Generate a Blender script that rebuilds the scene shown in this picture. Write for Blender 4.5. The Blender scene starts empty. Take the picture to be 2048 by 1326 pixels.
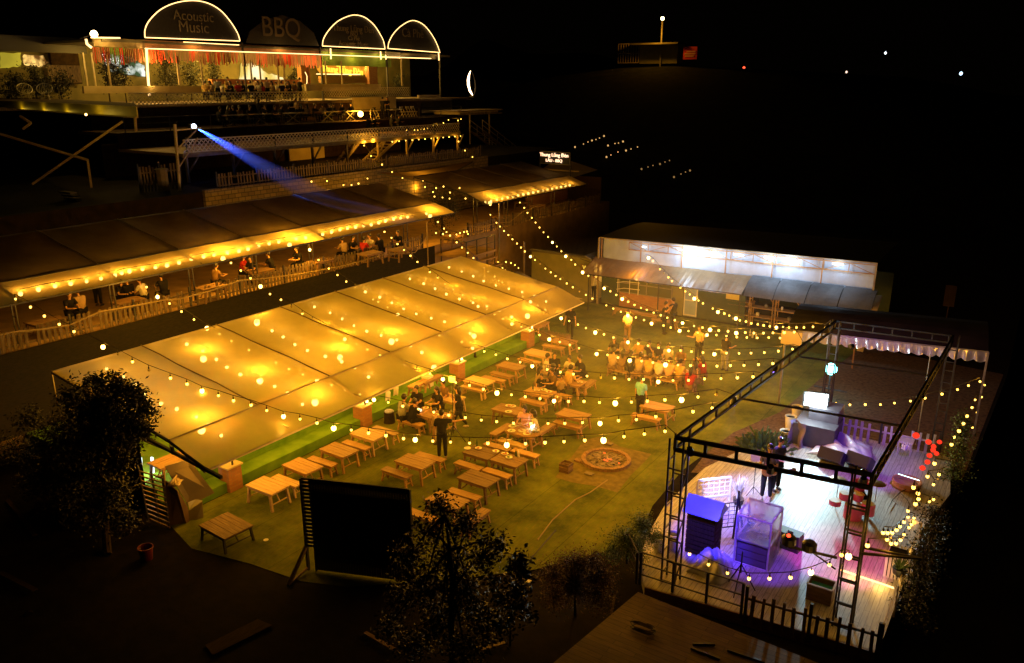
import bpy, bmesh, math, random
from mathutils import Vector, Matrix
random.seed(7)
SC=bpy.context.scene
COL=SC.collection
# ---------------- camera, world, exposure ----------------
# world frame: Y runs along the terraces, X runs across them towards the stage, Z up, metres
F=1622.0; PITCH=math.radians(16.9); YAW=math.radians(33.4); CH=12.5
cd=bpy.data.cameras.new('camera'); cam=bpy.data.objects.new('camera',cd); COL.objects.link(cam)
cd.sensor_width=36; cd.lens=36*F/2048; cd.clip_start=.1; cd.clip_end=3000
cam.location=(0,0,CH); cam.rotation_euler=(math.pi/2-PITCH,0,YAW)
SC.camera=cam
wd=bpy.data.worlds.new('World'); SC.world=wd; wd.use_nodes=True
bg=wd.node_tree.nodes['Background']; bg.inputs[0].default_value=(.5,.3,.12,1); bg.inputs[1].default_value=.0008
SC.view_settings.view_transform='Standard'; SC.view_settings.look='None'
SC.view_settings.exposure=0; SC.view_settings.gamma=1
cy=SC.cycles
cy.use_denoising=True; cy.max_bounces=6; cy.diffuse_bounces=2; cy.glossy_bounces=2; cy.transmission_bounces=4
cy.transparent_max_bounces=12; cy.volume_bounces=0; cy.sample_clamp_indirect=3; cy.use_light_tree=True
cy.caustics_reflective=False; cy.caustics_refractive=False
WARM=(1,.41,.02); WARM2=(1,.55,.12)
# ---------------- geometry helpers ----------------
_f=Vector((-math.sin(YAW)*math.cos(PITCH),math.cos(YAW)*math.cos(PITCH),-math.sin(PITCH)))
_r=Vector((math.cos(YAW),math.sin(YAW),0)); _u=_r.cross(_f)
def ray(px,py): return _f+_r*((px-1024)/F)+_u*((663-py)/F)
def G(px,py,z=0):
    d=ray(px,py); return Vector((0,0,CH))+d*((z-CH)/d.z)
def AX(px,py,x):
    d=ray(px,py); return Vector((0,0,CH))+d*(x/d.x)
def AY(px,py,y):
    d=ray(px,py); return Vector((0,0,CH))+d*(y/d.y)
def V(*a): return Vector(a)
def R(d): return math.radians(d)
class MB:
    def __init__(s): s.v=[]; s.f=[]
    def add(s,vs,fs):
        n=len(s.v); s.v+= [tuple(v) for v in vs]; s.f+=[tuple(i+n for i in f) for f in fs]; return s
    def box(s,c,d,M=None):
        x,y,z=d[0]/2,d[1]/2,d[2]/2
        vs=[V(a,b,e) for a in(-x,x) for b in(-y,y) for e in(-z,z)]
        if M is not None: vs=[M@v for v in vs]
        c=V(*c); vs=[v+c for v in vs]
        return s.add(vs,[(0,1,3,2),(4,6,7,5),(0,4,5,1),(2,3,7,6),(0,2,6,4),(1,5,7,3)])
    def bar(s,p,q,w,h=None,up=None):
        p=V(*p);q=V(*q); h=h or w; d=q-p; L=d.length
        if L<1e-6: return s
        d/=L; up=up or (V(0,0,1) if abs(d.z)<.95 else V(0,1,0))
        a=d.cross(up).normalized(); b=a.cross(d)
        vs=[o+a*(i*w/2)+b*(j*h/2) for o in(p,q) for i in(-1,1) for j in(-1,1)]
        return s.add(vs,[(0,1,3,2),(4,6,7,5),(0,4,5,1),(2,3,7,6),(0,2,6,4),(1,5,7,3)])
    def tube(s,pts,r,n=8,cap=True):
        pts=[V(*p) for p in pts]; rs=r if isinstance(r,(list,tuple)) else [r]*len(pts)
        vs=[];fs=[]
        for i,p in enumerate(pts):
            d=(pts[min(i+1,len(pts)-1)]-pts[max(i-1,0)])
            d=d.normalized() if d.length>1e-9 else V(0,0,1)
            up=V(0,0,1) if abs(d.z)<.9 else V(1,0,0)
            a=d.cross(up).normalized(); b=a.cross(d)
            for k in range(n):
                t=2*math.pi*k/n; vs.append(p+(a*math.cos(t)+b*math.sin(t))*rs[i])
        m=len(pts)
        for i in range(m-1):
            for k in range(n):
                k2=(k+1)%n; fs.append((i*n+k,i*n+k2,(i+1)*n+k2,(i+1)*n+k))
        if cap: fs+= [tuple(range(n))[::-1],tuple((m-1)*n+k for k in range(n))]
        return s.add(vs,fs)
    def lathe(s,c,prof,n=14):
        c=V(*c); vs=[];fs=[]
        for r,z in prof:
            for k in range(n):
                t=2*math.pi*k/n; vs.append(c+V(math.cos(t)*r,math.sin(t)*r,z))
        for i in range(len(prof)-1):
            for k in range(n):
                k2=(k+1)%n; fs.append((i*n+k,i*n+k2,(i+1)*n+k2,(i+1)*n+k))
        fs+=[tuple(range(n))[::-1],tuple((len(prof)-1)*n+k for k in range(n))]
        return s.add(vs,fs)
    def ball(s,c,r,n=8,m=6,sc=(1,1,1)):
        c=V(*c); vs=[];fs=[]
        for i in range(1,m):
            t=math.pi*i/m
            for k in range(n):
                a=2*math.pi*k/n; vs.append(c+V(math.sin(t)*math.cos(a)*r*sc[0],math.sin(t)*math.sin(a)*r*sc[1],math.cos(t)*r*sc[2]))
        for i in range(m-2):
            for k in range(n):
                k2=(k+1)%n; fs.append((i*n+k,(i+1)*n+k,(i+1)*n+k2,i*n+k2))
        T=len(vs); vs+=[c+V(0,0,r*sc[2]),c-V(0,0,r*sc[2])]
        for k in range(n):
            k2=(k+1)%n; fs.append((T,k,k2)); fs.append((T+1,(m-2)*n+k2,(m-2)*n+k))
        return s.add(vs,fs)
    def quad(s,*p): return s.add(p,[tuple(range(len(p)))])
    def grid(s,fn,n,m):
        vs=[fn(i/n,j/m) for i in range(n+1) for j in range(m+1)]
        fs=[(i*(m+1)+j,(i+1)*(m+1)+j,(i+1)*(m+1)+j+1,i*(m+1)+j+1) for i in range(n) for j in range(m)]
        return s.add(vs,fs)
    def prism(s,pts,z0,z1):
        n=len(pts); vs=[(p[0],p[1],z0) for p in pts]+[(p[0],p[1],z1) for p in pts]
        fs=[tuple(range(n))[::-1],tuple(range(n,2*n))]+[(i,(i+1)%n,n+(i+1)%n,n+i) for i in range(n)]
        return s.add(vs,fs)
    def build(s,name,mat,parent=None,smooth=False):
        off=V(0,0,0)
        p=parent
        while p is not None: off+=p.location; p=p.parent
        me=bpy.data.meshes.new(name)
        me.from_pydata([(v[0]-off.x,v[1]-off.y,v[2]-off.z) for v in s.v],[],s.f)
        me.update()
        if smooth: me.polygons.foreach_set('use_smooth',[True]*len(me.polygons))
        if mat: me.materials.append(mat)
        o=bpy.data.objects.new(name,me); COL.objects.link(o)
        if parent: o.parent=parent
        return o
def outward(o):
    b=bmesh.new(); b.from_mesh(o.data); bmesh.ops.recalc_face_normals(b,faces=b.faces); b.to_mesh(o.data); b.free(); return o
def tag(o,label=None,cat=None,group=None,kind=None):
    if label: o['label']=label
    if cat: o['category']=cat
    if group: o['group']=group
    if kind: o['kind']=kind
    return o
def thing(name,label,cat,loc=(0,0,0),group=None,rz=0):
    o=bpy.data.objects.new(name,None); COL.objects.link(o); o.location=loc; o.rotation_euler=(0,0,rz)
    o.empty_display_size=.2
    return tag(o,label,cat,group)
def copy_tree(o,parent=None):
    c=o.copy(); COL.objects.link(c); c.parent=parent
    for ch in list(o.children): copy_tree(ch,c)
    return c
def struct(o): o['kind']='structure'; return o
# ---------------- materials ----------------
def nt(name):
    m=bpy.data.materials.new(name); m.use_nodes=True; t=m.node_tree; return m,t,t.nodes['Principled BSDF'],t.nodes['Material Output']
def mat(name,c1,c2=None,scale=4,rough=.7,stretch=(1,1,1),bump=0,metal=0,detail=4,c3=None,coat=0):
    m,t,b,o=nt(name); b.inputs['Roughness'].default_value=rough; b.inputs['Metallic'].default_value=metal
    b.inputs['Base Color'].default_value=(*c1,1)
    if rough>=.85: b.inputs['Specular IOR Level'].default_value=.08
    if coat: b.inputs['Coat Weight'].default_value=coat
    if c2 is not None:
        tc=t.nodes.new('ShaderNodeTexCoord'); mp=t.nodes.new('ShaderNodeMapping'); mp.inputs['Scale'].default_value=stretch
        n=t.nodes.new('ShaderNodeTexNoise'); n.inputs['Scale'].default_value=scale; n.inputs['Detail'].default_value=detail
        r=t.nodes.new('ShaderNodeValToRGB'); r.color_ramp.elements[0].position=.35; r.color_ramp.elements[1].position=.65
        r.color_ramp.elements[0].color=(*c1,1); r.color_ramp.elements[1].color=(*c2,1)
        if c3: e=r.color_ramp.elements.new(.8); e.color=(*c3,1)
        L=t.links.new; L(tc.outputs['Object'],mp.inputs[0]); L(mp.outputs[0],n.inputs['Vector']); L(n.outputs[0],r.inputs[0]); L(r.outputs[0],b.inputs['Base Color'])
        if bump:
            bp=t.nodes.new('ShaderNodeBump'); bp.inputs['Strength'].default_value=bump; bp.inputs['Distance'].default_value=.02
            L(n.outputs[0],bp.inputs['Height']); L(bp.outputs[0],b.inputs['Normal'])
    return m
def emis(name,col,s,sample=False,clear=False):
    m=bpy.data.materials.new(name); m.use_nodes=True; t=m.node_tree; t.nodes.clear()
    e=t.nodes.new('ShaderNodeEmission'); e.inputs[0].default_value=(*col,1); e.inputs[1].default_value=s
    o=t.nodes.new('ShaderNodeOutputMaterial')
    if clear:   # clear glass round a glowing filament: the lamp's own light passes out through it
        a=t.nodes.new('ShaderNodeAddShader'); b=t.nodes.new('ShaderNodeBsdfTransparent'); t.links.new(e.outputs[0],a.inputs[0]); t.links.new(b.outputs[0],a.inputs[1]); t.links.new(a.outputs[0],o.inputs[0])
    else: t.links.new(e.outputs[0],o.inputs[0])
    m.cycles.emission_sampling='AUTO' if sample else 'NONE'
    return m
def planks(name,c1,c2,c3,width=.12,axis='Y',rough=.6,gap=.25,length=1.6,mort=.04):
    # boards of a given width running along an axis, each board its own tone, dark gaps, staggered butt joints
    m,t,b,o=nt(name); L=t.links.new; N=t.nodes.new
    tc=N('ShaderNodeTexCoord'); mp=N('ShaderNodeMapping'); L(tc.outputs['Object'],mp.inputs[0])
    if axis=='Y': mp.inputs['Rotation'].default_value=(0,0,R(-90))
    br=N('ShaderNodeTexBrick'); br.inputs['Scale'].default_value=1; br.inputs['Brick Width'].default_value=length; br.inputs['Row Height'].default_value=width
    br.inputs['Mortar Size'].default_value=width*mort; br.inputs['Color1'].default_value=(0,0,0,1); br.inputs['Color2'].default_value=(1,1,1,1); br.inputs['Mortar'].default_value=(.5,.5,.5,1)
    br.offset=.37; L(mp.outputs[0],br.inputs[0])
    r=N('ShaderNodeValToRGB'); r.color_ramp.elements[0].color=(*c1,1); r.color_ramp.elements[1].color=(*c2,1); L(br.outputs[0],r.inputs[0])
    n=N('ShaderNodeTexNoise'); n.inputs['Scale'].default_value=3; n.inputs['Detail'].default_value=6; m2=N('ShaderNodeMapping'); m2.inputs['Scale'].default_value=(1,9,9)
    L(mp.outputs[0],m2.inputs[0]); L(m2.outputs[0],n.inputs['Vector'])
    mx=N('ShaderNodeMixRGB'); mx.blend_type='MIX'; rr=N('ShaderNodeValToRGB'); rr.color_ramp.elements[0].position=.42; rr.color_ramp.elements[1].position=.72
    L(n.outputs[0],rr.inputs[0]); L(rr.outputs[0],mx.inputs[0]); L(r.outputs[0],mx.inputs[1]); mx.inputs[2].default_value=(*c3,1)
    m3=N('ShaderNodeMixRGB'); L(br.outputs[1],m3.inputs[0]); L(mx.outputs[0],m3.inputs[1]); m3.inputs[2].default_value=(c1[0]*gap,c1[1]*gap,c1[2]*gap,1)
    L(m3.outputs[0],b.inputs['Base Color']); b.inputs['Roughness'].default_value=rough
    bp=N('ShaderNodeBump'); bp.inputs['Strength'].default_value=.4; bp.inputs['Distance'].default_value=.01; bp.invert=True
    L(br.outputs[1],bp.inputs['Height']); L(bp.outputs[0],b.inputs['Normal'])
    return m
def bricks(name,c1,c2,mort,w=.22,h=.07,rough=.85):
    m,t,b,o=nt(name); L=t.links.new; N=t.nodes.new
    tc=N('ShaderNodeTexCoord'); sx=N('ShaderNodeSeparateXYZ'); L(tc.outputs['Object'],sx.inputs[0]); ad=N('ShaderNodeMath'); L(sx.outputs[0],ad.inputs[0]); L(sx.outputs[1],ad.inputs[1])
    cx=N('ShaderNodeCombineXYZ'); L(ad.outputs[0],cx.inputs[0]); L(sx.outputs[2],cx.inputs[1])
    br=N('ShaderNodeTexBrick'); br.inputs['Scale'].default_value=1; br.inputs['Brick Width'].default_value=w; br.inputs['Row Height'].default_value=h; br.inputs['Mortar Size'].default_value=h*.09
    br.inputs['Color1'].default_value=(*c1,1); br.inputs['Color2'].default_value=(*c2,1); br.inputs['Mortar'].default_value=(*mort,1); L(cx.outputs[0],br.inputs[0])
    L(br.outputs[0],b.inputs['Base Color']); b.inputs['Roughness'].default_value=rough
    return m
def sheet(name,col,trans=.35,transl=.45,gloss=.12,rough=.25,dirt=.5):
    # milky plastic sheet: lets lamps show through, glows round a lamp close below it, reflects a little
    m=bpy.data.materials.new(name); m.use_nodes=True; t=m.node_tree; t.nodes.clear(); N=t.nodes.new; L=t.links.new
    o=N('ShaderNodeOutputMaterial'); tr=N('ShaderNodeBsdfTransparent'); tl=N('ShaderNodeBsdfTranslucent'); df=N('ShaderNodeBsdfDiffuse'); gl=N('ShaderNodeBsdfGlossy')
    tr.inputs[0].default_value=(.95,.95,.9,1)
    tc=N('ShaderNodeTexCoord'); n=N('ShaderNodeTexNoise'); n.inputs['Scale'].default_value=.7; n.inputs['Detail'].default_value=7; n.inputs['Roughness'].default_value=.65; L(tc.outputs['Object'],n.inputs['Vector'])
    r=N('ShaderNodeValToRGB'); r.color_ramp.elements[0].position=.3; r.color_ramp.elements[1].position=.7
    r.color_ramp.elements[0].color=(*[c*dirt for c in col],1); r.color_ramp.elements[1].color=(*col,1); L(n.outputs[0],r.inputs[0])
    L(r.outputs[0],tl.inputs[0]); L(r.outputs[0],df.inputs[0])
    w=N('ShaderNodeTexNoise'); w.inputs['Scale'].default_value=2.2; w.inputs['Detail'].default_value=3; L(tc.outputs['Object'],w.inputs['Vector'])
    bp=N('ShaderNodeBump'); bp.inputs['Strength'].default_value=.12; bp.inputs['Distance'].default_value=.03; L(w.outputs[0],bp.inputs['Height']); L(bp.outputs[0],gl.inputs['Normal'])
    gl.inputs['Roughness'].default_value=rough; gl.inputs[0].default_value=(.9,.9,.9,1)
    m1=N('ShaderNodeMixShader'); m1.inputs[0].default_value=transl; L(df.outputs[0],m1.inputs[1]); L(tl.outputs[0],m1.inputs[2])
    m2=N('ShaderNodeMixShader'); m2.inputs[0].default_value=trans; L(m1.outputs[0],m2.inputs[1]); L(tr.outputs[0],m2.inputs[2])
    m3=N('ShaderNodeMixShader'); m3.inputs[0].default_value=gloss; L(m2.outputs[0],m3.inputs[1]); L(gl.outputs[0],m3.inputs[2]); L(m3.outputs[0],o.inputs[0])
    return m
M={}
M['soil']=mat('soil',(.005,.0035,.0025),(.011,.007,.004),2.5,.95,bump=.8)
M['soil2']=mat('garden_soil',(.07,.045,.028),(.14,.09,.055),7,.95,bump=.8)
M['hill']=mat('hillside',(.008,.010,.005),(.02,.02,.01),.6,1)
M['grass']=mat('artificial_grass',(.055,.095,.012),(.10,.14,.022),1.3,.9,bump=.3,detail=9,c3=(.13,.15,.03))
M['carpet']=mat('green_carpet',(.10,.22,.015),(.16,.30,.03),2,.9,detail=8)
M['darknet']=mat('dark_shade_net',(.022,.020,.012),(.035,.03,.018),6,.9,stretch=(1,1,6))
M['concrete']=mat('concrete',(.16,.13,.09),(.24,.2,.14),2,.9,bump=.3)
M['stone']=bricks('rough_stone',(.10,.075,.045),(.17,.13,.08),(.03,.024,.016),.42,.22)
M['brick']=bricks('red_brick',(.34,.13,.05),(.42,.19,.08),(.25,.2,.14))
M['pit']=bricks('pit_brick',(.30,.17,.08),(.22,.13,.07),(.1,.07,.05),.2,.1)
M['ash']=mat('ash',(.06,.045,.035),(.28,.23,.18),9,1,bump=.8)
M['wood']=mat('raw_pine',(.50,.30,.13),(.30,.16,.06),2.2,.6,stretch=(1.2,14,14),bump=.2,c3=(.16,.08,.03))
M['wood_y']=mat('raw_pine_light',(.62,.44,.24),(.48,.30,.13),2.2,.6,stretch=(1.2,14,14),bump=.2,c3=(.26,.14,.06))
M['wood_d']=mat('weathered_wood',(.26,.15,.06),(.14,.075,.03),2.4,.7,stretch=(1.2,12,12),bump=.3,c3=(.4,.24,.1))
M['fence']=mat('fence_wood',(.22,.16,.09),(.10,.07,.04),3,.8,stretch=(6,6,1),bump=.3)
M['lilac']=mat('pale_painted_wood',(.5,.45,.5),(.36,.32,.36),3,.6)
M['timber']=mat('painted_timber',(.34,.27,.15),(.24,.18,.1),3,.7)
M['steel_b']=mat('black_steel',(.018,.016,.018),(.03,.026,.026),8,.5)
M['steel_g']=mat('grey_steel',(.25,.23,.2),(.18,.16,.14),5,.45,metal=.3)
M['white']=mat('white_paint',(.75,.72,.68),(.62,.6,.56),3,.5)
M['rail']=mat('white_lattice',(.62,.54,.38),(.5,.42,.3),3,.6)
M['tarp']=sheet('milky_plastic_roof',(.88,.74,.42),.24,.72,.02,.35,.80)
M['tarp2']=sheet('clear_plastic_overhang',(.84,.70,.40),.26,.6,.03,.3,.8)
M['darktarp']=mat('dark_roof_sheet',(.06,.05,.03),(.10,.085,.05),1.2,.62,bump=.5)
M['oldtarp']=mat('tan_roof_sheet',(.30,.22,.11),(.22,.16,.08),1,.5,bump=.4)
M['wall_o']=mat('olive_wall',(.24,.22,.07),(.18,.17,.05),1.5,.8)
M['wall_c']=mat('cream_wall',(.6,.5,.3),(.5,.4,.22),1.5,.8)
M['wall_g']=mat('dark_green_wall',(.035,.06,.04),(.05,.08,.05),1.5,.7)
M['corr']=mat('corrugated_plastic',(.40,.44,.50),(.30,.34,.40),2,.4,stretch=(12,1,1),bump=.6)
M['rope']=mat('pale_rope',(.30,.22,.11),rough=.8)
M['cable']=mat('black_cable',(.03,.024,.015),rough=.6)
M['black']=mat('black_plastic',(.012,.012,.014),rough=.45)
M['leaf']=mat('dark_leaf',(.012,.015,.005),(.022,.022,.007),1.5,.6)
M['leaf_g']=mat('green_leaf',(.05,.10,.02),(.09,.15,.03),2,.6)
M['leaf_r']=mat('purple_leaf',(.07,.015,.025),(.12,.03,.03),2,.6)
M['bark']=mat('bark',(.02,.014,.009),(.035,.024,.014),6,.9)
M['skin']=mat('skin',(.50,.27,.15),rough=.55)
M['hair']=mat('black_hair',(.012,.009,.008),rough=.4)
M['bulb']=emis('lit_bulb',(1,.56,.075),3.2,clear=True)
M['bulbL']=emis('bright_bulb',(1,.62,.14),6.5,clear=True)
M['dead']=mat('unlit_bulb',(.6,.5,.2),rough=.2)
M['led']=emis('led_strip',(1,.58,.20),3.4,True)
M['letter']=emis('lit_letters',(1,.6,.35),2.6)
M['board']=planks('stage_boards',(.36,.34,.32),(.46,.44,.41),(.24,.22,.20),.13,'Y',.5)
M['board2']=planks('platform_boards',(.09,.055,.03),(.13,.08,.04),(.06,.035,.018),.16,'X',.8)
M['purple']=mat('lilac_plastic_cover',(.45,.4,.6),(.35,.3,.5),3,.3)
M['terr']=mat('terrace_floor',(.38,.25,.12),(.27,.18,.09),1.5,.9)
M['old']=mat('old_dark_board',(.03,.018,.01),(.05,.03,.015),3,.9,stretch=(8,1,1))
def point(p,w,col=WARM,r=.08,name='lamp_light',parent=None):
    l=bpy.data.lights.new(name,'POINT'); l.energy=w; l.color=col; l.shadow_soft_size=r
    o=bpy.data.objects.new(name,l); COL.objects.link(o)
    if parent:
        o.parent=parent; off=V(0,0,0); q=parent
        while q is not None: off+=q.location; q=q.parent
        o.location=V(*p)-off
    else: o.location=p
    return o
def spot(p,to,w,col,ang=60,blend=.4,r=.1,parent=None,name='spot_light'):
    l=bpy.data.lights.new(name,'SPOT'); l.energy=w; l.color=col; l.spot_size=R(ang); l.spot_blend=blend; l.shadow_soft_size=r
    o=bpy.data.objects.new(name,l); COL.objects.link(o); o.location=p
    o.rotation_euler=(V(*to)-V(*p)).to_track_quat('-Z','Y').to_euler()
    if parent:
        o.parent=parent; off=V(0,0,0); q=parent
        while q is not None: off+=q.location; q=q.parent
        o.location=V(*p)-off
    return o
M['patch']=mat('trodden_dirt',(.13,.105,.035),(.19,.15,.055),5,.95,bump=.6)

M['roofdark']=sheet('dark_roof_membrane',(.24,.19,.11),.05,.5,.02,.4,.55)
M['rooftan']=sheet('tan_roof_membrane',(.55,.42,.22),.06,.6,.02,.4,.8)

M['panel']=mat('white_panel',(.40,.46,.54),(.33,.38,.45),1.5,.6)

for k_ in ('wood','wood_y','wood_d'):   # every board thing a slightly different age
    t_=M[k_].node_tree; b_=t_.nodes['Principled BSDF']; src=b_.inputs['Base Color'].links[0].from_socket; oi=t_.nodes.new('ShaderNodeObjectInfo'); mr=t_.nodes.new('ShaderNodeMapRange'); mr.inputs[3].default_value=.55; mr.inputs[4].default_value=1.15
    hs=t_.nodes.new('ShaderNodeHueSaturation'); t_.links.new(oi.outputs['Random'],mr.inputs[0]); t_.links.new(mr.outputs[0],hs.inputs['Value']); t_.links.new(src,hs.inputs['Color']); t_.links.new(hs.outputs[0],b_.inputs['Base Color'])
# ================= SETTING =================
g=MB(); g.quad((-900,-300,-3),(900,-300,-3),(900,1500,-3),(-900,1500,-3)); struct(g.build('ground',M['hill']))
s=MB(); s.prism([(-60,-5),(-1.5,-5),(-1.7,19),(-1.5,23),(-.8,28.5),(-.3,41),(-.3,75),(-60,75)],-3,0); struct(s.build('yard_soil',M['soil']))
def lawn_mat():
    m=planks('artificial_turf',(.10,.135,.012),(.115,.15,.016),(.14,.15,.025),2.0,'Y',.95,.72,60.0,.007)
    t=m.node_tree; b=t.nodes['Principled BSDF']; L=t.links.new; N=t.nodes.new; b.inputs['Specular IOR Level'].default_value=.1
    src=b.inputs['Base Color'].links[0].from_socket
    n=N('ShaderNodeTexNoise'); n.inputs['Scale'].default_value=.55; n.inputs['Detail'].default_value=14; n.inputs['Roughness'].default_value=.7
    tc=N('ShaderNodeTexCoord'); L(tc.outputs['Object'],n.inputs['Vector'])
    r=N('ShaderNodeValToRGB'); r.color_ramp.elements[0].position=.36; r.color_ramp.elements[1].position=.66
    r.color_ramp.elements[0].color=(.42,.46,.4,1); r.color_ramp.elements[1].color=(1.5,1.32,1.1,1)
    L(n.outputs[0],r.inputs[0]); mx=N('ShaderNodeMixRGB'); mx.blend_type='MULTIPLY'; mx.inputs[0].default_value=1
    L(src,mx.inputs[1]); L(r.outputs[0],mx.inputs[2]); L(mx.outputs[0],b.inputs['Base Color'])
    f=N('ShaderNodeTexNoise'); f.inputs['Scale'].default_value=60; L(tc.outputs['Object'],f.inputs['Vector'])
    bp=N('ShaderNodeBump'); bp.inputs['Strength'].default_value=.6; bp.inputs['Distance'].default_value=.02; L(f.outputs[0],bp.inputs['Height']); L(bp.outputs[0],b.inputs['Normal'])
    return m
M['turf']=lawn_mat()
lawnpts=[(-20.45,12.3),(-18.6,11.8),(-16.6,12.2),(-14.8,12.4),(-13.6,12.9),(-11.6,14.6),(-10,16.2),(-8.9,17.9),(-8.3,19.2),(-8.75,21.2),(-8.9,24),(-8.5,28),(-7.6,31),(-7.2,36),(-6.6,41.9),(-26.5,41.9),(-26.5,33.6),(-20.45,33.6)]
l=MB(); l.add([(x,y,.012) for x,y in lawnpts],[tuple(range(len(lawnpts)))]); struct(l.build('lawn',M['turf']))
l=MB(); l.add([(x,y,.006) for x,y in [(-8.6,24),(-.9,28.6),(-.45,41),(-6.6,41.9),(-9,30)]],[(0,1,2,3,4)]); struct(l.build('dirt_ground',M['soil2']))
# tent platform and the green steps in front of it
p=MB(); p.prism([(-28.95,12.6),(-21.25,12.6),(-21.25,33.6),(-28.95,33.6)],0,.72); struct(p.build('tent_floor',M['carpet']))
p=MB(); p.prism([(-21.25,12.6),(-20.5,12.6),(-20.5,33.6),(-21.25,33.6)],0,.34); struct(p.build('green_step',M['carpet']))
p=MB(); p.bar((-22.0,12,.735),(-22.0,33,.735),.03,.02); tag(p.build('light_rope',M['rope']),'thin pale rope laid along the green floor by the steps','rope')
# terraces
p=MB(); p.prism([(-37,2),(-29.0,2),(-29.0,58),(-37,58)],0,3.7); struct(p.build('middle_terrace',M['terr']))
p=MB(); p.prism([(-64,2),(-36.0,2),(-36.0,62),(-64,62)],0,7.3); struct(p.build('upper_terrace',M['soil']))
# retaining walls
p=MB(); p.box((-28.93,20.3,2.2),(.06,31.0,3.0)); tag(p.build('retaining_wall',M['darknet']),'long dark net covered bank wall between the tent and the picket fence','wall')
p=MB(); p.box((-35.9,38.5,5.6),(.2,25,3.6)); tag(p.build('stone_wall',M['stone']),'rough stone retaining wall below the upper picket fence','wall')
# hillside
def hf(a,b):
    x=-64-a*190; y=-60+b*420
    z=6+ a*60*(.6+.5*math.sin(b*5+1)) + 2*math.sin(a*17+b*9)+1.5*math.sin(b*40)
    return (x,y,z-1)
h=MB(); h.grid(hf,30,40); struct(h.build('hillside',M['hill'],smooth=True))
def hillz(x,y):
    t=max(0,min(1,(y-84)/260/.26)); t=t*t*(3-2*t); k=math.exp(-((x+66)/60)**2)
    return -3.2+t*(15.4*k+4)
def hf2(a,b):
    x=-240+a*520; y=84+b*260; return (x,y,hillz(x,y))
def onhill(px,py,up=.3):
    d=ray(px,py); t=60.0
    while t<400:
        q=V(0,0,CH)+d*t
        if q.z<max(-3,hillz(q.x,q.y) if q.y>84 else -3)+up: break
        t+=.5
    return V(0,0,CH)+d*t
h=MB(); h.grid(hf2,50,26); struct(h.build('far_hill',M['hill'],smooth=True))

# ---------------- roofs of plastic sheet on steel frames ----------------
def canopy(name,label,cat,Ys,back,crease,front,mb,mf,posts,group=None,sag=.07,fm='steel_b'):
    Y0,Y1=Ys[0],Ys[-1]; t=thing(name,label,cat,((back[0]+front[0])/2,Y0,0),group)
    def surf(A,B,y0,y1,sg):
        def fn(u,v):
            x=A[0]+(B[0]-A[0])*u; z=A[1]+(B[1]-A[1])*u; y=y0+(y1-y0)*v
            return (x,y,z-sg*math.sin(math.pi*v)*math.sin(math.pi*min(1,u+.08))+.012*math.sin(7*u+y*3))
        return fn
    a=MB(); b=MB()
    for i in range(len(Ys)-1):
        a.grid(surf(back,crease,Ys[i],Ys[i+1],sag),10,8); b.grid(surf(crease,front,Ys[i],Ys[i+1],sag*.5),5,8)
    a.build('roof_sheet',mb,t,True); b.build('front_sheet',mf,t,True)
    fr=MB()
    for q in (back,crease,front): fr.bar((q[0],Y0,q[1]-.03),(q[0],Y1,q[1]-.03),.05,.06)
    fr.build('frame',M[fm],t)
    for y in Ys:
        tr=MB(); tr.bar((back[0],y,back[1]-.05),(crease[0],y,crease[1]-.05),.05,.06); tr.bar((crease[0],y,crease[1]-.05),(front[0],y,front[1]-.05),.045,.05)
        tr.bar((back[0],y,crease[1]-.25),(front[0]-.1,y,crease[1]-.42),.035)
        for k in range(5):
            x=back[0]+(crease[0]-back[0])*k/4; z=back[1]+(crease[1]-back[1])*k/4
            tr.bar((x,y,z-.05),(x,y,crease[1]-.25-.04*k/4),.03)
        tr.build('truss',M[fm],t)
    # raised welt where two sheets meet, catching the light
    for y in Ys[1:-1]:
        w=MB(); w.tube([(back[0]+(crease[0]-back[0])*k/6,y+.03*math.sin(k*2),back[1]+(crease[1]-back[1])*k/6+.03) for k in range(7)],.022,5)
        w.build('seam',M['rope'],t)
    for (x,y,z0,z1,w) in posts:
        q=MB()
        for dx in(-w,w):
            q.bar((x+dx,y,z0),(x+dx,y,z1),.045)
        n=max(2,int((z1-z0)/.45))
        for k in range(1,n): q.bar((x-w,y,z0+(z1-z0)*k/n),(x+w,y,z0+(z1-z0)*k/n),.03)
        q.build('post',M['steel_b'],t)
    return t
TY=[11.95+3.03*k for k in range(8)]
tent=canopy('dining_tent','long low tent roof of milky plastic glowing from lamps beneath','tent',TY,(-25,4.0),(-19.2,3.15),(-17.75,2.6),M['tarp'],M['tarp2'],
  [(-20.6,y,.88,3.25,.16) for y in (14.76,20.86,26.85,32.66)]+[(-24.9,y,.72,3.9,.16) for y in (14.9,21,27,33)],fm='rail')
q=MB()
q.bar((-21.0,11.9,3.02),(-17.0,11.9,2.62),.08); q.bar((-20.9,11.9,3.4),(-19.2,11.9,3.12),.06); q.bar((-19.2,11.9,3.12),(-17.4,11.9,2.63),.05)
for k in (.25,.62): q.bar((-20.9+3*k,11.9,3.2-.35*k),(-20.9+3*k,11.9,2.95-.3*k),.07)
q.build('gable_truss',M['steel_b'],tent)
q=MB(); q.grid(lambda u,v:(-25.4+4.0*u,12.35+.05*math.sin(u*25),.02+v*(2.5+.6*min(1,(1-u)*1.6))),40,6); q.build('side_net',M['darknet'],tent)  # dark sheet added across the open gable, standing for the darkness inside
C2Y=[10.2,13.0,16.6,20.1,23.4,26.9,30.2,33.85,37.0]
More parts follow.
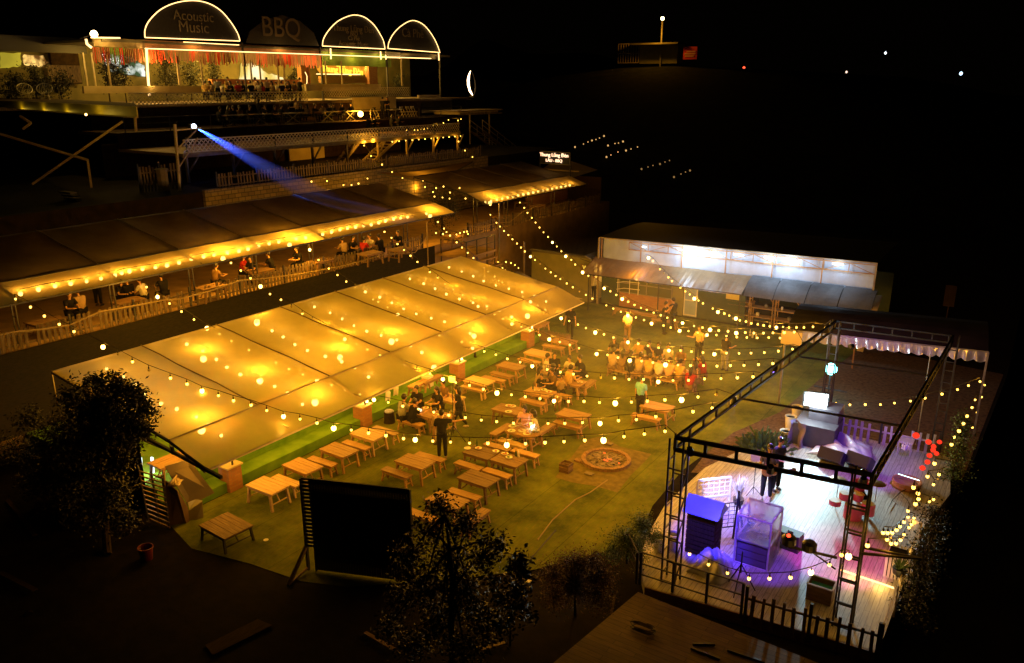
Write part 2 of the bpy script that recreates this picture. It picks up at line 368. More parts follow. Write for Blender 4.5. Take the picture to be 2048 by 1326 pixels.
can2=canopy('terrace_canopy','long dark roof with glowing plastic overhang above the picket fence terrace','canopy',C2Y,(-34,6.85),(-29.8,5.97),(-28.3,5.52),M['roofdark'],M['tarp2'],
  [(-29.5,y,3.7,5.8,.14) for y in (13.2,16.8,20.3,23.6,27.0,30.4,34.0)],sag=.12)
C3Y=[40.2,43.6,46.9,50.0,52.8]
can3=canopy('far_canopy','dark roof with lit plastic overhang below the glowing letter sign','canopy',C3Y,(-34,6.95),(-29.8,6.15),(-28.3,5.6),M['roofdark'],M['tarp2'],
  [(-29.5,y,3.7,5.9,.14) for y in (40.6,44,47,50)],sag=.12)
# flat tan roof between the two
t=thing('flat_canopy','flat tan roof sheet behind and between the two dark roofs','canopy',(-35,42,0))
A=[AX(742,338,-36.6),AX(858,316,-38.5),AX(955,326,-35.6),AX(853,367,-33.2)]
A=[V(-36.0,38.6,7.25),V(-38.9,43.6,7.75),V(-35.8,49.1,7.15),V(-33.4,41.5,6.45)]
m=MB(); m.grid(lambda u,v:(A[0]*(1-u)*(1-v)+A[1]*(1-u)*v+A[2]*u*v+A[3]*u*(1-v)+V(0,0,-.15*math.sin(3.14*u)*math.sin(3.14*v))),10,10); m.build('roof_sheet',M['rooftan'],t,True); point((-35.6,42.5,5.9),70,WARM,.1,parent=t)
m=MB()
for i in range(4): m.bar(A[i]-V(0,0,.05),A[(i+1)%4]-V(0,0,.05),.06)
m.build('frame',M['steel_b'],t)
for i in range(4):
    m=MB(); m.bar(A[i],(A[i].x,A[i].y,3.7 if A[i].x>-36 else 7.0),.06); m.build('post',M['steel_b'],t)

# ---------------- lamps under the sheets ----------------
def bulb_mesh(r,mt,name='bulb'):
    m=MB(); m.ball((0,0,0),r,14,10,(1,1,1.15)); me=m.build(name,mt,None,True); d=me.data; bpy.data.objects.remove(me); return d
BM=bulb_mesh(.037,M['bulb']); BL=bulb_mesh(.066,M['bulbL']); BD=bulb_mesh(.045,M['dead']); BG=bulb_mesh(.11,M['bulbL']); BT=bulb_mesh(.05,M['bulbL'])
def bulb(me,p,parent):
    o=bpy.data.objects.new('bulb',me); COL.objects.link(o); o.parent=parent; o.location=V(*p)-parent.location; q_=random.uniform(.86,1.14); o.scale=(q_,q_,q_); return o
def pendant(p,ztop,w,label,group,me=None,col=WARM):
    t=thing('pendant_lamp',label,'lamp',p,group); bulb(me or BG,p,t)
    m=MB(); m.bar((p[0],p[1],p[2]+.08),(p[0],p[1],ztop),.015); m.lathe((p[0],p[1],p[2]+.09),[(.03,0),(.035,.02),(.03,.08),(.01,.1)],8); m.build('socket',M['cable'],t)
    point(V(*p)-V(0,0,.0),w,col,.11,parent=t); return t
pend=[(407,718,'upper left'),(520,762,''),(514,645,''),(680,715,''),(783,683,''),(630,805,''),(868,735,''),(403,860,''),(948,672,''),(1055,632,'')]
PL=['pendant lamp glowing under the tent roof, second from its low end','pendant lamp under the tent roof left of the centre seam','pendant lamp high up under the tent ridge',
 'pendant lamp in the middle of the tent, below the first cross cable','pendant lamp under the tent just behind the roof crease','pendant lamp under the front overhang above the second brick pillar',
 'pendant lamp under the front overhang beside the third brick pillar','pendant lamp nearest the dark tree at the low tent corner','pendant lamp under the overhang between third and fourth brick pillars',
 'pendant lamp under the overhang beside the fourth brick pillar']
def roofz(x):
    return 4.0+(x+25)/5.8*(-.85) if x<-19.2 else 3.15-(x+19.2)/1.45*.55
for (px,py,_),lb in zip(pend,PL):
    z=2.6
    for _i in range(6):
        p=G(px,py,z); z=roofz(p.x)-.45
    pendant(p,roofz(p.x)-.05,62,lb,'pendant lamps under the tent roof')
for px,py,lb in ((445,508,'big lamp under the glowing overhang, left of the parasol bench'),(578,475,'big lamp under the middle of the long glowing overhang'),(860,425,'big lamp under the right end of the long overhang')):
    p=AX(px,py,-29.3); pendant((p.x,p.y,5.35),5.72,150,lb,'large lamps under the terrace overhang')
p=AX(980,388,-29.3); pendant((p.x,p.y,5.4),5.85,120,'big lamp under the near corner of the far roof','large lamps under the terrace overhang')
p=AX(620,507,-28.6); pendant((p.x,p.y,5.1),5.6,160,'bare lamp hanging over the fence beside the couple','large lamps under the terrace overhang',BL)
p=G(315,594,5.0); pendant((p.x,p.y,5.0),5.6,160,'bare lamp hanging beside the group near the left fence','large lamps under the terrace overhang',BL)
def light_string(label,pts,kinds,group,cable=True,drop=.12,lights=0,lw=10,me=None,mat_=None):
    # pts world bulb positions in order; cable runs just above the bulbs
    pts=[V(*p) for p in pts]
    t=thing('string_light',label,'string light',pts[0],group)
    if cable:
        m=MB(); m.tube([p+V(0,0,drop+.03) for p in pts],.012,4)
        for p in pts: m.bar(p+V(0,0,.03),p+V(0,0,drop+.03),.014); m.lathe(p+V(0,0,.03),[(.018,0),(.02,.06),(.008,.08)],6)
        m.build('cable',mat_ or M['cable'],t)
    for i,p in enumerate(pts):
        k=kinds[i] if kinds else 's'
        bulb({'s':me or BM,'B':BL,'d':BD}[k],p,t)
        if k=='B': point(p,lw,WARM,.08,parent=t)
        elif lights and i%lights==lights//2 and k=='s': point(p-V(0,0,.1),lw*.8,WARM,.06,parent=t)
    return t
# rows of small bulbs across the inside of the tent
for i in range(7):
    y=TY[i]+1.5; pts=[]
    for k in range(9): 
        x=-24.6+.72*k+random.uniform(-.06,.06); pts.append((x,y+.1*math.sin(k*1.3),roofz(x)-.22-.1*math.sin(k/8*math.pi)))
    light_string(['row of small bulbs under the %s tent roof panel'%w for w in ('lowest','second','third','fourth','fifth','sixth','last')][i],pts,None,'rows of small bulbs under the tent roof',me=BT)
    for k in (1,4,7): point((pts[k][0],pts[k][1],pts[k][2]-.9),60,WARM,.25)  # fill lights added below each row to even out the roof glow
pts=[AX(px,py,-29.0) for px,py in ((47,597),(83,589),(116,582),(147,574),(178,565),(206,555),(234,545),(247,541),(262,534),(288,528),(314,524),(337,520),(361,514),(386,512),(411,507),(432,505),(459,502),(482,498),(500,492),(521,488),(542,481),(561,474),(596,469),(615,466),(649,461),(667,458),(684,455),(699,450),(715,446),(731,441),(746,438),(761,436),(775,435),(791,428),(805,424),(819,422),(857,423))]
pts=[V(-29.15,p.y,5.60+.03*math.sin(i)) for i,p in enumerate(pts)]
light_string('row of bulbs under the long glowing overhang',pts,None,'bulb rows under the terrace overhangs',lights=1,lw=18,me=BL)
pts=[V(-29.0,41+.62*k,5.6) for k in range(18)]
light_string('row of bulbs under the overhang of the far roof',pts,None,'bulb rows under the terrace overhangs',lights=2,lw=20,me=BL)

# ---------------- fences ----------------
def picket_fence(label,a,b,h,bay=2.0,step=.17,w=.09,mt='fence',posts=True,group='picket fences along the terraces',rope=False,uneven=.12,rnd=None,pm='steel_b'):
    a=V(*a);b=V(*b); L=(b-a).length; n=max(1,round(L/bay)); d=(b-a)/n; rr=random.Random(int(L*97))
    t=thing('picket_fence',label,'fence',a,group)
    dd=d.normalized(); nn=V(dd.y,-dd.x,0)
    for i in range(n):
        p=a+d*i; m=MB(); k=int(d.length/step)
        for j in range(k):
            q=p+dd*(step*(j+.6)); hh=h*(1-uneven*rr.random()); le=dd*rr.uniform(-.03,.03)
            if rr.random()<.04: continue
            m.bar(q+nn*.03,q+nn*.03+le+V(0,0,hh),w*rr.uniform(.8,1.15),.02,up=nn)
        for z in (.22,.72): m.bar(p+V(0,0,h*z),p+d+V(0,0,h*z),.03,.06)
        m.build('picket_panel',M[mt],t)
    if posts:
        for i in range(n+1):
            m=MB(); m.bar(a+d*i,a+d*i+V(0,0,h*1.08),.07); m.build('post',M[pm],t)
    return t
picket_fence('rough picket fence on the bank wall behind the tent, long front run',(-29.05,9.8,3.7),(-29.05,34.9,3.7),.78,2.5,.2,.11)
picket_fence('picket fence in front of the far roof and its tables',(-29.05,39.2,3.7),(-29.05,56.5,3.7),.8,2.4,.2,.1)
picket_fence('picket fence on top of the stone wall below the lattice deck',(-36.1,27.0,7.3),(-36.1,50.5,7.3),.85,2.6,.2,.09)
# rope along front fence
m=MB(); pr=[]
for px,py in ((0,670),(25,664),(90,658),(140,650),(198,624),(260,613),(330,600),(360,598),(420,582),(480,561),(530,557),(600,548),(680,533),(700,528),(770,509),(830,505),(855,472)):
    p=AX(px,py,-28.75); pr.append(p)
m.tube(pr,.03,6); tag(m.build('rope',M['rope']),'pale sagging rope swagged along the front picket fence','rope')
m=MB(); m.tube([AX(x,y,-28.75) for x,y in ((935,452),(965,455),(993,446),(1020,444),(1045,424),(1080,410))],.022,6); tag(m.build('rope',M['rope']),'pale rope swagged along the fence of the far roof','rope')
# posts holding up the cables
def pole(name,label,p,h,r=.05,mt='steel_g',cat='pole'):
    m=MB(); m.tube([p,V(*p)+V(0,0,h)],r,8); m.lathe(p,[(r*2.2,0),(r*2.2,.03),(r,.04)],8); m.lathe(V(*p)+V(0,0,h),[(r*1.3,0),(r*1.2,.05),(r*.3,.08)],8)
    return tag(m.build(name,M[mt]),label,cat)
pole('cable_pole','thin grey pole at the fence where a bulb cable ends',(-28.8,42.2,.1),5.3,.035)
pole('cable_pole','timber post beside the olive wall carrying a bulb cable',tuple(G(1048,590,0)),3.3,.08,'fence')
pole('fence_post','pale corner post at the right end of the front picket fence',(-28.9,35.15,2.0),3.1,.04,'rope','post')
# brick pillars along the step
pb=thing('brick_pillar','brick pillar at the low end of the green steps','pillar',(-20.6,14.76,0),'brick pillars along the green steps')
m=MB(); m.box((-20.6,14.76,.42),(.5,.5,.84)); m.build('shaft',M['brick'],pb)
m=MB(); m.box((-20.6,14.76,.86),(.6,.6,.05)); m.build('cap',M['wall_c'],pb)
for y,lb in ((20.86,'brick pillar beside the seated group in black'),(26.85,'brick pillar midway along the steps, by the pinkish table'),(32.66,'brick pillar at the far end of the green steps')):
    c=copy_tree(pb); c.location=(-20.6,y,0); c['label']=lb
# low candle lamps on pillar caps
for y,lb in ((20.86,'small lamp glowing on the second brick pillar'),(26.85,'small lamp glowing on the third brick pillar'),(32.66,'small lamp glowing on the fourth brick pillar')):
    p=V(-20.45,y+.1,1.0); t=thing('table_lamp',lb,'lamp',p,'lamps on the brick pillars'); m=MB(); m.lathe(p-V(0,0,.12),[(.07,0),(.06,.02),(.02,.05),(.02,.08)],8); m.build('base',M['black'],t); bulb(BL,p,t); point(p+V(.0,0,.1),10,WARM2,.05,parent=t)
# ================= BULB STRINGS OVER THE YARD =================
def string_from(label,start,end,bl,group='bulb strings over the yard',lw=130,rad=None):
    # start/end: world anchor points; bulbs hang in the upright plane through both
    s=V(*start); e=V(*end); d=(e-s); n=V(d.y,-d.x,0).normalized(); k=n.dot(s)
    pts=[];kinds=[]
    for it in bl:
        px,py=it[0],it[1]; r=ray(px,py); o=V(0,0,CH); t=(k-n.dot(o))/n.dot(r); p=o+r*t
        pts.append(p); kinds.append(it[2] if len(it)>2 else 's')
    t=thing('string_light',label,'string light',pts[0],group)
    path=[p+V(0,0,.17) for p in pts]
    path=[s]+path+[e] if (path[0]-s).length>.3 else path+[e]
    m=MB(); m.tube(path,.011,4)
    for p in pts: m.bar(p+V(0,0,.03),p+V(0,0,.17),.013); m.lathe(p+V(0,0,.035),[(.02,0),(.022,.06),(.009,.085)],6)
    m.build('cable',M['cable'],t)
    j=0
    for p,kd in zip(pts,kinds):
        bulb({'s':BM,'B':BL,'d':BD}[kd],p,t)
        wz=1 if p.x>-17.4 else .22
        if kd=='B': point(p-V(0,0,.05),lw*wz,WARM,.1,parent=t); j=0
        elif kd=='s':
            j+=1
            if j%5==0: point(p-V(0,0,.05),lw*.45*wz,WARM,.08,parent=t)
    return t
TL=lambda px,py: G(px,py,4.3)
S_A=[(31,598),(61,614),(88.7,632),(118.5,648.5),(148,663),(206,694,'B'),(236,708,'d'),(265,723.5),(298,740,'d'),(341,756),(374,768),(404,782,'B'),(437,791),(467,801),(502,810),(533.6,821),(567,833,'B'),(600,838),(634,846),(667.5,856.6,'B'),(702.5,860),(737,866),(772,871),(807,877),(830.5,879.5,'B'),(865.5,882),(901,884),(939,886),(975.5,886.5),(1013.5,890,'B'),(1051,887),(1090,885),(1128,883),(1169.5,880.6),(1207,880.6,'B'),(1248,873),(1288.7,868),(1330,862.5)]
S_A2=[(293,574),(316,593),(339,607),(363,623),(388,639),(414,656.6,'B'),(439,668),(463,682),(498,700),(526,713,'d'),(551.7,725),(578,738),(605.7,749),(634,762,'B'),(663,770),(690,780),(719.8,789),(747.8,799.5,'B'),(776.5,804.7),(805.4,812),(837,818),(867.6,824),(897.7,830),(930.6,835),(962.6,840),(993.4,843),(1027,846),(1062,847),(1096,846.6),(1129.6,846.6),(1165,845),(1200,846.8,'B'),(1237,841),(1272.7,839),(1311.6,833),(1348,830.6,'d'),(1386,823),(1424.5,816)]
S_B=[(462,525.6),(481.6,541),(501,556.5),(521,573,'B'),(540,588),(562,599.5),(583,613,'d'),(604.5,628),(625,641),(646,652),(666,665),(689.6,678.6,'B'),(712,688),(735,699),(760,710),(785,720,'d'),(809,730),(834,739),(860,747),(885.7,758.5,'B'),(911.6,765),(939,770.6),(966.5,778.4),(994,786,'B'),(1023,789.4),(1050.5,793.4),(1080,797),(1108,802,'B'),(1137,802.6),(1168,802.6),(1199,805),(1230.5,806.5,'B'),(1263,804),(1294.7,802),(1329.7,799.7),(1363,799.7,'B'),(1396,793.7),(1433,789,'d')]
S_C=[(637,519.8),(657.6,537),(675,550),(692.6,563),(709.8,574.8),(728,584,'d'),(746,599),(756.6,603.8),(775,615),(795.8,628.8,'B'),(815.7,637),(836.5,648),(856,657.8),(878.7,670.4),(899,677),(923.7,684),(945,696.4,'B'),(968.6,702.8),(991.6,709.3),(1014.7,717.5),(1040.4,724.3),(1064.5,732.3,'B'),(1094.5,738.7),(1120.7,744),(1146.6,748),(1174,752),(1200.9,755,'d'),(1229,756),(1258,758.5),(1287,758.7),(1316.4,763.6,'B'),(1346,761),(1377,760.4),(1409,757.5),(1442,757),(1474.8,755.3),(1506,753.5)]
S_D=[(769,463.6),(783,475.6),(795,488),(808,500),(821,511.5),(834.9,523.8),(847,534,'d'),(859.5,544.5),(875.5,556),(890,568),(907,579),(925,590),(941.8,601.7),(956,612.5,'B'),(973.8,618.6),(989.2,628.8),(1006,637.5),(1023.7,647.9,'B'),(1042.3,653.8),(1060,661),(1079,670),(1098.5,678.7,'B'),(1119.6,683.8),(1139.7,689.7),(1158,696.4),(1193.3,707.9,'B'),(1215,709.6),(1236,715),(1259.6,721,'B'),(1283.2,722),(1305.8,725),(1331,729.6,'B'),(1356,730),(1381,731),(1407,731),(1434,732),(1460.7,731),(1488,730.6),(1517,729),(1545.7,726.8)]
S_E=[(875.6,444),(888,457),(900,471),(913.3,484.6),(924,495),(935.4,505.6),(946.9,516),(957.5,526),(968.6,535.8),(976.2,543.4),(989.5,553),(997.8,561),(1004.7,565),(1018.7,574.6),(1032,584,'d'),(1045.7,593),(1061,603.5,'B'),(1075.5,610.7),(1090.5,619),(1106,627,'d'),(1122.3,636.5,'B'),(1138.6,642),(1156,649),(1171.7,656),(1190.5,665,'B'),(1207.9,668.6),(1227,675),(1255.9,684.5,'B'),(1276.3,687.4),(1296,691.4),(1317.3,695.3),(1337.8,701,'B'),(1361,701),(1383,703),(1406,705),(1428.7,708.2,'B'),(1453,706),(1478,706.6),(1502,706),(1528.7,705),(1556.8,702),(1585,698)]
S_F=[(980.8,429.5),(993,445.4),(1000,453),(1008,461.8),(1016.7,470),(1024.9,478.5),(1034,487),(1042,495),(1049.7,502.8),(1060.8,513.3,'B'),(1070,520),(1080,528,'d'),(1090.8,537),(1101.5,544.6),(1111,552),(1120.8,558),(1133.5,566.8),(1145.6,574.4),(1158.7,583,'d'),(1171.7,589.6),(1184.8,597),(1212.7,610.7),(1226.6,617),(1241.6,623.4),(1255.7,631,'B'),(1271.7,634.8),(1288,640),(1303,647,'B'),(1327,651),(1341.4,655),(1359.3,661.5,'B'),(1377,662),(1395.6,665.3),(1414,670,'B'),(1432.8,670),(1453,672),(1473.6,673.8),(1493.8,674.7),(1514.6,675.6),(1537.5,675),(1560,676),(1583.5,675.6)]
S_G=[(1039.7,405),(1048.5,415.6),(1055,425.6),(1063.6,435.6),(1071,445),(1079,455),(1087,464.6),(1096,473.8),(1104.9,484.9,'B'),(1113.6,493),(1122.8,502.6),(1131.5,512.6,'B'),(1142.6,519.7),(1150.5,529),(1165.2,544.8,'B'),(1176.7,551.6),(1208.4,576.7,'B'),(1220.7,582.5),(1232.4,589.8),(1244.4,598,'B'),(1256.6,603.3),(1269,609.8),(1282,615.6),(1293.5,619.6),(1307.3,625.3),(1321.5,630.4),(1334.7,635.4),(1349.6,640.4),(1365,646,'B'),(1388,652),(1405,655),(1420,659.5,'B'),(1437.5,661),(1456,662.4),(1472.4,666,'B'),(1490.6,665),(1508,666),(1527,666),(1546,665.6),(1568.5,665),(1588.5,664)]
S_H=[(1297,515.6,'B'),(1305.7,521.5),(1319.8,538.4),(1328,546,'d'),(1336.8,554.6),(1344,562),(1360.8,575.4),(1370.7,582.7),(1379.5,588.8),(1388.6,597.3,'B'),(1397,601),(1406,606.7),(1425.5,617),(1435.8,624,'B'),(1448.7,627),(1458.6,631),(1471.8,637,'B'),(1479.7,640.7),(1492,643),(1502.6,646.6),(1515.5,648.6),(1527.5,650.7),(1539.5,652.4),(1552.7,655,'B'),(1566,654),(1578,655),(1593,654.8),(1608,654.8),(1626,653.6),(1650,657),(1660.5,649.5)]
LF=lambda px,py: AX(px,py,-28.35)
string_from('bulb string nearest the camera, from the low left roof corner to the truss',LF(20,596),TL(1352,868),S_A,lw=60)
string_from('second nearest bulb string, crossing the tent low above the second brick pillar',LF(285,566),TL(1440,806),S_A2,lw=85)
string_from('third nearest bulb string, ending above the man in the teal shirt',LF(455,520),TL(1465,788),S_B)
string_from('fourth bulb string, passing over the seated group in the middle of the lawn',LF(630,514),TL(1522,745),S_C)
string_from('fifth bulb string, crossing the far third of the tent and the long party table',LF(762,456),TL(1562,720),S_D)
string_from('bulb string running along the far end of the tent roof to the truss',LF(870,438),TL(1600,693),S_E)
string_from('bulb string from the fence past the timber post to the white scalloped awning',LF(975,423),V(-7.2,31.6,3.6),S_F)
string_from('bulb string from the thin grey pole at the far fence over the olive wall',LF(1034,398),TL(1608,687),S_G,lw=105)
string_from('bulb string dropping from the kitchen roof to the far end of the truss',AY(1290,508,41.2),TL(1665,645),S_H,lw=105)

# ================= FURNITURE =================
def make_bench(w=1.15,d=.32,h=.42,mt='wood',name='bench',label='',cat='bench',planks_n=2,leg=.055,leg_mt=None):
    t=thing(name,label,cat); lm=leg_mt or mt
    m=MB(); g=.008; pw=(d-g*(planks_n-1))/planks_n
    for i in range(planks_n):
        y=-d/2+pw/2+i*(pw+g); dz=random.uniform(-.004,.004)
        m.box((random.uniform(-.008,.008),y,h-.02+dz),(w,pw,.04))
    m.build('seat' if name=='bench' else 'table_top',M[mt],t)
    ap=MB()
    for s in(-1,1): ap.box((0,s*(d/2-.03),h-.075),(w*.9,.03,.07)); ap.box((s*(w/2-.09),0,h-.075),(.03,d*.82,.07))
    ap.build('apron',M[lm],t)
    for sx in(-1,1):
        for sy in(-1,1):
            q=MB(); q.bar((sx*(w/2-.12),sy*(d/2-.05),h-.05),(sx*(w/2-.04),sy*(d/2-.02),0),leg); q.build('leg',M[lm],t)
    for s in(-1,1): br=MB(); br.bar((s*(w/2-.08),0,h*.35),(s*(w/2-.30),0,h-.07),.03); br.bar((s*(w/2-.08),-d/2+.04,h*.35),(s*(w/2-.08),d/2-.04,h*.35),.03); br.build('brace',M[lm],t)
    return t
def make_table(mt,leg_mt=None): return make_bench(1.18,.74,.62,mt,'table','','table',5,.07,leg_mt)
PT={'t':make_table('wood'),'ty':make_table('wood_y'),'td':make_table('wood_d'),'b':make_bench(mt='wood'),'by':make_bench(mt='wood_y')}
used=set()
def furn(k,px,py,label,rot=0,z0=0,group=None,sx=1):
    h=.62 if k[0]=='t' else .42
    p=G(px,py,z0+h)
    if k not in used: o=PT[k]; used.add(k)
    else: o=copy_tree(PT[k])
    o.location=(p.x,p.y,z0); o.rotation_euler=(0,0,R(rot+random.uniform(-2,2))); o.scale=(sx,1,1)
    o['label']=label; o['group']=group or ('wooden tables on the lawn' if k[0]=='t' else 'wooden benches on the lawn'); return o
furn('ty',535,970,'pale wooden table by the low end of the green steps')
furn('by',573,960,'pale bench behind the palest table, nearest the first brick pillar')
furn('t',605,931,'orange lit table second along the steps from the first pillar')
furn('b',644,922,'bench behind the second table along the steps')
furn('t',678,899,'square topped table third along the steps')
furn('b',712,889,'bench half hidden behind the third table along the steps')
furn('ty',737,867,'light table in front of the second brick pillar')
furn('by',770,860,'light bench behind the table at the second brick pillar')
furn('t',830,922,'empty orange table in front of the man pointing')
furn('b',860,913,'bench just behind the feet of the pointing man')
furn('b',793,944,'small bench standing alone before the empty orange table')
furn('td',962,904,'worn long table with leftovers, half nearer the pointing man',sx=.9)
furn('td',1018,919,'worn long table with leftovers, half nearer the fire pit',sx=.9)
furn('b',994,892,'bench behind the long table of leftovers, left half',sx=.9)
furn('b',1050,905,'bench behind the long table of leftovers, right half',sx=.9)
furn('b',937,930,'bench in front of the long leftovers table, left one',sx=.9)
furn('b',994,945,'bench in front of the long leftovers table, right one',sx=.9)
furn('td',957,956,'brown empty table in front of the pair of long benches')
furn('b',928,987,'bench between the brown table and the treetop')
furn('t',894,1000,'table partly covered by the top of the dark tree')
furn('b',845,1030,'bench almost hidden behind the dark tree')
furn('b',951,1034,'bench set crossways, the one nearest the camera',90)
furn('td',720,990,'brown table just behind the black slatted screen')
furn('b',745,984,'bench beside the table behind the black slatted screen')
furn('ty',958,761,'pinkish table in front of the third brick pillar')
furn('by',947,775,'bench in front of the pinkish table')
furn('b',987,757,'bench end sticking out behind the pinkish table')
furn('t',1022,731,'empty table two along from the third brick pillar')
furn('b',1004,748,'bench in front of the table two along from the third pillar')
furn('ty',1076,705,'table before the fourth brick pillar with a pinkish sheen')
furn('b',1058,720,'bench in front of the table before the fourth pillar')
furn('t',1128,681,'table at the feet of the waiter in black')
furn('b',1107,692,'bench in front of the table by the waiter in black')
furn('ty',897,794,'pinkish table behind the seated group in black')
furn('t',857,826,'laid table of the group in black, left half',sx=.62)
furn('t',885,832,'laid table of the group in black, right half',sx=.62)
furn('b',822,843,'bench carrying the man in pale grey and the person in black')
furn('b',838,815,'bench behind the laid table of the group in black')
furn('t',1080,783,'table with grill plates in the middle group')
furn('b',1065,802,'bench in front of the table with grill plates')
furn('t',1142,762,'far table of the middle group near the yellow jacket')
furn('b',1175,767,'bench set crossways at the end of the middle group',90)
furn('b',1118,788,'bench under the child of the middle group')
furn('t',1147,828,'empty table between the fire pit and the middle group')
furn('b',1135,848,'bench in front of the empty table near the fire pit')
furn('td',1018,818,'dark worn table with a plate, behind the two girls')
furn('t',1049,862,'table with salad plates and a bright light on it')
furn('by',1025,885,'brightly lit bench in front of the salad table')
furn('b',1003,858,'bench set crossways at the left of the salad table',90)
furn('b',1088,857,'bench carrying the two girls at the salad table',90)
furn('t',1315,812,'table beside the man in the teal shirt')
furn('b',1292,833,'bench at the heels of the man in the teal shirt')
for i,(x,y) in enumerate(((1250,722),(1300,731),(1350,740))): furn('t',x,y,'party table, %s end of the long row under the bulbs'%('left','middle','right')[i] if i!=1 else 'party table in the middle of the long row',sx=.9)
for i,(x,y) in enumerate(((1237,737),(1285,747),(1336,757))): furn('b',x,y,('front bench of the long party, left end','front bench of the long party, middle','front bench of the long party, right end')[i],sx=.92)
for i,(x,y) in enumerate(((1255,705),(1305,714))): furn('b',x,y,('back bench of the long party, left end','back bench of the long party, right end')[i])
furn('b',1391,758,'crossways bench closing the right end of the long party',90)
for i,(x,y) in enumerate(((1250,619),(1290,627),(1330,640))): furn('b',x,y,('long bench before the kitchen window, left piece','long bench before the kitchen window, middle piece','long bench before the kitchen window, right piece')[i],sx=1.3)
furn('b',1083,648,'bench under the far corner of the tent',z0=.72,rot=90)
furn('b',838,765,'bench under the tent edge beside the white cloths',z0=.72,rot=90)
furn('b',862,757,'bench under the tent edge next to the white box',z0=.72,rot=90)
for px,py,lb in ((342,918,'orange lit table under the low tent corner'),(445,850,'table seen dimly through the overhang near the first pillar'),(540,800,'table seen dimly through the tent roof, second bay'),(640,745,'table seen dimly through the tent roof, third bay'),(740,700,'table seen dimly through the tent roof, fourth bay'),(850,660,'table seen dimly through the tent roof, fifth bay'),(960,612,'table seen dimly through the tent roof, sixth bay')):
    furn('t',px,py,lb,rot=90,z0=.72,group='tables under the tent')
for px,py,lb in ((90,640,'picnic table on the terrace at the far left fence'),(255,600,'laid table behind the fence of the left group'),(420,572,'low table behind the fence beside the rope'),(520,540,'laid table of the couple behind the fence'),(640,520,'table behind the fence, middle of the terrace'),(740,505,'laid table of the four guests under the roof'),(800,497,'table under the right end of the terrace roof')):
    furn('td',px,py,lb,rot=90,z0=3.7,group='tables on the fenced terrace')
for px,py,lb in ((905,470,'table in the open gap between the two roofs'),(1000,430,'table under the near end of the far roof'),(1075,410,'table under the far roof, next to the orange wall'),(1045,403,'table under the far roof behind the posts')):
    furn('td',px,py,lb,rot=90,z0=3.7,group='tables under the far roof')
# low dark table near the camera
t=make_bench(1.25,.95,.5,'wood_d','low_table','low weathered table with wavy boards near the black slatted screen','table',6,.06,'steel_b'); p=G(452,1050,.5); t.location=(p.x,p.y,0); t.rotation_euler=(0,0,R(-4))
# ================= KITCHEN BUILDING ON THE FAR SIDE =================
FY=42.0
kb=thing('kitchen_building','long low kitchen building with backlit white upper panels and brown awning','building',(-14,FY,0))
m=MB(); m.box((-18.2,42.35,1.35),(6.4,.14,2.7)); m.build('front_wall',M['wall_g'],kb)
m=MB(); m.box((-13.9,42.36,1.35),(2.2,.14,2.7)); m.build('side_wall',M['wall_g'],kb)
m=MB(); m.box((-10,47.6,1.35),(7.2,.14,2.7)); m.build('back_wall',M['wall_g'],kb); m=MB(); m.box((-21.45,45,1.35),(.12,5.3,2.7)); m.build('end_wall',M['wall_g'],kb)
m=MB(); m.box((-16.62,42.26,1.3),(.62,.12,2.6)); m.build('pillar',M['wall_o'],kb)
m=MB(); m.box((-18.6,42.26,.42),(3.3,.1,.84)); m.build('brick_skirt',M['brick'],kb)
# serving window, set in a grey frame, with a railed rack behind it
w=MB()
for x in(-20.3,-18.55,-17.0): w.box((x,42.24,1.4),(.06,.05,1.1))
for z in(.86,1.42,1.94): w.box((-18.65,42.24,z),(3.34,.05,.05))
w=w.build('window',M['steel_g'],kb)
gm,t_,b_,o_=nt('window_glass'); b_.inputs['Base Color'].default_value=(.12,.13,.06,1); b_.inputs['Roughness'].default_value=.15; b_.inputs['Metallic'].default_value=.2
m=MB(); m.box((-18.65,42.272,1.4),(3.3,.01,1.06)); m.build('pane',gm,w)
rk=MB(); 
for z in (1.15,1.55,1.9): rk.bar((-19.9,42.05,z),(-18.9,42.05,z+.03),.03); rk.bar((-20.2,41.7,z-.03),(-19.9,42.05,z),.03)
for x in (-20.2,-19.45,-18.9): rk.bar((x,41.85,.9),(x,41.85,1.95),.03)
rk.build('window_rail',M['white'],kb)
d=MB(); d.box((-15.86,42.26,1.0),(.78,.06,1.95)); d=d.build('door',mat('pale_door',(.32,.42,.62),(.26,.35,.54),2,.4),kb)
m=MB(); 
for z in(.1,.95,1.85): m.box((-15.86,42.22,z),(.78,.02,.06))
for x in(-16.22,-15.5): m.box((x,42.221,1),(.06,.02,1.9))
m.build('frame',M['white'],d)
m=MB(); m.ball((-15.6,42.18,.95),.035); m.build('handle',M['steel_b'],d)
# upper panels of corrugated plastic between truss posts
def panel(x0,x1):
    def fn(u,v):
        x=x0+(x1-x0)*u; top=4.0+(x+21.4)/15*.22; z=2.75+(top-2.75)*v
        return (x,42.1+.003*math.sin(x*42),z)
    return fn
xs=[-21.35+2.48*k for k in range(7)]
for i in range(6):
    m=MB(); m.grid(panel(xs[i],xs[i+1]),60,1); m.build('wall_panel',M['panel'],kb)
tr=MB(); 
for x in xs:
    top=4.0+(x+21.4)/15*.22; tr.bar((x,41.9,2.3),(x,41.9,top),.055)
for z,dz in((3.93,.22),(3.5,.2)): tr.bar((-19.6,41.88,z),(-6.5,41.88,z+dz),.05)
for k in range(11):
    x=-19.6+1.19*k; z=3.5+.2*(k*1.19)/13; x2=x+1.19
    tr.bar((x,41.88,z),(x,41.88,z+.43),.035)
    if k%2: tr.bar((x,41.88,z),(x2,41.88,z+.43),.03)
    else: tr.bar((x,41.88,z+.43),(x2,41.88,z),.03)
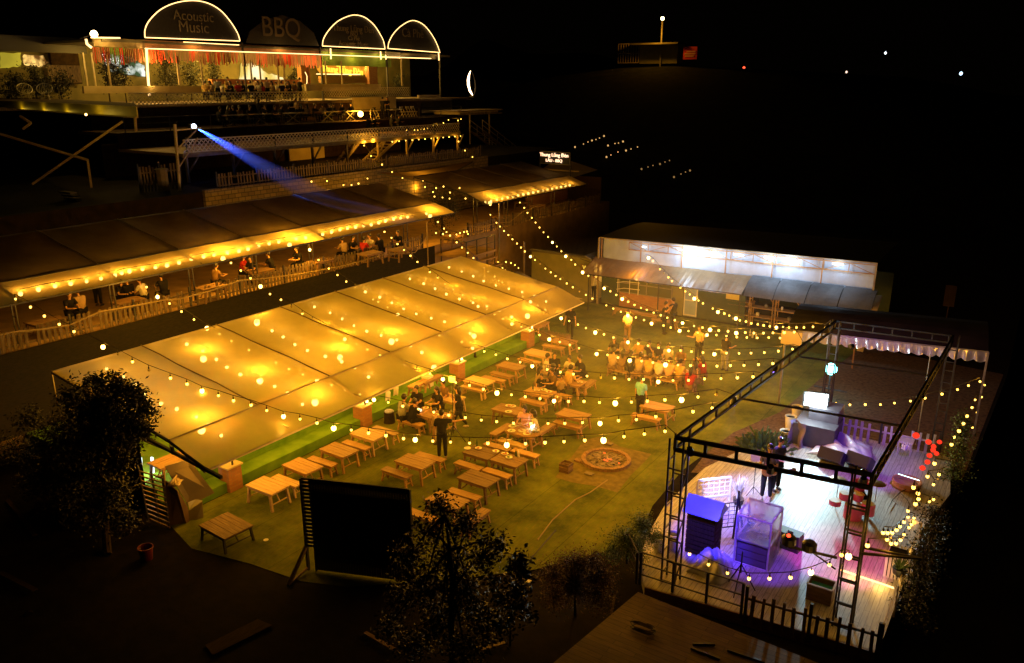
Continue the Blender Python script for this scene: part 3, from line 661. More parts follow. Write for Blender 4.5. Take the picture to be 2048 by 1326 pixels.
tr.build('truss',mat('rusty_paint',(.40,.22,.09),(.28,.15,.06),5,.6),kb)
m=MB(); m.bar((-21.45,41.8,4.03),(-6.4,41.8,4.26),.09,.06); m.bar((-21.5,41.85,0),(-21.5,41.85,4.0),.1); m.bar((-6.45,41.8,0),(-6.45,41.8,4.2),.08); m.build('frame',M['timber'],kb)
def roof(u,v):
    x=-21.5+15.1*u; a=v*1.35; return (x,41.75+6.5*math.sin(a)/.976,4.03+.23*u+.12*(math.sin(v*math.pi)))
m=MB(); m.grid(roof,40,12); m.build('roof',M['steel_b'],kb,True)
# tube lamps in front of the panels
for x,z,wt,lb in ((-16.0,3.98,170,'tube'),(-14.6,4.0,70,''),(-13.2,4.05,35,''),(-10.5,4.12,95,''),(-11.6,4.1,60,''),(-8.2,4.14,45,''),(-18.6,3.9,20,'')):
    p=V(x,41.72,z-.12); m=MB(); m.box(p,(.5 if wt>30 else .2,.05,.05)); o=m.build('tube_lamp',emis('white_tube',(.9,1,1),14),kb)
    point(p+V(0,-.42,-.12),wt*1.2,(.52,.74,1),.2,parent=kb)
# awnings
aw=thing('kitchen_awning','brown sheet awning lit from below at the left of the kitchen front','awning',(-17,41.2,2.5))
brn=sheet('brown_awning_sheet',(.62,.40,.20),.12,.5,.05,.4)
for i in range(3):
    x0,x1=-21.75+3.1*i,-21.75+3.1*(i+1)
    m=MB(); m.grid(lambda u,v:(x0+(x1-x0)*u,41.95-1.75*v,2.86-.68*v-.05*math.sin(u*3.1)+.01*math.sin(60*u)),30,6); m.build('awning_sheet',brn,aw)
fr=MB(); fr.bar((-21.8,40.2,2.15),(-12.4,40.2,2.2),.04)
for x in(-21.75,-18.6,-15.5,-12.45): fr.bar((x,41.95,2.83),(x,40.2,2.15),.04)
for x in(-21.3,-17.0,-12.5): fr.bar((x,40.3,0),(x,40.3,2.15),.05)
fr.build('frame',M['steel_b'],aw)
aw=thing('side_awning','row of curved translucent awning panels at the right of the kitchen front','awning',(-9.5,41.2,2.5))
gry=sheet('grey_awning_sheet',(.34,.34,.35),.1,.6,.02,.5)
for i in range(4):
    x0,x1=-12.4+1.55*i,-12.4+1.5*(i+1)+.05*i
    m=MB(); m.grid(lambda u,v:(x0+(x1-x0)*u,41.95-1.5*v,2.9+.012*i-.75*v*v-.05*v+.005*math.sin(70*u)),30,8); m.build('awning_sheet',gry,aw)
for i in range(5):
    x0=-12.4+1.53*i; m=MB(); m.tube([(x0,41.95-1.5*k/8,2.9-.75*(k/8)**2-.07) for k in range(9)],.03,5); m.build('frame',M['steel_b'],aw)
p=V(-18.6,40.9,2.05); pendant(tuple(p),2.45,75,'lamp glowing under the brown kitchen awning','lamps at the kitchen front',BL)
# red dish behind the window etc.
# wooden racks in the open shed
def rack(x,lb,h=1.75):
    t=thing('shelf_rack',lb,'rack',(x,42.6,0),'wooden shelf racks in the kitchen shed')
    for z in(.55,1.05,h-.05):
        m=MB()
        for k in range(3): m.box((x,42.38+k*.2,z),(1.35,.18,.04))
        m.build('shelf',M['wood'],t)
    for a in(-.62,.62):
        for b in(42.35,42.82): m=MB(); m.bar((x+a,b,0),(x+a,b,h),.05); m.build('leg',M['wood'],t)
    m=MB()
    for a in(-1,1): m.bar((x+a*.62,42.33,h-.3),(x+a*.42,42.33,h-.08),.03)
    m.build('brace',M['wood'],t); return t
rack(-13.1,'low wooden shelf rack beside the pale door',1.3); rack(-11.95,'tall wooden shelf rack in the middle of the shed'); rack(-10.55,'tall wooden shelf rack at the right of the shed')
m=MB(); m.box((-13.5,42.28,1.55),(.75,.03,.42)); tag(m.build('notice_board',mat('yellow_board',(.55,.45,.12),rough=.6)),'yellow notice board above the low shelf rack','board')
rr=random.Random(3)
for i in range(9):
    x=-13.4+.42*i; m=MB(); r=rr.uniform(.06,.12); m.lathe((x,42.5,.575 if i%2 else 1.075),[(r*.7,0),(r,.05),(r,.16),(r*.5,.2)],10)
    tag(m.build('pot',M['steel_g' if i%3 else 'white']),['squat white pot at the left end of the shed racks','grey pot low on the left shelf rack','grey pot upright on the left shelf rack','white pot between left and middle racks','grey pot on the middle rack, left side','grey pot on the middle rack, right side','white pot between middle and right racks','grey pot in the middle of the right rack','grey pot at the right end of the shed racks'][i],'pot','pots on the shelf racks')
# white bottles on the ground by the shed
for i,(px,py) in enumerate(((1500,672),(1505,676),(1512,678))):
    p=G(px,py,0); m=MB(); m.lathe(p,[(.05,0),(.055,.2),(.02,.3),(.02,.36)],8); tag(m.build('bottle',M['white']),('leftmost white bottle on the grass by the shed','middle white bottle on the grass by the shed','rightmost white bottle on the grass by the shed')[i],'bottle','white bottles on the grass')
# sloping timber post right of the shed and hut pieces behind the truss
m=MB(); m.bar((-6.5,40.6,.1),(-6.2,42.2,2.6),.3,.05); tag(m.build('leaning_board',M['timber']),'tall pale board leaning at the right end of the kitchen','board')
q_=AY(1713,661,38.0); m=MB(); m.box(q_,(.5,.1,.35)); m.bar((q_.x,38.08,0),(q_.x,38.08,q_.z),.06); tag(m.build('small_sign',mat('dim_red_board',(.2,.1,.05),rough=.8)),'small reddish sign board on a post behind the truss','sign')
m=MB(); m.box((-3.4,45.4,2.3),(.5,.06,1.1)); m.bar((-3.4,45.5,-3),(-3.4,45.5,2),.05); tag(m.build('shut_window',M['old']),'narrow grey framed window panel standing in the dark beyond the kitchen','window')
# ---------------- olive wall, toilet corner ----------------
wl=thing('olive_wall','olive green yard wall beside the timber post','wall',(-24,41.9,0))
m=MB(); m.box((-24.1,41.95,1.35),(4.1,.16,2.7)); m.build('panel',M['wall_o'],wl)
m=MB(); m.box((-24.1,41.95,2.75),(4.3,.4,.1)); m.build('cap',M['darktarp'],wl)
wc=thing('toilet_block','cream toilet block lit from inside beside the kitchen','building',(-21.9,42.5,0))
m=MB(); m.box((-21.9,44.0,1.3),(.9,.1,2.6)); m.box((-22.1,43,1.3),(.08,2,2.6)); m.build('wall',M['wall_c'],wc)
m=MB(); m.add([(-22.3,41.6,2.9),(-21.3,41.6,2.5),(-21.3,44,2.5),(-22.3,44,2.9),(-22.3,41.6,2.86),(-21.3,41.6,2.46),(-21.3,44,2.46),(-22.3,44,2.86)],[(0,1,2,3),(7,6,5,4),(0,4,5,1),(2,6,7,3)]); m.build('roof',M['steel_g'],wc)
point((-21.8,43,1.9),70,WARM2,.1,parent=wc)
def text(name,s,size,mt,parent=None,loc=(0,0,0),rot=(R(90),0,0),depth=.01,bold=0,align='CENTER'):
    c=bpy.data.curves.new('t','FONT'); c.body=s; c.size=size; c.align_x=align; c.align_y='CENTER'; c.extrude=depth; c.offset=bold
    o=bpy.data.objects.new('t',c); COL.objects.link(o); bpy.context.view_layer.update()
    me=bpy.data.meshes.new_from_object(o.evaluated_get(bpy.context.evaluated_depsgraph_get())); bpy.data.objects.remove(o)
    me.materials.clear(); me.materials.append(mt); o=bpy.data.objects.new(name,me); COL.objects.link(o)
    o.rotation_euler=rot; o.location=V(*loc)-(parent.location if parent else V(0,0,0)); o.parent=parent; return o
wcp=V(-21.95,41.3,2.25); ws=thing('toilet_sign','brown sign with yellow letters WC hanging by the kitchen corner','sign',wcp)
m=MB(); m.box(wcp,(.85,.05,.34)); m.build('board',M['wood_d'],ws); text('lettering','WC',.34,emis('yellow_letters',(1,.6,.05),1.2),ws,wcp+V(0,-.04,0))
m=MB(); m.bar(wcp+V(-.5,0,.5),wcp+V(.5,0,.3),.03); m.build('hanger',M['steel_b'],ws)
# food cart with lamps by the kitchen corner
fc=G(1187,585,0); ct=thing('food_cart','small lit food cart with a red cooler at the kitchen corner','cart',fc)
m=MB(); m.box(fc+V(0,0,.85),(1.1,.6,.08)); m.build('counter',M['white'],ct)
for a in(-1,1):
    for b in(-1,1): m=MB(); m.bar(fc+V(a*.5,b*.26,0),fc+V(a*.5,b*.26,.82),.04); m.build('leg',M['steel_g'],ct)
m=MB(); m.box(fc+V(.25,-.32,.45),(.4,.06,.4)); m.build('cooler',mat('red_plastic',(.55,.04,.02),rough=.4),ct)
for a in(-.35,0,.3): m=MB(); m.box(fc+V(a,.1,1.1),(.26,.04,.03)); m.build('tube_lamp',emis('warm_tube',(1,.8,.5),12),ct)
point(fc+V(0,-.1,1.25),22,WARM2,.08,parent=ct)
# yellow tarps and a lit path beside the far end of the tent
for A,lb in (([AX(1030,542,-22.6),AX(1075,558,-21.8),AX(1060,568,-21.4),AX(1035,555,-22.0)],'small yellow tarp flap at the far tent corner, upper one'),([AX(1058,562,-21.4),AX(1118,572,-20.4),AX(1112,580,-20.0),AX(1070,578,-20.0)],'yellow tarp flap beside the far tent corner, lower one')):
    m=MB(); m.grid(lambda u,v:A[0]*(1-u)*(1-v)+A[1]*u*(1-v)+A[2]*u*v+A[3]*(1-u)*v+V(0,0,.05*math.sin(u*6)),8,6); tag(m.build('tarp_flap',M['oldtarp'],None,True),lb,'tarp','yellow tarp flaps by the tent')
pts=[G(x,y,1.6) for x,y in ((963,495),(970,503),(985,516),(996,524),(1003,528),(1012,524),(1022,526),(1030,530),(1037,536))]
light_string('short string of bright white bulbs winding down the steps behind the tent',pts,None,'bulb strings behind the tent',lights=3,lw=14)
pts=[G(x,y,1.4) for x,y in ((998,530),(1005,536),(1000,520),(1010,540))]
light_string('knot of bright bulbs by the bush behind the tent',pts,None,'bulb strings behind the tent')
pts=[AX(x,y,-27.6) for x,y in ((872,466),(886,468),(893,464),(913,469),(920,466),(928,464),(934,463),(936,468))]
light_string('bulbs along the rail of the wooden stair landing',pts,None,'bulb strings behind the tent',lights=3,lw=12)
# stair landing between the roofs
ld=thing('stair_landing','small wooden landing with black railings beyond the front picket fence','landing',(-27.6,37.3,3.0))
m=MB(); m.box((-27.7,37.4,3.2),(2.0,3.0,.12)); m.build('platform',M['terr'],ld)
for x,y in ((-26.8,36),(-26.8,37),(-26.8,38),(-26.8,38.8),(-28.6,36)): m=MB(); m.bar((x,y,0),(x,y,4.1),.05); m.build('post',M['steel_b'],ld)
m=MB(); m.bar((-26.8,36,4.1),(-26.8,38.8,4.1),.05); m.bar((-26.8,36,3.7),(-26.8,38.8,3.7),.03); m.bar((-26.8,36,4.1),(-28.6,36,4.1),.05); m.build('railing',M['steel_b'],ld)
for k in range(7): m=MB(); m.box((-26.3+.33*k,37.4,3.0-.4*k),(.34,1.4,.06)); m.build('stair_tread',M['terr'],ld)

# ================= FIRE PIT =================
fp=G(1212,923,0); ft=thing('fire_pit','round brick fire pit with glowing embers on a dirt patch','fire pit',fp)
m=MB(); prof=[(.86,0),(.86,.13),(.72,.13),(.70,.05)]
n=40; vs=[];fs=[]
for r,z in prof:
    for k in range(n): a=2*math.pi*k/n; vs.append(fp+V(math.cos(a)*r,math.sin(a)*r,z+(.012*math.sin(k*2.3) if z>.1 else 0)))
for i in range(3):
    for k in range(n): fs.append((i*n+k,i*n+(k+1)%n,(i+1)*n+(k+1)%n,(i+1)*n+k))
m.add(vs,fs); m.build('brick_ring',M['pit'],ft)
def ashf(u,v):
    r=u*.72; a=v*2*math.pi; rr_=math.sin(a*3+r*9)*.012+random.uniform(-.008,.008)
    return fp+V(math.cos(a)*r,math.sin(a)*r,.07+.03*(1-u)+rr_)
m=MB(); m.grid(ashf,10,40); m.build('ash_bed',M['ash'],ft)
em=emis('glowing_ember',(1,.13,.02),2.2)
for k in range(26):
    a=random.uniform(0,6.28); r=abs(random.gauss(0,.19)); p=fp+V(.05+math.cos(a)*r*1.4,-.05+math.sin(a)*r,.12)
    m=MB(); m.ball(p,random.uniform(.018,.04),5,4,(1.3,.8,.6)); m.build('ember' if k%3 else 'coal',em if k%3==1 else M['black'],ft)
point(fp+V(0,0,.25),3,(1,.25,.05),.1,parent=ft)
m=MB(); pp=[(1118,945),(1168,868),(1300,905),(1245,980),(1200,985)]
m.add([G(x,y,.02) for x,y in ((1110,955),(1150,905),(1168,880),(1205,872),(1240,893),(1303,908),(1288,925),(1262,950),(1235,985),(1190,972),(1145,965))],[tuple(range(11))]); struct(m.build('dirt_patch',M['patch']))
c=G(1132,943,0); t=thing('crate','small wooden crate beside the fire pit','crate',c,None,)
for z in(.06,.17,.28):
    m=MB()
    for a in(-1,1): m.box(c+V(a*.17,0,z),(.02,.34,.09)); m.box(c+V(0,a*.17,z),(.34,.02,.09))
    m.build('slat_ring',M['wood_d'],t)
m=MB(); m.box(c+V(0,0,.02),(.33,.33,.02)); m.build('bottom',M['wood_d'],t)
for px,py,lb in ((1158,922,'loose brick stack at the left of the fire pit rim'),(1178,948,'flat pale tile lying before the fire pit'),(1217,888,'flat stone slab behind the fire pit')):
    c=G(px,py,.03); m=MB(); m.box(c+V(0,0,.02),(.3,.2,.06 if 'brick' in lb else .03)); tag(m.build('stone_tile',M['pit'] if 'brick' in lb else M['concrete']),lb,'stone','stones around the fire pit')
# worn kerb line in the lawn
m=MB(); m.tube([G(x,y,.02) for x,y in ((1075,1080),(1105,1040),(1150,1000),(1180,985),(1215,960))],.02,5); tag(m.build('cable_strip',M['rope']),'thin pale cable lying across the lawn below the fire pit','cable')
m=MB(); m.tube([G(x,y,.01) for x,y in ((1010,1105),(1060,1120),(1090,1085),(1112,1060))],.02,5); tag(m.build('cable_strip',M['cable']),'dark crease of cable snaking over the near lawn','cable')
# ================= UPPER DECKS AND RESTAURANT =================
def lattice(p,q,z0,z1,parent,mt='rail',step=.28,w=.05,name='lattice_panel',y=0):
    p=V(*p);q=V(*q); L=(q-p).length; d=(q-p)/L; h=z1-z0; m=MB(); n=V(d.y,-d.x,0)
    k=-int(h/step)
    while k*step<L:
        a=k*step; s0=max(0,-a); s1=min(h,L-a)
        if s1>s0: m.bar(p+d*(a+s0)+V(0,0,z0-p.z+s0),p+d*(a+s1)+V(0,0,z0-p.z+s1),w,.006,up=n)
        b=a+h; t0=max(0,b-L); t1=min(h,b)
        if t1>t0: m.bar(p+d*(b-t0)+V(0,0,z0-p.z+t0)+n*.007,p+d*(b-t1)+V(0,0,z0-p.z+t1)+n*.007,w,.006,up=n)
        k+=1
    m.bar(p+V(0,0,z1-p.z),q+V(0,0,z1-p.z),.06,.06); m.bar(p+V(0,0,z0-p.z),q+V(0,0,z0-p.z),.05,.05)
    return m.build(name,M[mt],parent)
dk=thing('lattice_deck','raised timber deck on posts with white lattice railing above the picket fence','deck',(-43,40,7.3))
m=MB(); m.box((-43.2,40.6,8.82),(6.2,25.4,.16)); m.build('floor',M['wood_d'],dk)
m=MB(); m.bar((-40.05,27.9,8.78),(-40.05,53.2,8.78),.12,.2); m.build('edge_beam',M['timber'],dk)
for k in range(8): lattice((-40,28+3.14*k,8.9),(-40,28+3.14*(k+1),8.9),8.95,9.62,dk)
for k in range(9):
    y=28.2+3.1*k; m=MB(); m.bar((-40.15,y,7.3),(-40.15,y,8.75),.13); m.build('post',M['timber'],dk)
    m=MB(); m.bar((-40.15,y,7.75),(-40.15,y+.8,8.7),.08); m.build('brace',M['timber'],dk)
    m=MB(); m.bar((-40.02,y,8.9),(-40.02,y,9.75),.06); m.build('railing_post',M['steel_b'],dk)
m=MB(); m.box((-46.2,40,8.2),(.15,26,2.0)); m.build('back_wall',M['old'],dk)
m=MB(); m.box((-45.9,42.3,8.1),(.16,3.4,1.6)); m.build('door_panel',M['wall_c'],dk)
point((-43.4,42.0,8.45),50,WARM,.1,parent=dk); point((-42.0,44.5,8.5),90,WARM,.1,parent=dk); point((-43.0,49.5,8.5),60,WARM,.1,parent=dk)
# stair flights under the deck
def stairs(label,a,b,w,n,wv,mt='timber'):
    a=V(*a);b=V(*b); t=thing('staircase',label,'stairs',b,'timber stair flights on the upper terraces'); d=V(wv[0],wv[1],0).normalized()
    for s in(-1,1):
        m=MB(); m.bar(a+d*(s*w/2),b+d*(s*w/2),.05,.2); m.build('stringer',M[mt],t)
    for k in range(1,n): m=MB(); p=a+(b-a)*(k/n); dd=(b-a); dd.z=0; dd.normalize(); m.bar(p-d*w/2,p+d*w/2,.24,.035); m.build('tread',M[mt],t)
    return t
stairs('brightly lit timber stair flight under the lattice deck',(-40.6,45.8,8.8),(-40.6,43.0,7.3),1.0,8,(1,0))
stairs('dark timber stair flight to the left of the lit one',(-40.9,42.4,8.8),(-40.9,40.4,7.3),.7,7,(1,0),'fence')
st=stairs('white railed stair going down at the right end of the decks',(-46,63.6,8.4),(-45.4,70.2,4.9),1.5,14,(1,0))
for s in(-.75,.75):
    m=MB(); m.tube([(-46+s,63.6,9.4),(-45.4+s,70.2,5.9)],.04,6); m.tube([(-46+s,63.6,8.95),(-45.4+s,70.2,5.45)],.03,6)
    for k in range(7): q=V(-46+s,63.6,8.4)+V(.6,6.6,-3.5)*(k/6); m.bar(q,q+V(0,0,1),.04)
    m.build('railing',M['white'],st)
m=MB(); 
light_string('bulbs hung along the edge beam of the lattice deck',[V(-39.95,45.0+.74*k,8.62) for k in range(12)],None,'bulb strings on the upper decks',lights=3,lw=40)
light_string('bulbs clustered round the stair under the lattice deck',[AX(x,y,-39.9) for x,y in ((730,283),(728,291),(742,312),(748,279))],None,'bulb strings on the upper decks',lights=1,lw=40)
light_string('bulbs strung along the railing at the right end of the lattice deck',[AX(x,y,-41) for x,y in ((813,260),(829,260),(836,260),(842,259),(848,258),(855,257),(867,250),(875,250),(887,246),(897,240),(916,241),(922,238))],None,'bulb strings on the upper decks',lights=3,lw=30)
light_string('loose bulbs hanging between fence and flat tan roof',[AX(x,y,-36) for x,y in ((917,283),(930,301),(945,314))],None,'bulb strings on the upper decks',lw=8)
light_string('short row of bulbs above the long dark roof',[AX(x,y,-35) for x,y in ((623,363),(654,362),(687,370),(703,370),(717,367),(735,357))],None,'bulb strings on the upper decks',lights=2,lw=25)
light_string('bulbs sloping down over the flat tan roof',[AX(x,y,-33.5) for x,y in ((764,329),(784,344),(805,356),(846,361),(850,374))],None,'bulb strings on the upper decks',lights=3,lw=10)
light_string('bulbs in the shrub between the two dark roofs',[AX(x,y,-30.5) for x,y in ((866,384),(869,393),(872,376),(885,395),(899,397),(919,376),(931,397),(887,373),(900,385))],None,'bulb strings on the upper decks',lights=4,lw=10)
p=AX(721,228,-46.5)
t=thing('flood_lamp','very bright lamp standing on the upper deck floor beside the seated guests','lamp',p); m=MB(); m.ball(p,.22,10,8); m.build('globe',M['bulbL'],t); m=MB(); m.lathe(p-V(0,0,.3),[(.1,0),(.08,.06),(.05,.12)],8); m.build('base',M['black'],t); point(p+V(0,0,.05),700,WARM,.2,parent=t)
# upper tier floor, dark timber, and guests' level
ut=thing('upper_deck','dark timber terrace with tables in front of the restaurant','deck',(-48,45,9.8))
m=MB(); m.box((-48.2,45,9.72),(4.2,34,.16)); m.build('floor',M['old'],ut)
m=MB(); m.box((-46.1,45,9.2),(.08,34,.9)); m.build('fascia',M['old'],ut)
m=MB()
for k in range(12): m.bar((-46.1,28.5+3*k,9.8),(-46.1,28.5+3*k,10.65),.04)
m.bar((-46.1,28.5,10.65),(-46.1,61.5,10.65),.04); m.bar((-46.1,28.5,10.3),(-46.1,61.5,10.3),.025); m.build('railing',M['steel_b'],ut)
# right extension deck with joists, posts
ed=thing('extension_deck','narrow deck extension on slim posts carrying the crescent light','deck',(-46.5,64,9.9))
m=MB(); m.box((-46.6,63.2,10.25),(3.0,7.2,.1)); m.build('floor',M['timber'],ed)
m=MB()
for k in range(12): m.box((-46.6,60.0+.55*k,10.08),(2.9,.05,.22))
m.bar((-45.1,59.7,9.95),(-45.1,66.7,9.95),.05); m.build('joists',M['rail'],ed)
for y,x in ((61.7,-45.3),(64.8,-45.3)): m=MB(); m.tube([(x,y,5.5),(x,y,10.2)],.07,8); m.build('post',M['rail'],ed)
cr=thing('crescent_light','tall crescent shaped light standing on the deck extension','lamp',AX(944,192,-46)); c=[AX(x,y,-46) for x,y in ((941,142),(938,150),(936.5,160),(937,171),(940,182),(945,190))]
m=MB(); m.tube(c,[.03,.07,.11,.11,.09,.04],8); m.build('tube_lamp',emis('crescent_glow',(1,.66,.35),9),cr)
c2=[AX(x,y,-46.1) for x,y in ((941,140),(947,150),(950,163),(951,176),(949,188))]; m=MB(); m.tube(c2,.04,6); m.build('frame',M['steel_b'],cr)
m=MB(); m.box(AX(946,193,-46),(.5,.5,.08)); m.build('base',M['steel_b'],cr); point(AX(939,168,-45.7),30,WARM2,.15,parent=cr)
# ---------- restaurant ----------
rs=thing('restaurant','hillside restaurant with open front, arched signs, red fringe and lit interior','building',(-56,50,11.3))
m=MB(); m.box((-57,46,11.2),(13.5,46,.2)); m.build('floor',M['fence'],rs)
m=MB(); m.box((-53.0,50,10.5),(.2,38,1.3)); m.build('plinth',M['wall_c'],rs)
m=MB(); m.box((-61,50,13.4),(.2,44,4.2)); m.build('back_wall',mat('olive_inner_wall',(.20,.17,.06),(.12,.11,.04),.8,.8),rs)
m=MB(); m.box((-57.2,50.5,15.3),(8.4,37,.15)); m.build('ceiling',M['darktarp'],rs)
def rr_pts(L,X): return [AX(x,y,X) for x,y in L]
X=-53.0
# parapet counters
for a,b,y0,y1,nm in ((165,400,172,187,'parapet'),(610,760,168,182,'parapet'),(836,880,190,207,'parapet'),(705,790,195,224,'counter')):
    XX=-52.6 if nm=='parapet' else -50.2
    p=AX(a,y0,XX);q=AX(b,y0,XX);r=AX(a,y1,XX); m=MB(); m.box(((XX),(p.y+q.y)/2,(p.z+r.z)/2),(.2,q.y-p.y,p.z-r.z)); m.build(nm,M['wall_c'],rs)
# slim front columns, the black ones reach the arches
for x,y0,y1,mt,w in ((484,85,200,'steel_b',.12),(640,95,215,'steel_b',.14),(772,92,200,'steel_b',.14),(879,105,236,'steel_b',.14),(353,112,170,'timber',.14),(400,112,170,'timber',.1),(500,120,170,'timber',.1),(518,120,170,'timber',.1),(554,118,170,'timber',.1),(566,118,170,'timber',.1),(650,122,168,'timber',.1),(682,122,168,'timber',.1),(165,105,172,'rail',.1),(182,105,172,'rail',.1),(213,110,172,'timber',.1),(802,115,172,'timber',.12)):
    p=AX(x,y0,X);q=AX(x,y1,X); m=MB(); m.box((X,p.y,(p.z+q.z)/2),(w,w,p.z-q.z)); m.build('column',M[mt],rs)
for a,b in ((597,609),(733,752),(613,618)):
    p=AX(a,122,-56);q=AX(b,168,-56); m=MB(); m.box((-56,(p.y+q.y)/2,(p.z+q.z)/2),(.5,q.y-p.y,p.z-q.z)); m.build('brick_column',M['brick'],rs)
# header band in three colours
for a,b,y0,y1,mt in ((290,640,84,104,'brick'),(645,782,98,121,'green'),(782,879,106,116,'steel_b'),(185,290,78,82,'timber')):
    p=AX(a,(y0+y1)/2-6,X-.1);q=AX(b,(y0+y1)/2+6,X-.1); m=MB(); zt=15.45; zb={'brick':14.9,'green':14.1,'steel_b':14.95,'timber':14.9}[mt]
    m.box((X-.15,(p.y+q.y)/2,(zt+zb)/2),(.12,q.y-p.y,zt-zb)); m.build('header_band',mat('green_fascia',(.16,.28,.03),(.22,.34,.05),2,.7) if mt=='green' else M[mt],rs)
lattice(AX(770,104,X+.1),AX(800,106,X+.1),14.9,15.4,rs,'white',.18); 
# hanging fringe of coloured strips
cols={'r':mat('red_ribbon',(.55,.03,.01),rough=.6),'o':mat('rust_ribbon',(.22,.06,.03),rough=.6),'g':mat('green_ribbon',(.12,.22,.03),rough=.6),'p':mat('pink_ribbon',(.6,.2,.15),rough=.6)}
for a,b,seq,zt,zb in ((186,288,'ppogggoopp',14.85,13.9),(292,480,'orrorooror',14.85,14.0),(482,642,'orroorprrr',14.85,13.9)):
    rg=random.Random(a); p=AX(a,100,X+.05);q=AX(b,108,X+.05); n=int((q.y-p.y)/.13)
    mm=MB(); ids=[]
    for i in range(n):
        y=p.y+(q.y-p.y)*i/n; c=seq[int(i/n*10)]; c=c if rg.random()<.6 else rg.choice('roo'); z=zb+rg.uniform(-.12,.2)
        mm.bar((X+.06+rg.uniform(-.02,.02),y,zt),(X+.06+rg.uniform(-.05,.05),y+rg.uniform(-.03,.03),z),.012,.12,up=V(1,0,0)); ids+=['rogp'.index(c)]*6
    o=mm.build('fringe',cols['r'],rs)
    for c in 'ogp': o.data.materials.append(cols[c])
    o.data.polygons.foreach_set('material_index',ids)
# arches outlined in led tube, dark sign boards with faint painted letters
def smooth(L):
    out=[L[0]]; n=len(L)
    for i in range(n-1):
        p0=L[max(0,i-1)];p1=L[i];p2=L[i+1];p3=L[min(n-1,i+2)]
        for k in range(1,6):
            t=k/5; out.append(tuple(.5*(2*p1[j]+(p2[j]-p0[j])*t+(2*p0[j]-5*p1[j]+4*p2[j]-p3[j])*t*t+(3*p1[j]-p0[j]-3*p2[j]+p3[j])*t**3) for j in(0,1)))
    return out
def arch(L,label,lines,sz):
    L=smooth(L); P=rr_pts(L,X+.12); t=thing('arched_sign',label,'sign',P[0],'arched signs on the restaurant roof')
    m=MB(); m.tube(P+[P[0]],.035,6); m.build('led_tube',M['led'],t)
    m=MB(); B=[V(p.x-.1,p.y,p.z) for p in P]; n=len(B); m.add(B+[b-V(.08,0,0) for b in B],[tuple(range(n)),tuple(range(n,2*n))[::-1]]+[(i,i+n,(i+1)%n+n,(i+1)%n) for i in range(n)]); m.build('board',M['steel_b'],t)
    for s,px,py,z in lines: text('lettering',s,z,mat('faded_letters',(.16,.13,.1),rough=.7),t,AX(px,py,X+.06),(R(90),0,R(90)),.01)
    return t
arch([(290,75),(290,60),(298,42),(320,20),(350,6),(385,1),(415,6),(440,20),(460,42),(475,66),(480,82)],'largest arched sign outlined in light, lettered Acoustic Music',[('Acoustic',388,33,.95),('Music',388,55,1.1)],1)
arch([(645,92),(647,78),(658,60),(675,43),(695,33),(711,30),(730,35),(748,50),(760,68),(767,82),(770,98)],'middle arched sign outlined in light above the green band',[('Thung Lũng Đèn',708,58,.75),('BBQ',708,68,.5),('Cà Phê',708,77,.5),('Acoustic Music',708,88,.6)],1)
arch([(776,97),(778,84),(788,66),(805,50),(825,41),(845,48),(860,64),(872,84),(880,105)],'rightmost arched sign outlined in light, lettered Cà Phê',[('Cà Phê',826,67,1.1)],1)
t=thing('roof_sign','unlit dark sign board lettered BBQ between the arched signs','sign',AX(560,90,X)); P=rr_pts([(492,86),(500,62),(530,40),(565,30),(600,42),(628,66),(638,92)],X-.1); n=len(P)
m=MB(); m.add(P+[b-V(.08,0,0) for b in P],[tuple(range(n)),tuple(range(n,2*n))[::-1]]+[(i,i+n,(i+1)%n+n,(i+1)%n) for i in range(n)]); m.build('board',M['steel_b'],t)
text('lettering','BBQ',2.1,mat('pale_letters',(.11,.085,.07),rough=.7),t,AX(563,57,X+.02),(R(90),0,R(90)),.01)
def led(label,L,XX=X+.2,r=.04,w=0,mt='led'):
    P=rr_pts(L,XX); m=MB(); m.tube(P,r,6); o=tag(m.build('led_strip',M[mt]),label,'led strip','led strips on the restaurant')
    if w:
        for i in range(len(P)-1): point((P[i]+P[i+1])/2+V(.25,0,0),w*6,WARM2,.15)
led('long horizontal light strip under the arched signs',[(290,97),(480,103.5),(640,109),(770,114),(862,117)],w=8)
led('thick bright vertical light column at the left of the red fringe',[(293,98),(295,140),(299,191)],r=.09,w=45)
led('short vertical light strip left of the green band',[(661,97),(662,118)],r=.06,w=6)
led('short vertical light strip right of the green band',[(761,103),(762,119)],r=.06,w=6)
led('short light strip on the black post between two arches',[(771,110),(772,119)],r=.05)
led('short light strip at the right end of the arches',[(877,104),(878,121)],r=.05,w=4)
led('broken light strip tucked above the red fringe',[(367,84),(420,87),(478,90)],r=.03)
led('light strip along the eave at the far left of the fringe',[(182,75),(240,76)],r=.05,w=8)
led('curved light strip inside beside the brick column',[(610,144),(614,152),(614,165),(611,172)],XX=-54,r=.03)
p=AX(188,68,X+1.6); t=thing('flood_lamp','blazing yellow flood lamp at the left corner of the restaurant roof','lamp',p); m=MB(); m.ball(p,.22,10,8); m.build('globe',emis('hot_yellow',(1,.70,.30),22),t); m=MB(); m.bar(p+V(-1.6,0,-.2),p,.06); m.build('bracket',M['steel_b'],t); point(p+V(.35,0,0),520,(1,.55,.06),.2,parent=t)
m=MB(); m.tube([AX(172,78,X+.2),AX(174,88,X+.2),AX(183,95,X+.2)],.08,6); tag(m.build('led_strip',M['led']),'short hooked light strip hanging below the blazing flood lamp','led strip')
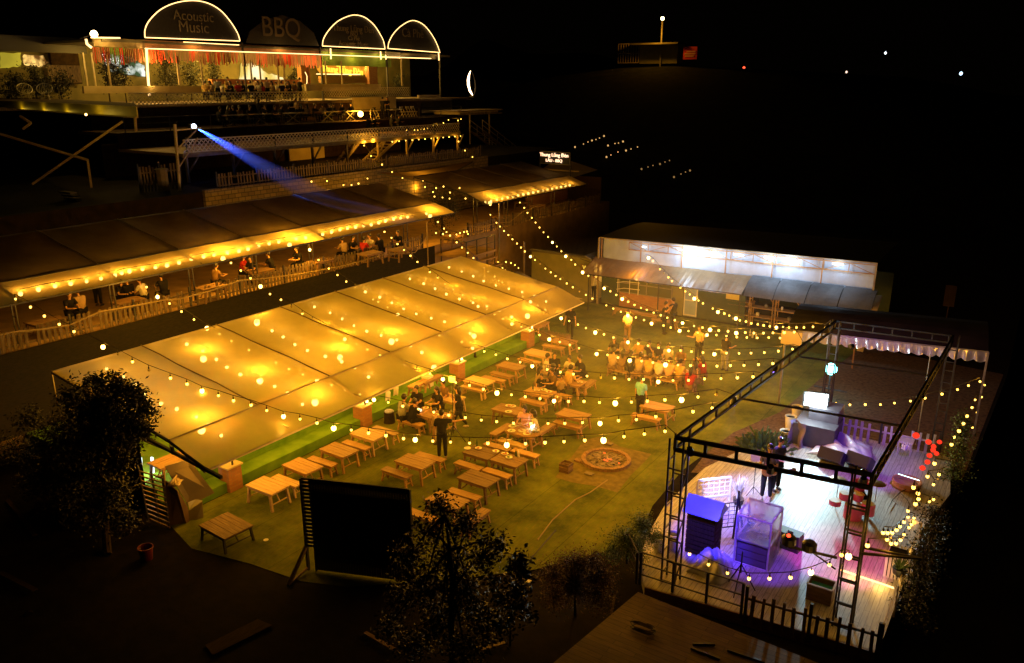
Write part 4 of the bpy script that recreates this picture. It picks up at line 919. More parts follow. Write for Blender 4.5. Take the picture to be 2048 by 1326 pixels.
# interior: lit pictures and walls
def blob(L,XX,mt,nm,seed=0):
    rg=random.Random(seed); P=[]
    n=len(L)
    for i in range(n):
        a=L[i];b=L[(i+1)%n]
        for k in range(5): u=k/5; P.append(AX(a[0]+(b[0]-a[0])*u+rg.uniform(-2,2),a[1]+(b[1]-a[1])*u+rg.uniform(-1.5,1.5),XX))
    k=len(P); m=MB(); m.add(P+[q-V(.05,0,0) for q in P],[tuple(range(k)),tuple(range(k,2*k))[::-1]]+[(i,i+k,(i+1)%k+k,(i+1)%k) for i in range(k)]); return m.build(nm,mt,rs)
def ymat(nm,c,c2,s,sc): # glowing pictures, wall, shelves, panel: light on them put in as uneven emission
    m=bpy.data.materials.new(nm); m.use_nodes=True; t=m.node_tree; t.nodes.clear(); N=t.nodes.new; L=t.links.new
    o=N('ShaderNodeOutputMaterial'); e=N('ShaderNodeEmission'); e.inputs[1].default_value=s; n=N('ShaderNodeTexNoise'); n.inputs['Scale'].default_value=sc; n.inputs['Detail'].default_value=5
    tc=N('ShaderNodeTexCoord'); r=N('ShaderNodeValToRGB'); r.color_ramp.elements[0].position=.42; r.color_ramp.elements[1].position=.56; r.color_ramp.elements[0].color=(*c,1); r.color_ramp.elements[1].color=(*c2,1)
    L(tc.outputs['Object'],n.inputs['Vector']); L(n.outputs[0],r.inputs[0]); L(r.outputs[0],e.inputs[0]); L(e.outputs[0],o.inputs[0]); m.cycles.emission_sampling='NONE'; return m
blob([(480,128),(505,126),(522,136),(534,147),(556,150),(574,164),(480,166)],-60.7,ymat('lit_mural',(1,.85,.45),(.6,.42,.08),1.5,.35),'lit_mural',2)
blob([(205,108),(260,112),(288,132),(290,152),(255,150),(215,140)],-60.7,ymat('cool_screen',(.85,.9,.8),(.05,.08,.03),1.2,.8),'lit_mural',3)
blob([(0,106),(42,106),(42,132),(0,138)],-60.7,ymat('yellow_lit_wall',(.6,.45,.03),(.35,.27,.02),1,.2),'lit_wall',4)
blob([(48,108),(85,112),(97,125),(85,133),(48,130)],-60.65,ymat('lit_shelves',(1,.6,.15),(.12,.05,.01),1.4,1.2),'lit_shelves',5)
blob([(124,127),(135,126),(147,130),(146,133),(125,131)],-60.7,emis('blue_screen',(.4,.55,1),1.5),'screen',6)
blob([(629,123),(732,123),(735,150),(700,150),(640,149)],-57,ymat('orange_lit_panel',(.95,.36,.02),(.7,.22,.01),1.1,.9),'lit_panel',7)
for s,px,py,z in (('Cafe',680,129,.62),('Thung Lũng Đèn',686,141,.78)): text('neon_lettering',s,z,emis('yellow_neon',(1,.75,.05),1.6),rs,AX(px,py,-56.8),(R(90),R(3),R(90)),.03,.02)
led('yellow green light line under the neon letters',[(633,148),(720,149)],XX=-56.7,r=.04)
for y,z,w in ((36,14.4,500),(42,14.4,900),(48,14.4,1300),(54,14.4,1400),(60,14.2,1300),(65,13.8,400)): point((-56.5,y,z),w,(1,.55,.08),.25,parent=rs)
point((-55,29,14),40,(1,.55,.08),.3,parent=rs)
# inner counter, shelves and furniture seen through the front
for a,b,y0,y1,mt in ((640,735,152,166,'wood_d'),(420,600,159,168,'brick'),(90,160,130,165,'fence')):
    p=AX(a,y0,-56.4);q=AX(b,y1,-56.4); m=MB(); m.box((-56.4,(p.y+q.y)/2,(p.z+q.z)/2),(.5,q.y-p.y,max(.4,p.z-q.z))); m.build('inner_counter',M[mt],rs)
p_=AX(-60,70,-60.4);q_=AX(172,106,-60.4); m=MB(); m.box((-60.4,(p_.y+q_.y)/2,(AX(60,72,-60.4).z+AX(60,104,-60.4).z)/2),(.3,q_.y-p_.y,AX(60,72,-60.4).z-AX(60,104,-60.4).z)); m.build('roof_fascia',M['black'],rs)
p_=AX(98,105,-60.5);q_=AX(163,168,-60.5); m=MB(); m.box((-60.5,(p_.y+q_.y)/2,(p_.z+q_.z)/2),(.3,q_.y-p_.y,p_.z-q_.z)); m.build('dark_partition',M['old'],rs)
# lattice rails in front of the restaurant
lr=thing('lattice_railing','white lattice railing in front of the restaurant guests, left run','railing',(-50.1,40,11.3),'lattice railings before the restaurant')
for k in range(4): lattice((-50.1,31.5+3.8*k,11.3),(-50.1,31.5+3.8*(k+1),11.3),11.2,12.0,lr)
lr=thing('lattice_railing','white lattice railing above the lit counter, right run','railing',(-51,53,11.3),'lattice railings before the restaurant')
for k in range(3): lattice((-51.0,49.3+3.6*k,11.4),(-51.0,49.3+3.6*(k+1),11.4),11.55,12.3,lr)
m=MB(); m.box((-50.4,45,10.45),(.1,32,1.3)); tag(m.build('terrace_wall',M['old']),'low timber wall under the lattice railing of the restaurant','wall')
# ---------- left platform ----------
lp=thing('side_platform','high platform at the far left with a lit yellow edge and crossed braces','platform',(-50,28,11.3))
ZP=11.68
A=[G(275,212,ZP),G(-45,198,ZP),G(-45,189.5,ZP),G(268,205,ZP)]
def DP_(px,py,dep): r=ray(px,py); return V(0,0,CH)+r*dep
m=MB(); m.add([a-V(0,0,.02) for a in A]+[a-V(0,0,.16) for a in A],[(0,1,2,3),(7,6,5,4),(0,4,5,1),(1,5,6,2),(2,6,7,3),(3,7,4,0)]); m.build('floor',M['old'],lp)
e0,e1=A[0]-V(0,.05,.22),A[1]-V(0,.05,.22); m=MB(); m.bar(e0,e1,.05,.40); m.build('fascia',mat('yellow_fascia',(.42,.36,.05),(.34,.28,.04),1,.5),lp)
m=MB(); m.bar(A[0].lerp(A[3],.5)-V(0,0,.55),A[1].lerp(A[2],.5)-V(0,0,.75),.1,.12); m.build('beam',M['timber'],lp)
for (a,b) in (((0,268),(175,320)),((65,368),(245,243)),((175,318),(183,375)),((40,232),(62,246)),((62,246),(46,258)),((270,235),(272,262))):
    m=MB(); m.bar(DP_(a[0],a[1],36.5),DP_(b[0],b[1],36.5),.09); m.build('brace',M['timber'],lp)
tc_=-ray(100,220); tc_.z=0; tc_.normalize()
lq=DP_(172,229,36.0); point(lq+tc_*.4,14,(1,.62,.05),.1,parent=lp); m=MB(); m.ball(lq,.05); m.build('bulb',M['bulbL'],lp)
for u in (.36,.5,.65,.8,.95): point(e0.lerp(e1,u)+tc_*.5-V(0,0,.3),9,(1,.62,.05),.15,parent=lp)
def round_chair(px,py,rz,lb):
    p=G(px,py,11.68); t=thing('round_chair',lb,'chair',p,'round string chairs on the high platform')
    C=Matrix.Rotation(rz,3,'Z')
    m=MB(); n=24; ring=[]
    for k in range(n+1): a=2*math.pi*k/n; ring.append(V(math.cos(a)*.42,.28*math.sin(a)+.05,.62+.30*math.sin(a)))
    m.tube([p+r for r in ring],.022,6,False)
    for k in range(9):
        x=-.36+.09*k; h=math.sqrt(max(0,.42**2-x*x))/.42
        a=p+V(x,.05+.28*h,.62+.30*h); b=p+V(x,.05-.28*h,.62-.30*h); m.tube([a,(a+b)/2+V(0,.12,-.16),b],.009,4)
    t.rotation_euler=(0,0,0); m.build('seat',M['white'],t)
    for x,y in((-.22,-.2),(.22,-.2),(-.2,.2),(.2,.2)): m=MB(); m.bar(p+V(x,y,0),p+V(x*.7,y*.6,.42),.025); m.build('leg',M['white'],t)
    t.rotation_euler=(0,0,rz)
round_chair(53,198,R(75),'round white string chair on the high platform, the left one'); round_chair(92,199,R(55),'round white string chair on the high platform, the right one')
tw=thing('support_tower','tall pale steel pole with bracket carrying the dark upper deck','pole',(-37.5,25.6,6.3))
m=MB(); m.tube([(-37.5,25.7,6.0),(-37.5,25.9,10.6)],.08,8); m.build('pole',M['rail'],tw)
m=MB(); m.bar((-37.5,25.9,9.4),(-38.2,27.6,10.2),.05); m.bar((-37.5,25.8,8.4),(-38.4,27.8,9.8),.05); m.bar((-37.5,25.9,10.3),(-38.6,28.2,10.3),.06); m.build('bracket',M['rail'],tw)
# blue stage light with a smoke cone shaped and faded like its beam
bl=AX(388,253,-39.6); t=thing('beam_light','small stage lamp on the deck rail throwing a blue beam','spotlight',bl)
m=MB(); m.ball(bl,.13,10,8); m.build('lens',emis('blue_white_lens',(.55,.7,1),25),t)
m=MB(); m.box(bl+V(-.22,0,0),(.28,.24,.24)); m.build('body',M['black'],t); m=MB(); m.bar(bl+V(-.22,0,0),(-40,bl.y,9.6),.04); m.build('bracket',M['black'],t)
tgt=G(690,425,6.7); tgt=AX(700,432,-31.5)
d=(tgt-bl); L=d.length; s_=spot(bl+d.normalized()*.16,tgt,16000,(.03,.10,1),16,.5,.04,parent=t)
m=MB(); dn=d.normalized(); m.tube([bl+dn*.2,bl+d*.95],[.12,.95],20); hz=bpy.data.materials.new('smoky_air'); hz.use_nodes=True; hz.cycles.volume_step_rate=.06; tt=hz.node_tree; tt.nodes.clear(); N=tt.nodes.new; Lk=tt.links.new
def vm(op,a,b=None):
    n=N('ShaderNodeVectorMath'); n.operation=op
    for i,x in enumerate((a,b)):
        if x is None: continue
        if isinstance(x,Vector): n.inputs[i].default_value=x
        else: Lk(x,n.inputs[i])
    return n
def mm_(op,a,b):
    n=N('ShaderNodeMath'); n.operation=op
    for i,x in enumerate((a,b)):
        if isinstance(x,(int,float)): n.inputs[i].default_value=x
        else: Lk(x,n.inputs[i])
    return n.outputs[0]
tc=N('ShaderNodeTexCoord'); P_=vm('SUBTRACT',tc.outputs['Object'],bl.copy()); dt=vm('DOT_PRODUCT',P_.outputs[0],dn.copy()).outputs['Value']; cr_=vm('CROSS_PRODUCT',P_.outputs[0],dn.copy()); rl=vm('LENGTH',cr_.outputs[0]).outputs['Value']
Rr=mm_('ADD',mm_('MULTIPLY',dt,.080),.07); f_=mm_('MAXIMUM',mm_('SUBTRACT',1,mm_('DIVIDE',rl,Rr)),0); fd=mm_('MAXIMUM',mm_('SUBTRACT',1,mm_('DIVIDE',dt,d.length*.97)),0)
den=mm_('MULTIPLY',mm_('MULTIPLY',f_,fd),1.1)
vo=N('ShaderNodeVolumeScatter'); vo.inputs['Color'].default_value=(.6,.7,1,1); Lk(den,vo.inputs['Density']); oo=N('ShaderNodeOutputMaterial'); Lk(vo.outputs[0],oo.inputs['Volume'])
tag(outward(m.build('smoke',hz)),'thin smoke catching the blue light beam','smoke',kind='stuff')
# letter sign
sp=AY(1109,316,52.6); t=thing('letter_sign','glowing letter sign Thung Lũng Đèn, LẨU - BBQ, above the far roof','sign',sp)
m=MB(); m.box(sp+V(0,.08,0),(2.6,.08,.88)); m.build('board',M['black'],t)
w1=text('lettering','Thung Lũng Đèn',.36,M['letter'],t,sp+V(-.05,0,.2),(R(90),0,0),.02,.0); w2=text('lettering','LẨU - BBQ',.30,M['letter'],t,sp+V(-.05,0,-.2),(R(90),0,0),.02,.0)
for x in(-1.3,1.3): m=MB(); m.bar(sp+V(x,.1,-.5),sp+V(x,.1,-2.2),.08); m.build('post',M['steel_b'],t)
m=MB(); m.bar(sp+V(-1.3,.02,.44),sp+V(1.3,.02,.44),.03); m.bar(sp+V(1.3,.02,.44),sp+V(1.3,.02,-.44),.03); m.bar(sp+V(-1.3,.02,-.44),sp+V(1.3,.02,-.44),.03); m.build('frame',M['steel_g'],t)
point(sp+V(0,-.6,-.3),5,WARM2,.3,parent=t)
# orange walled shed past the far roof
sh=thing('brick_shed','small orange walled shed at the end of the far roof','shed',(-31,55,3.7)); m=MB(); m.box((-32.6,54.6,4.9),(.12,6.5,2.4)); m.build('side_wall',M['brick'],sh); m=MB(); m.box((-31,53.4,6.4),(3.4,.1,.1)); m.add([(-33,53.3,6.1),(-29.6,53.3,6.0),(-29.6,57,6.2),(-33,57,7.0)],[(0,1,2,3)]); m.build('roof',M['oldtarp'],sh)
m=MB(); m.box((-31,57.5,4.5),(3,.12,2.2)); m.build('end_wall',M['old'],sh)
# ---------- the dark distance ----------
lp_=AY(1325,37,150); t=thing('street_lamp','street lamp on the far hill above a shuttered hut','street lamp',lp_-V(0,0,8)); m=MB(); m.tube([lp_-V(0,0,9),lp_-V(0,0,.3)],.16,8); m.build('pole',M['steel_g'],t); m=MB(); m.ball(lp_,.34,10,8); m.build('lamp_head',emis('far_sodium',(1,.62,.25),16),t); point(lp_-V(0,3.5,2.6),1500,WARM,.4,parent=t)
q0=AY(1285,128,152);q1=AY(1362,90,152); t=thing('far_hut','dim hut wall beside the far street lamp','building',((q0.x+q1.x)/2,152,q0.z)); m=MB(); m.box(((q0.x+q1.x)/2,152,(q0.z+q1.z)/2),(q1.x-q0.x,3,q1.z-q0.z)); m.build('wall',M['wall_o'],t); m=MB(); m.box(((q0.x+q1.x)/2,151,q1.z+.2),(q1.x-q0.x+2,6,.3)); m.build('roof',M['darktarp'],t)
q0=AY(1236,126,150);q1=AY(1278,87,150); m=MB()
for k in range(9): x=q0.x+(q1.x-q0.x)*k/8; m.bar((x,150,q0.z),(x,150,q1.z),.12)
for z in(0,.5,1): zz=q0.z+(q1.z-q0.z)*z; m.bar((q0.x,150,zz),(q1.x,150,zz),.14)
tag(m.build('gate',M['timber']),'dim barred gate left of the far street lamp','gate')
q0=AY(1366,119,149);q1=AY(1395,93,149); t=thing('banner','red banner with pale lettering right of the far street lamp','banner',q0); m=MB(); m.box(((q0.x+q1.x)/2,149,(q0.z+q1.z)/2),(q1.x-q0.x,.1,q1.z-q0.z)); m.build('cloth',mat('red_cloth',(.6,.03,.02),rough=.7),t)
m=MB()
for k,(x0,x1) in enumerate(((.25,.9),(.1,.9),(.15,.8))): z=q0.z+(q1.z-q0.z)*(.62-.18*k); m.box((q0.x+(q1.x-q0.x)*(x0+x1)/2,148.9,z),((q1.x-q0.x)*(x1-x0),.05,.22))
m.build('lettering_lines',mat('pale_ink',(.7,.35,.25),rough=.7),t)
def far(px,py,y,r,col,s,lb): p=AY(px,py,y); m=MB(); m.ball(p,r,8,6,(1,1,1.2)); tag(m.build('distant_lamp',emis('distant_glow',col,s)),lb,'lamp','distant lamps in the dark')
far(1771,106,300,.36,(.8,.9,1),3,'distant white lamp high in the dark valley'); far(1922,147,260,.42,(.5,.75,1),3,'distant bluish lamp, the rightmost in the dark valley'); far(1488,136,260,.4,(1,.08,.03),3,'distant red point of light'); far(1693,144,260,.28,(1,.7,.5),2,'distant faint orange point of light'); far(1692,192,220,.22,(.8,.9,1),1.5,'distant faint white point under the others'); far(1300,440,90,.1,(1,.5,.05),.0,'x') if False else None
for L,lb in ((((1150,294),(1167,288),(1176,284),(1184,281),(1192,279),(1199,276),(1208,272)),'dotted row of greenhouse lamps, nearest the letter sign'),(((1216,291),(1230,287),(1237,286),(1246,283)),'short bright row of greenhouse lamps, upper right'),(((1213,314),(1222,310),(1236,304),(1252,301),(1262,298),(1275,294)),'long row of greenhouse lamps below the short bright row'),(((1283,338),(1296,334),(1306,331),(1320,328),(1330,324),(1339,321)),'faint row of greenhouse lamps far right'),(((1348,354),(1362,348),(1371,344),(1380,341)),'faintest row of greenhouse lamps, lowest')):
    P=[onhill(x,y,.6) for x,y in L]; t=thing('lamp_row',lb,'lamps',P[0],'greenhouse lamp rows in the dark')
    for i,p in enumerate(P): m=MB(); m.ball(p,.09 if i%3 else .14,6,5); m.build('bulb',emis('greenhouse_glow',(1,.55,.18),0.3 if 'faint' in lb else .9),t)
    m=MB(); m.tube([p+V(0,0,.25) for p in P],.03,4); m.build('cable',M['cable'],t)
# ================= PEOPLE =================
def skinned(verts,edges,rad,sub=1,root=0):
    me=bpy.data.meshes.new('tmp'); me.from_pydata(verts,edges,[]); o=bpy.data.objects.new('tmp',me); COL.objects.link(o)
    md=o.modifiers.new('s','SKIN'); md.use_smooth_shade=True
    for i,v in enumerate(me.skin_vertices[0].data):
        r=rad[i]; v.radius=r if isinstance(r,tuple) else (r,r); v.use_root=(i==root)
    if sub: o.modifiers.new('u','SUBSURF').levels=sub; o.modifiers['u'].render_levels=sub
    bpy.context.view_layer.update(); dg=bpy.context.evaluated_depsgraph_get()
    out=bpy.data.meshes.new_from_object(o.evaluated_get(dg)); bpy.data.objects.remove(o)
    vs=[tuple(v.co) for v in out.vertices]; fs=[tuple(p.vertices) for p in out.polygons]; bpy.data.meshes.remove(out); return vs,fs
SIT=dict(pel=(0,0,.50),knee=[(-.12,.42,.50),(.12,.42,.50)],ank=[(-.12,.42,.08),(.12,.42,.08)],lean=.10)
def joints(kind,arm):
    if kind=='sit':
        J=dict(pel=V(0,0,.52)); J['hipL']=V(-.1,.02,.50);J['hipR']=V(.1,.02,.50);J['kneeL']=V(-.13,.42,.50);J['kneeR']=V(.13,.42,.5);J['ankL']=V(-.13,.40,.08);J['ankR']=V(.13,.40,.08); ln=.10
    elif kind=='crouch':
        J=dict(pel=V(0,0,.35)); J['hipL']=V(-.1,.02,.34);J['hipR']=V(.1,.02,.34);J['kneeL']=V(-.15,.36,.46);J['kneeR']=V(.15,.36,.46);J['ankL']=V(-.12,.16,.08);J['ankR']=V(.12,.16,.08); ln=.15
    elif kind=='walk':
        J=dict(pel=V(0,0,.93)); J['hipL']=V(-.09,0,.88);J['hipR']=V(.09,0,.88);J['kneeL']=V(-.09,.18,.48);J['kneeR']=V(.09,-.05,.47);J['ankL']=V(-.09,.22,.08);J['ankR']=V(.09,-.3,.12); ln=.04
    else:
        J=dict(pel=V(0,0,.94)); J['hipL']=V(-.09,0,.89);J['hipR']=V(.09,0,.89);J['kneeL']=V(-.10,.02,.48);J['kneeR']=V(.10,.03,.48);J['ankL']=V(-.11,0,.08);J['ankR']=V(.11,.03,.08); ln=.02
    p=J['pel']; J['waist']=p+V(0,ln*.3,.15); J['chest']=p+V(0,ln*.8,.35); J['neck']=p+V(0,ln*1.2,.50); J['head']=p+V(0,ln*1.2+.03,.62)
    sh=p+V(0,ln*1.1,.45)
    for s,n in((-1,'L'),(1,'R')):
        S=sh+V(.175*s,0,0); J['sh'+n]=S; a=arm if isinstance(arm,str) else arm[0 if s<0 else 1]
        T={'down':((.06,-.02,-.28),(.04,.08,-.24)),'fwd':((.04,.12,-.25),(-.06,.24,.0)),'table':((.05,.14,-.23),(-.10,.24,.02)),'point':((.24,.05,-.06),(.26,.06,.03)),
           'fold':((.06,.05,-.27),(-.20,.16,.08)),'hold':((.05,.04,-.27),(.0,.25,.05)),'up':((.08,.16,-.12),(-.08,.12,.20)),'hip':((.14,-.06,-.22),(-.12,.1,-.12)),'tray':((.10,.06,-.24),(.10,.24,.08)),'mic':((.06,.10,-.24),(-.14,.14,.20))}[a]
        e=S+V(T[0][0]*s,T[0][1],T[0][2]); w=e+V(T[1][0]*s,T[1][1],T[1][2]); J['el'+n]=e; J['wr'+n]=w; J['ha'+n]=w+(w-e).normalized()*.09
    return J
MESHES={}
def person_meshes(kind,arm,hair):
    key=(kind,str(arm),hair)
    if key in MESHES: return MESHES[key]
    J=joints(kind,arm)
    names=['pel','waist','chest','neck','head','hipL','kneeL','ankL','hipR','kneeR','ankR','shL','elL','wrL','haL','shR','elR','wrR','haR']
    R_={'pel':(.10,.08),'waist':(.09,.065),'chest':(.105,.07),'neck':.05,'head':.05,'hipL':.085,'hipR':.085,'kneeL':.055,'kneeR':.055,'ankL':.036,'ankR':.036,'shL':.047,'shR':.047,'elL':.038,'elR':.038,'wrL':.025,'wrR':.025,'haL':.03,'haR':.03}
    E_=[('pel','waist'),('waist','chest'),('chest','neck'),('neck','head'),('pel','hipL'),('hipL','kneeL'),('kneeL','ankL'),('pel','hipR'),('hipR','kneeR'),('kneeR','ankR'),('chest','shL'),('shL','elL'),('elL','wrL'),('wrL','haL'),('chest','shR'),('shR','elR'),('elR','wrR'),('wrR','haR')]
    def sk(ns,es,f,sub=1): 
        ix={n:i for i,n in enumerate(ns)}; return skinned([tuple(J[n]) for n in ns],[(ix[a],ix[b]) for a,b in es if a in ix and b in ix],[f(n) for n in ns],sub)
    b=MB(); v,f=sk(names,E_,lambda n:R_[n]); b.add(v,f)
    H=J['head']+V(0,.01,.09); b.ball(H,.098,12,9,(.80,.98,1.18)); b.ball(H+V(0,.095,-.012),.017,5,4,(.8,1.2,1.2))   # head, nose
    for s in(-1,1): b.ball(H+V(.08*s,0,0),.024,5,4,(.4,.8,1.3))
    for n in 'LR':    # five fingers per hand
        h=J['ha'+n]; d=(h-J['wr'+n]).normalized(); side=d.cross(V(0,0,1)); side=side.normalized() if side.length>.2 else V(1,0,0); dn=V(0,0,-1)*.35
        for k,l in enumerate((.065,.075,.07,.055)):
            o=h+side*(.026-.0175*k); m1=o+d*l*.6; b.tube([o,m1,m1+(d+dn).normalized()*l*.5],[.010,.009,.007],5)
        th=h-d*.03+side*.03*(-1 if n=='L' else 1); b.tube([th,th+(d+side*(-1 if n=='L' else 1)).normalized()*.05],[.011,.008],5)
    nb=len(b.f)
    for s in(-1,1): b.ball(H+V(.03*s,.088,.012),.010,5,4)
    b.ball(H+V(0,.088,-.05),.016,5,3,(1.3,.5,.35))
    def fin(m,name,mats,dark=None):
        me=bpy.data.meshes.new(name); me.from_pydata(m.v,[],m.f); me.update()
        for q in mats: me.materials.append(q)
        for i,p in enumerate(me.polygons): p.use_smooth=True; p.material_index=1 if dark and i>=dark else 0
        return me
    out={'body':fin(b,'body',[M['skin'],M['hair']],nb)}
    # shirt over torso and upper arms
    J2=dict(J); 
    for n in 'LR': J2['slv'+n]=J['sh'+n].lerp(J['el'+n],.75)
    J2['pel']=J['pel']-V(0,.005,.06 if kind!='sit' else .01)
    J_=J; J=J2
    def sk2(ns,es,f): ix={n:i for i,n in enumerate(ns)}; return skinned([tuple(J2[n]) for n in ns],[(ix[a],ix[c]) for a,c in es],[f(n) for n in ns],1)
    m=MB(); v,f=sk2(['pel','waist','chest','neck','shL','slvL','shR','slvR'],[('pel','waist'),('waist','chest'),('chest','neck'),('chest','shL'),('shL','slvL'),('chest','shR'),('shR','slvR')],
        lambda n:{'pel':(.178,.15),'waist':(.165,.135),'chest':(.185,.145),'neck':.07,'shL':.095,'shR':.095,'slvL':.07,'slvR':.07}[n]); m.add(v,f); out['shirt']=fin(m,'shirt',[M['black']])
    m=MB(); v,f=sk2(['pel','hipL','kneeL','ankL','hipR','kneeR','ankR'],[('pel','hipL'),('hipL','kneeL'),('kneeL','ankL'),('pel','hipR'),('hipR','kneeR'),('kneeR','ankR')],
        lambda n:{'pel':(.145,.125),'hipL':.11,'hipR':.11,'kneeL':.078,'kneeR':.078,'ankL':.058,'ankR':.058}[n]); m.add(v,f); out['trousers']=fin(m,'trousers',[M['black']])
    m=MB(); m.ball(H+V(0,-.018,.03),.112,12,8,(.86,.96,1.05))
    if hair=='long': m.tube([H+V(0,-.06,.03),H+V(0,-.10,-.12),H+V(0,-.11,-.30)],[.09,.085,.05],9)
    if hair=='cap': m.add(*(lambda q:(q.v,q.f))(MB().box(tuple(H+V(0,.10,.05)),(.13,.12,.015))))
    out['hair']=fin(m,'hair',[M['hair']])
    for n in 'LR':
        m=MB(); a=J['ank'+n]; m.ball((a.x,a.y+.05,.045),.06,8,6,(.75,2.0,.75)); out['shoe'+n]=fin(m,'shoe',[M['black']])
    MESHES[key]=out; return out
CL={}
def cloth(c):
    if c not in CL: CL[c]=mat('cloth_%d'%len(CL),c,tuple(x*.75 for x in c),9,.85)
    return CL[c]
BK=(.015,.014,.017);WH=(.62,.58,.5);GR=(.30,.30,.26);YE=(.62,.40,.12);PK=(.75,.42,.42);TE=(.20,.52,.80);BR=(.20,.12,.06);RD=(.40,.03,.03);NV=(.035,.03,.09);BL_=(.05,.06,.12);TN=(.42,.3,.18)
def person(kind,arm,pos,face,shirt,trous,label,hair='short',group=None,sc=1.0,shoes=(.05,.04,.035)):
    me=person_meshes(kind,arm,hair); t=thing('person',label,'person',pos,group); t.rotation_euler=(0,0,R(face)); t.scale=(sc,)*3
    for k,mt in (('body',None),('shirt',cloth(shirt)),('trousers',cloth(trous)),('hair',None),('shoeL',cloth(shoes)),('shoeR',cloth(shoes))):
        o=bpy.data.objects.new('shoe' if k[:4]=='shoe' else k,me[k]); COL.objects.link(o); o.parent=t
        if mt: o.material_slots[0].link='OBJECT'; o.material_slots[0].material=mt
    return t
def stand(px,py,*a,z=0,**k): return person(a[0],a[1],G(px,py,z),*a[2:],**k)
def sit(px,py,arm,face,sh,tr,lb,z=0,**k):      # px,py: where the seat of the trousers rests, on a 0.42 m bench
    p=G(px,py,z+.43); return person('sit',arm,V(p.x,p.y,z-.03),face,sh,tr,lb,**k)
# degrees: 0 looks along the terraces away, 180 back, 90 towards the tents, -90 towards the stage, -145 at the camera
g1='guests at the near table by the second pillar'
sit(803,838,'table',-15,GR,BK,'person in a pale grey shirt seated at the left end of the bench',group=g1,sc=1.06)
sit(824,843,('up','table'),-20,BK,BK,'person in black seated with back to us beside the pale grey shirt',group=g1)
sit(838,811,'table',-170,BK,BK,'person in black seated facing us behind the laid table',group=g1)
sit(880,814,'table',165,BK,BK,'long haired person in black seated facing us at the laid table',hair='long',group=g1)
sit(893,800,'fwd',170,BR,BR,'person in a dark brown jacket seated behind the long haired one',group=g1)
stand(919,857,'walk','mic',130,BK,BK,'person in long black coat standing by the light tripod',hair='long',group=g1,shoes=(.6,.5,.35))
stand(869,888,'stand','fold',-60,TN,TN,'small person in orange standing behind the pointing man',group=g1,sc=.80)
stand(885,918,'stand',('down','point'),35,BK,BK,'person in black t-shirt pointing with the right arm, back to us',sc=1.04,shoes=(.3,.25,.2))
g2='guests of the middle group'
sit(1088,748,'fold',-60,WH,TN,'person in white t-shirt in the middle group',group=g2,sc=1.05)
sit(1109,740,'fwd',-150,BK,BK,'person in black seated behind the white t-shirt',group=g2)
sit(1100,772,'table',-30,NV,NV,'person in a dark purple jacket with back to us in the middle group',group=g2,sc=1.05)
sit(1074,773,'fwd',-40,TN,BR,'long haired person in orange at the left of the middle group',hair='long',group=g2)
sit(1085,776,'table',-170,BK,BK,'child in black bending over the grill plates',group=g2,sc=.85)
sit(1110,775,'table',150,BR,BK,'person in a white collared brown coat facing left in the middle group',group=g2)
sit(1121,780,'up',-140,TN,BK,'person with raised hands next to the yellow jacket',group=g2,sc=.85)
sit(1135,774,'table',-25,YE,BR,'person in a yellow jacket with back to us',group=g2,sc=1.05)
sit(1142,748,'fwd',175,WH,BK,'person in a white shirt under a black jacket facing us',group=g2)
sit(1165,752,'table',150,BK,BK,'person in black leaning over the far table with one arm out',group=g2,sc=1.08)
sit(1117,798,'table',-160,TN,BR,'small child sitting at the corner of the grill table',group=g2,sc=.62)
g3='guests of the long party under the bulbs'
for i,(x,y,c,f,lb,h) in enumerate(((1224,735,TN,5,'guest in tan at the left end of the front party bench','short'),(1243,738,BR,0,'guest in brown second along the front party bench','long'),(1258,741,BK,0,'guest in black with wide skirt on the front party bench','long'),(1277,745,TN,0,'guest in mustard beside a gap in the front party bench','short'),
   (1296,748,YE,0,'guest in bright yellow on the front party bench','short'),(1316,753,WH,0,'guest in white top on the front party bench','short'),(1336,756,PK,5,'guest in pink top on the front party bench','short'),(1357,759,YE,5,'guest in broad yellow jacket on the front party bench','short'),
   (1392,764,BR,60,'guest in dark brown at the right corner of the party','long'),(1407,752,RD,80,'guest in red at the right end of the party','long'),
   (1230,708,BK,180,'guest in black at the back left of the party','long'),(1252,706,TN,180,'guest waving both arms at the back of the party','long'),(1279,712,YE,180,'guest in mustard drinking at the back of the party','short'),(1300,716,NV,180,'guest in dark purple at the back of the party','short'),
   (1318,719,NV,185,'second guest in dark purple at the back of the party','short'),(1337,722,WH,185,'guest in white bending over the party grill','short'),(1362,728,BR,190,'guest in brown at the back right of the party','long'),(1378,775,RD,0,'guest in dark red crouched at the front right party corner','long'))):
    sit(x,y,('table','up','table','fwd')[i%4],f,c,BR if c!=BK else BK,lb,hair=h,group=g3)
stand(1396,723,'stand',('hold','tray'),170,TN,BK,'waiter in tan shirt carrying two plates behind the party',shoes=BK)
stand(1447,742,'stand','hold',-20,BK,GR,'person in dark top and grey trousers standing right of the party')
stand(1254,687,'stand','fold',180,WH,BR,'person with white sleeves and dark apron, arms folded, on the open lawn')
stand(1140,678,'stand','down',-160,BK,BK,'waiter in black standing by the far end of the tent',sc=1.04)
stand(1327,668,'stand','up',-90,BK,BK,'person in black standing in front of the kitchen window, left of two')
stand(1345,660,'stand','up',70,BK,BK,'person in black leaning at the kitchen bench, right of two')
stand(1279,836,'stand','down',-10,TE,BK,'person in a teal t-shirt and shorts, back to us',sc=1.0)
stand(1186,603,'stand','fwd',0,WH,BK,'cook in pale shirt at the small food cart')
sit(1052,853,'table',-175,PK,PK,'long haired girl in pink ruffled dress facing us at the salad table',hair='long',group='girls at the salad table')
sit(1073,864,'table',120,(.75,.66,.6),PK,'girl in white top seen from behind at the salad table',hair='long',group='girls at the salad table')
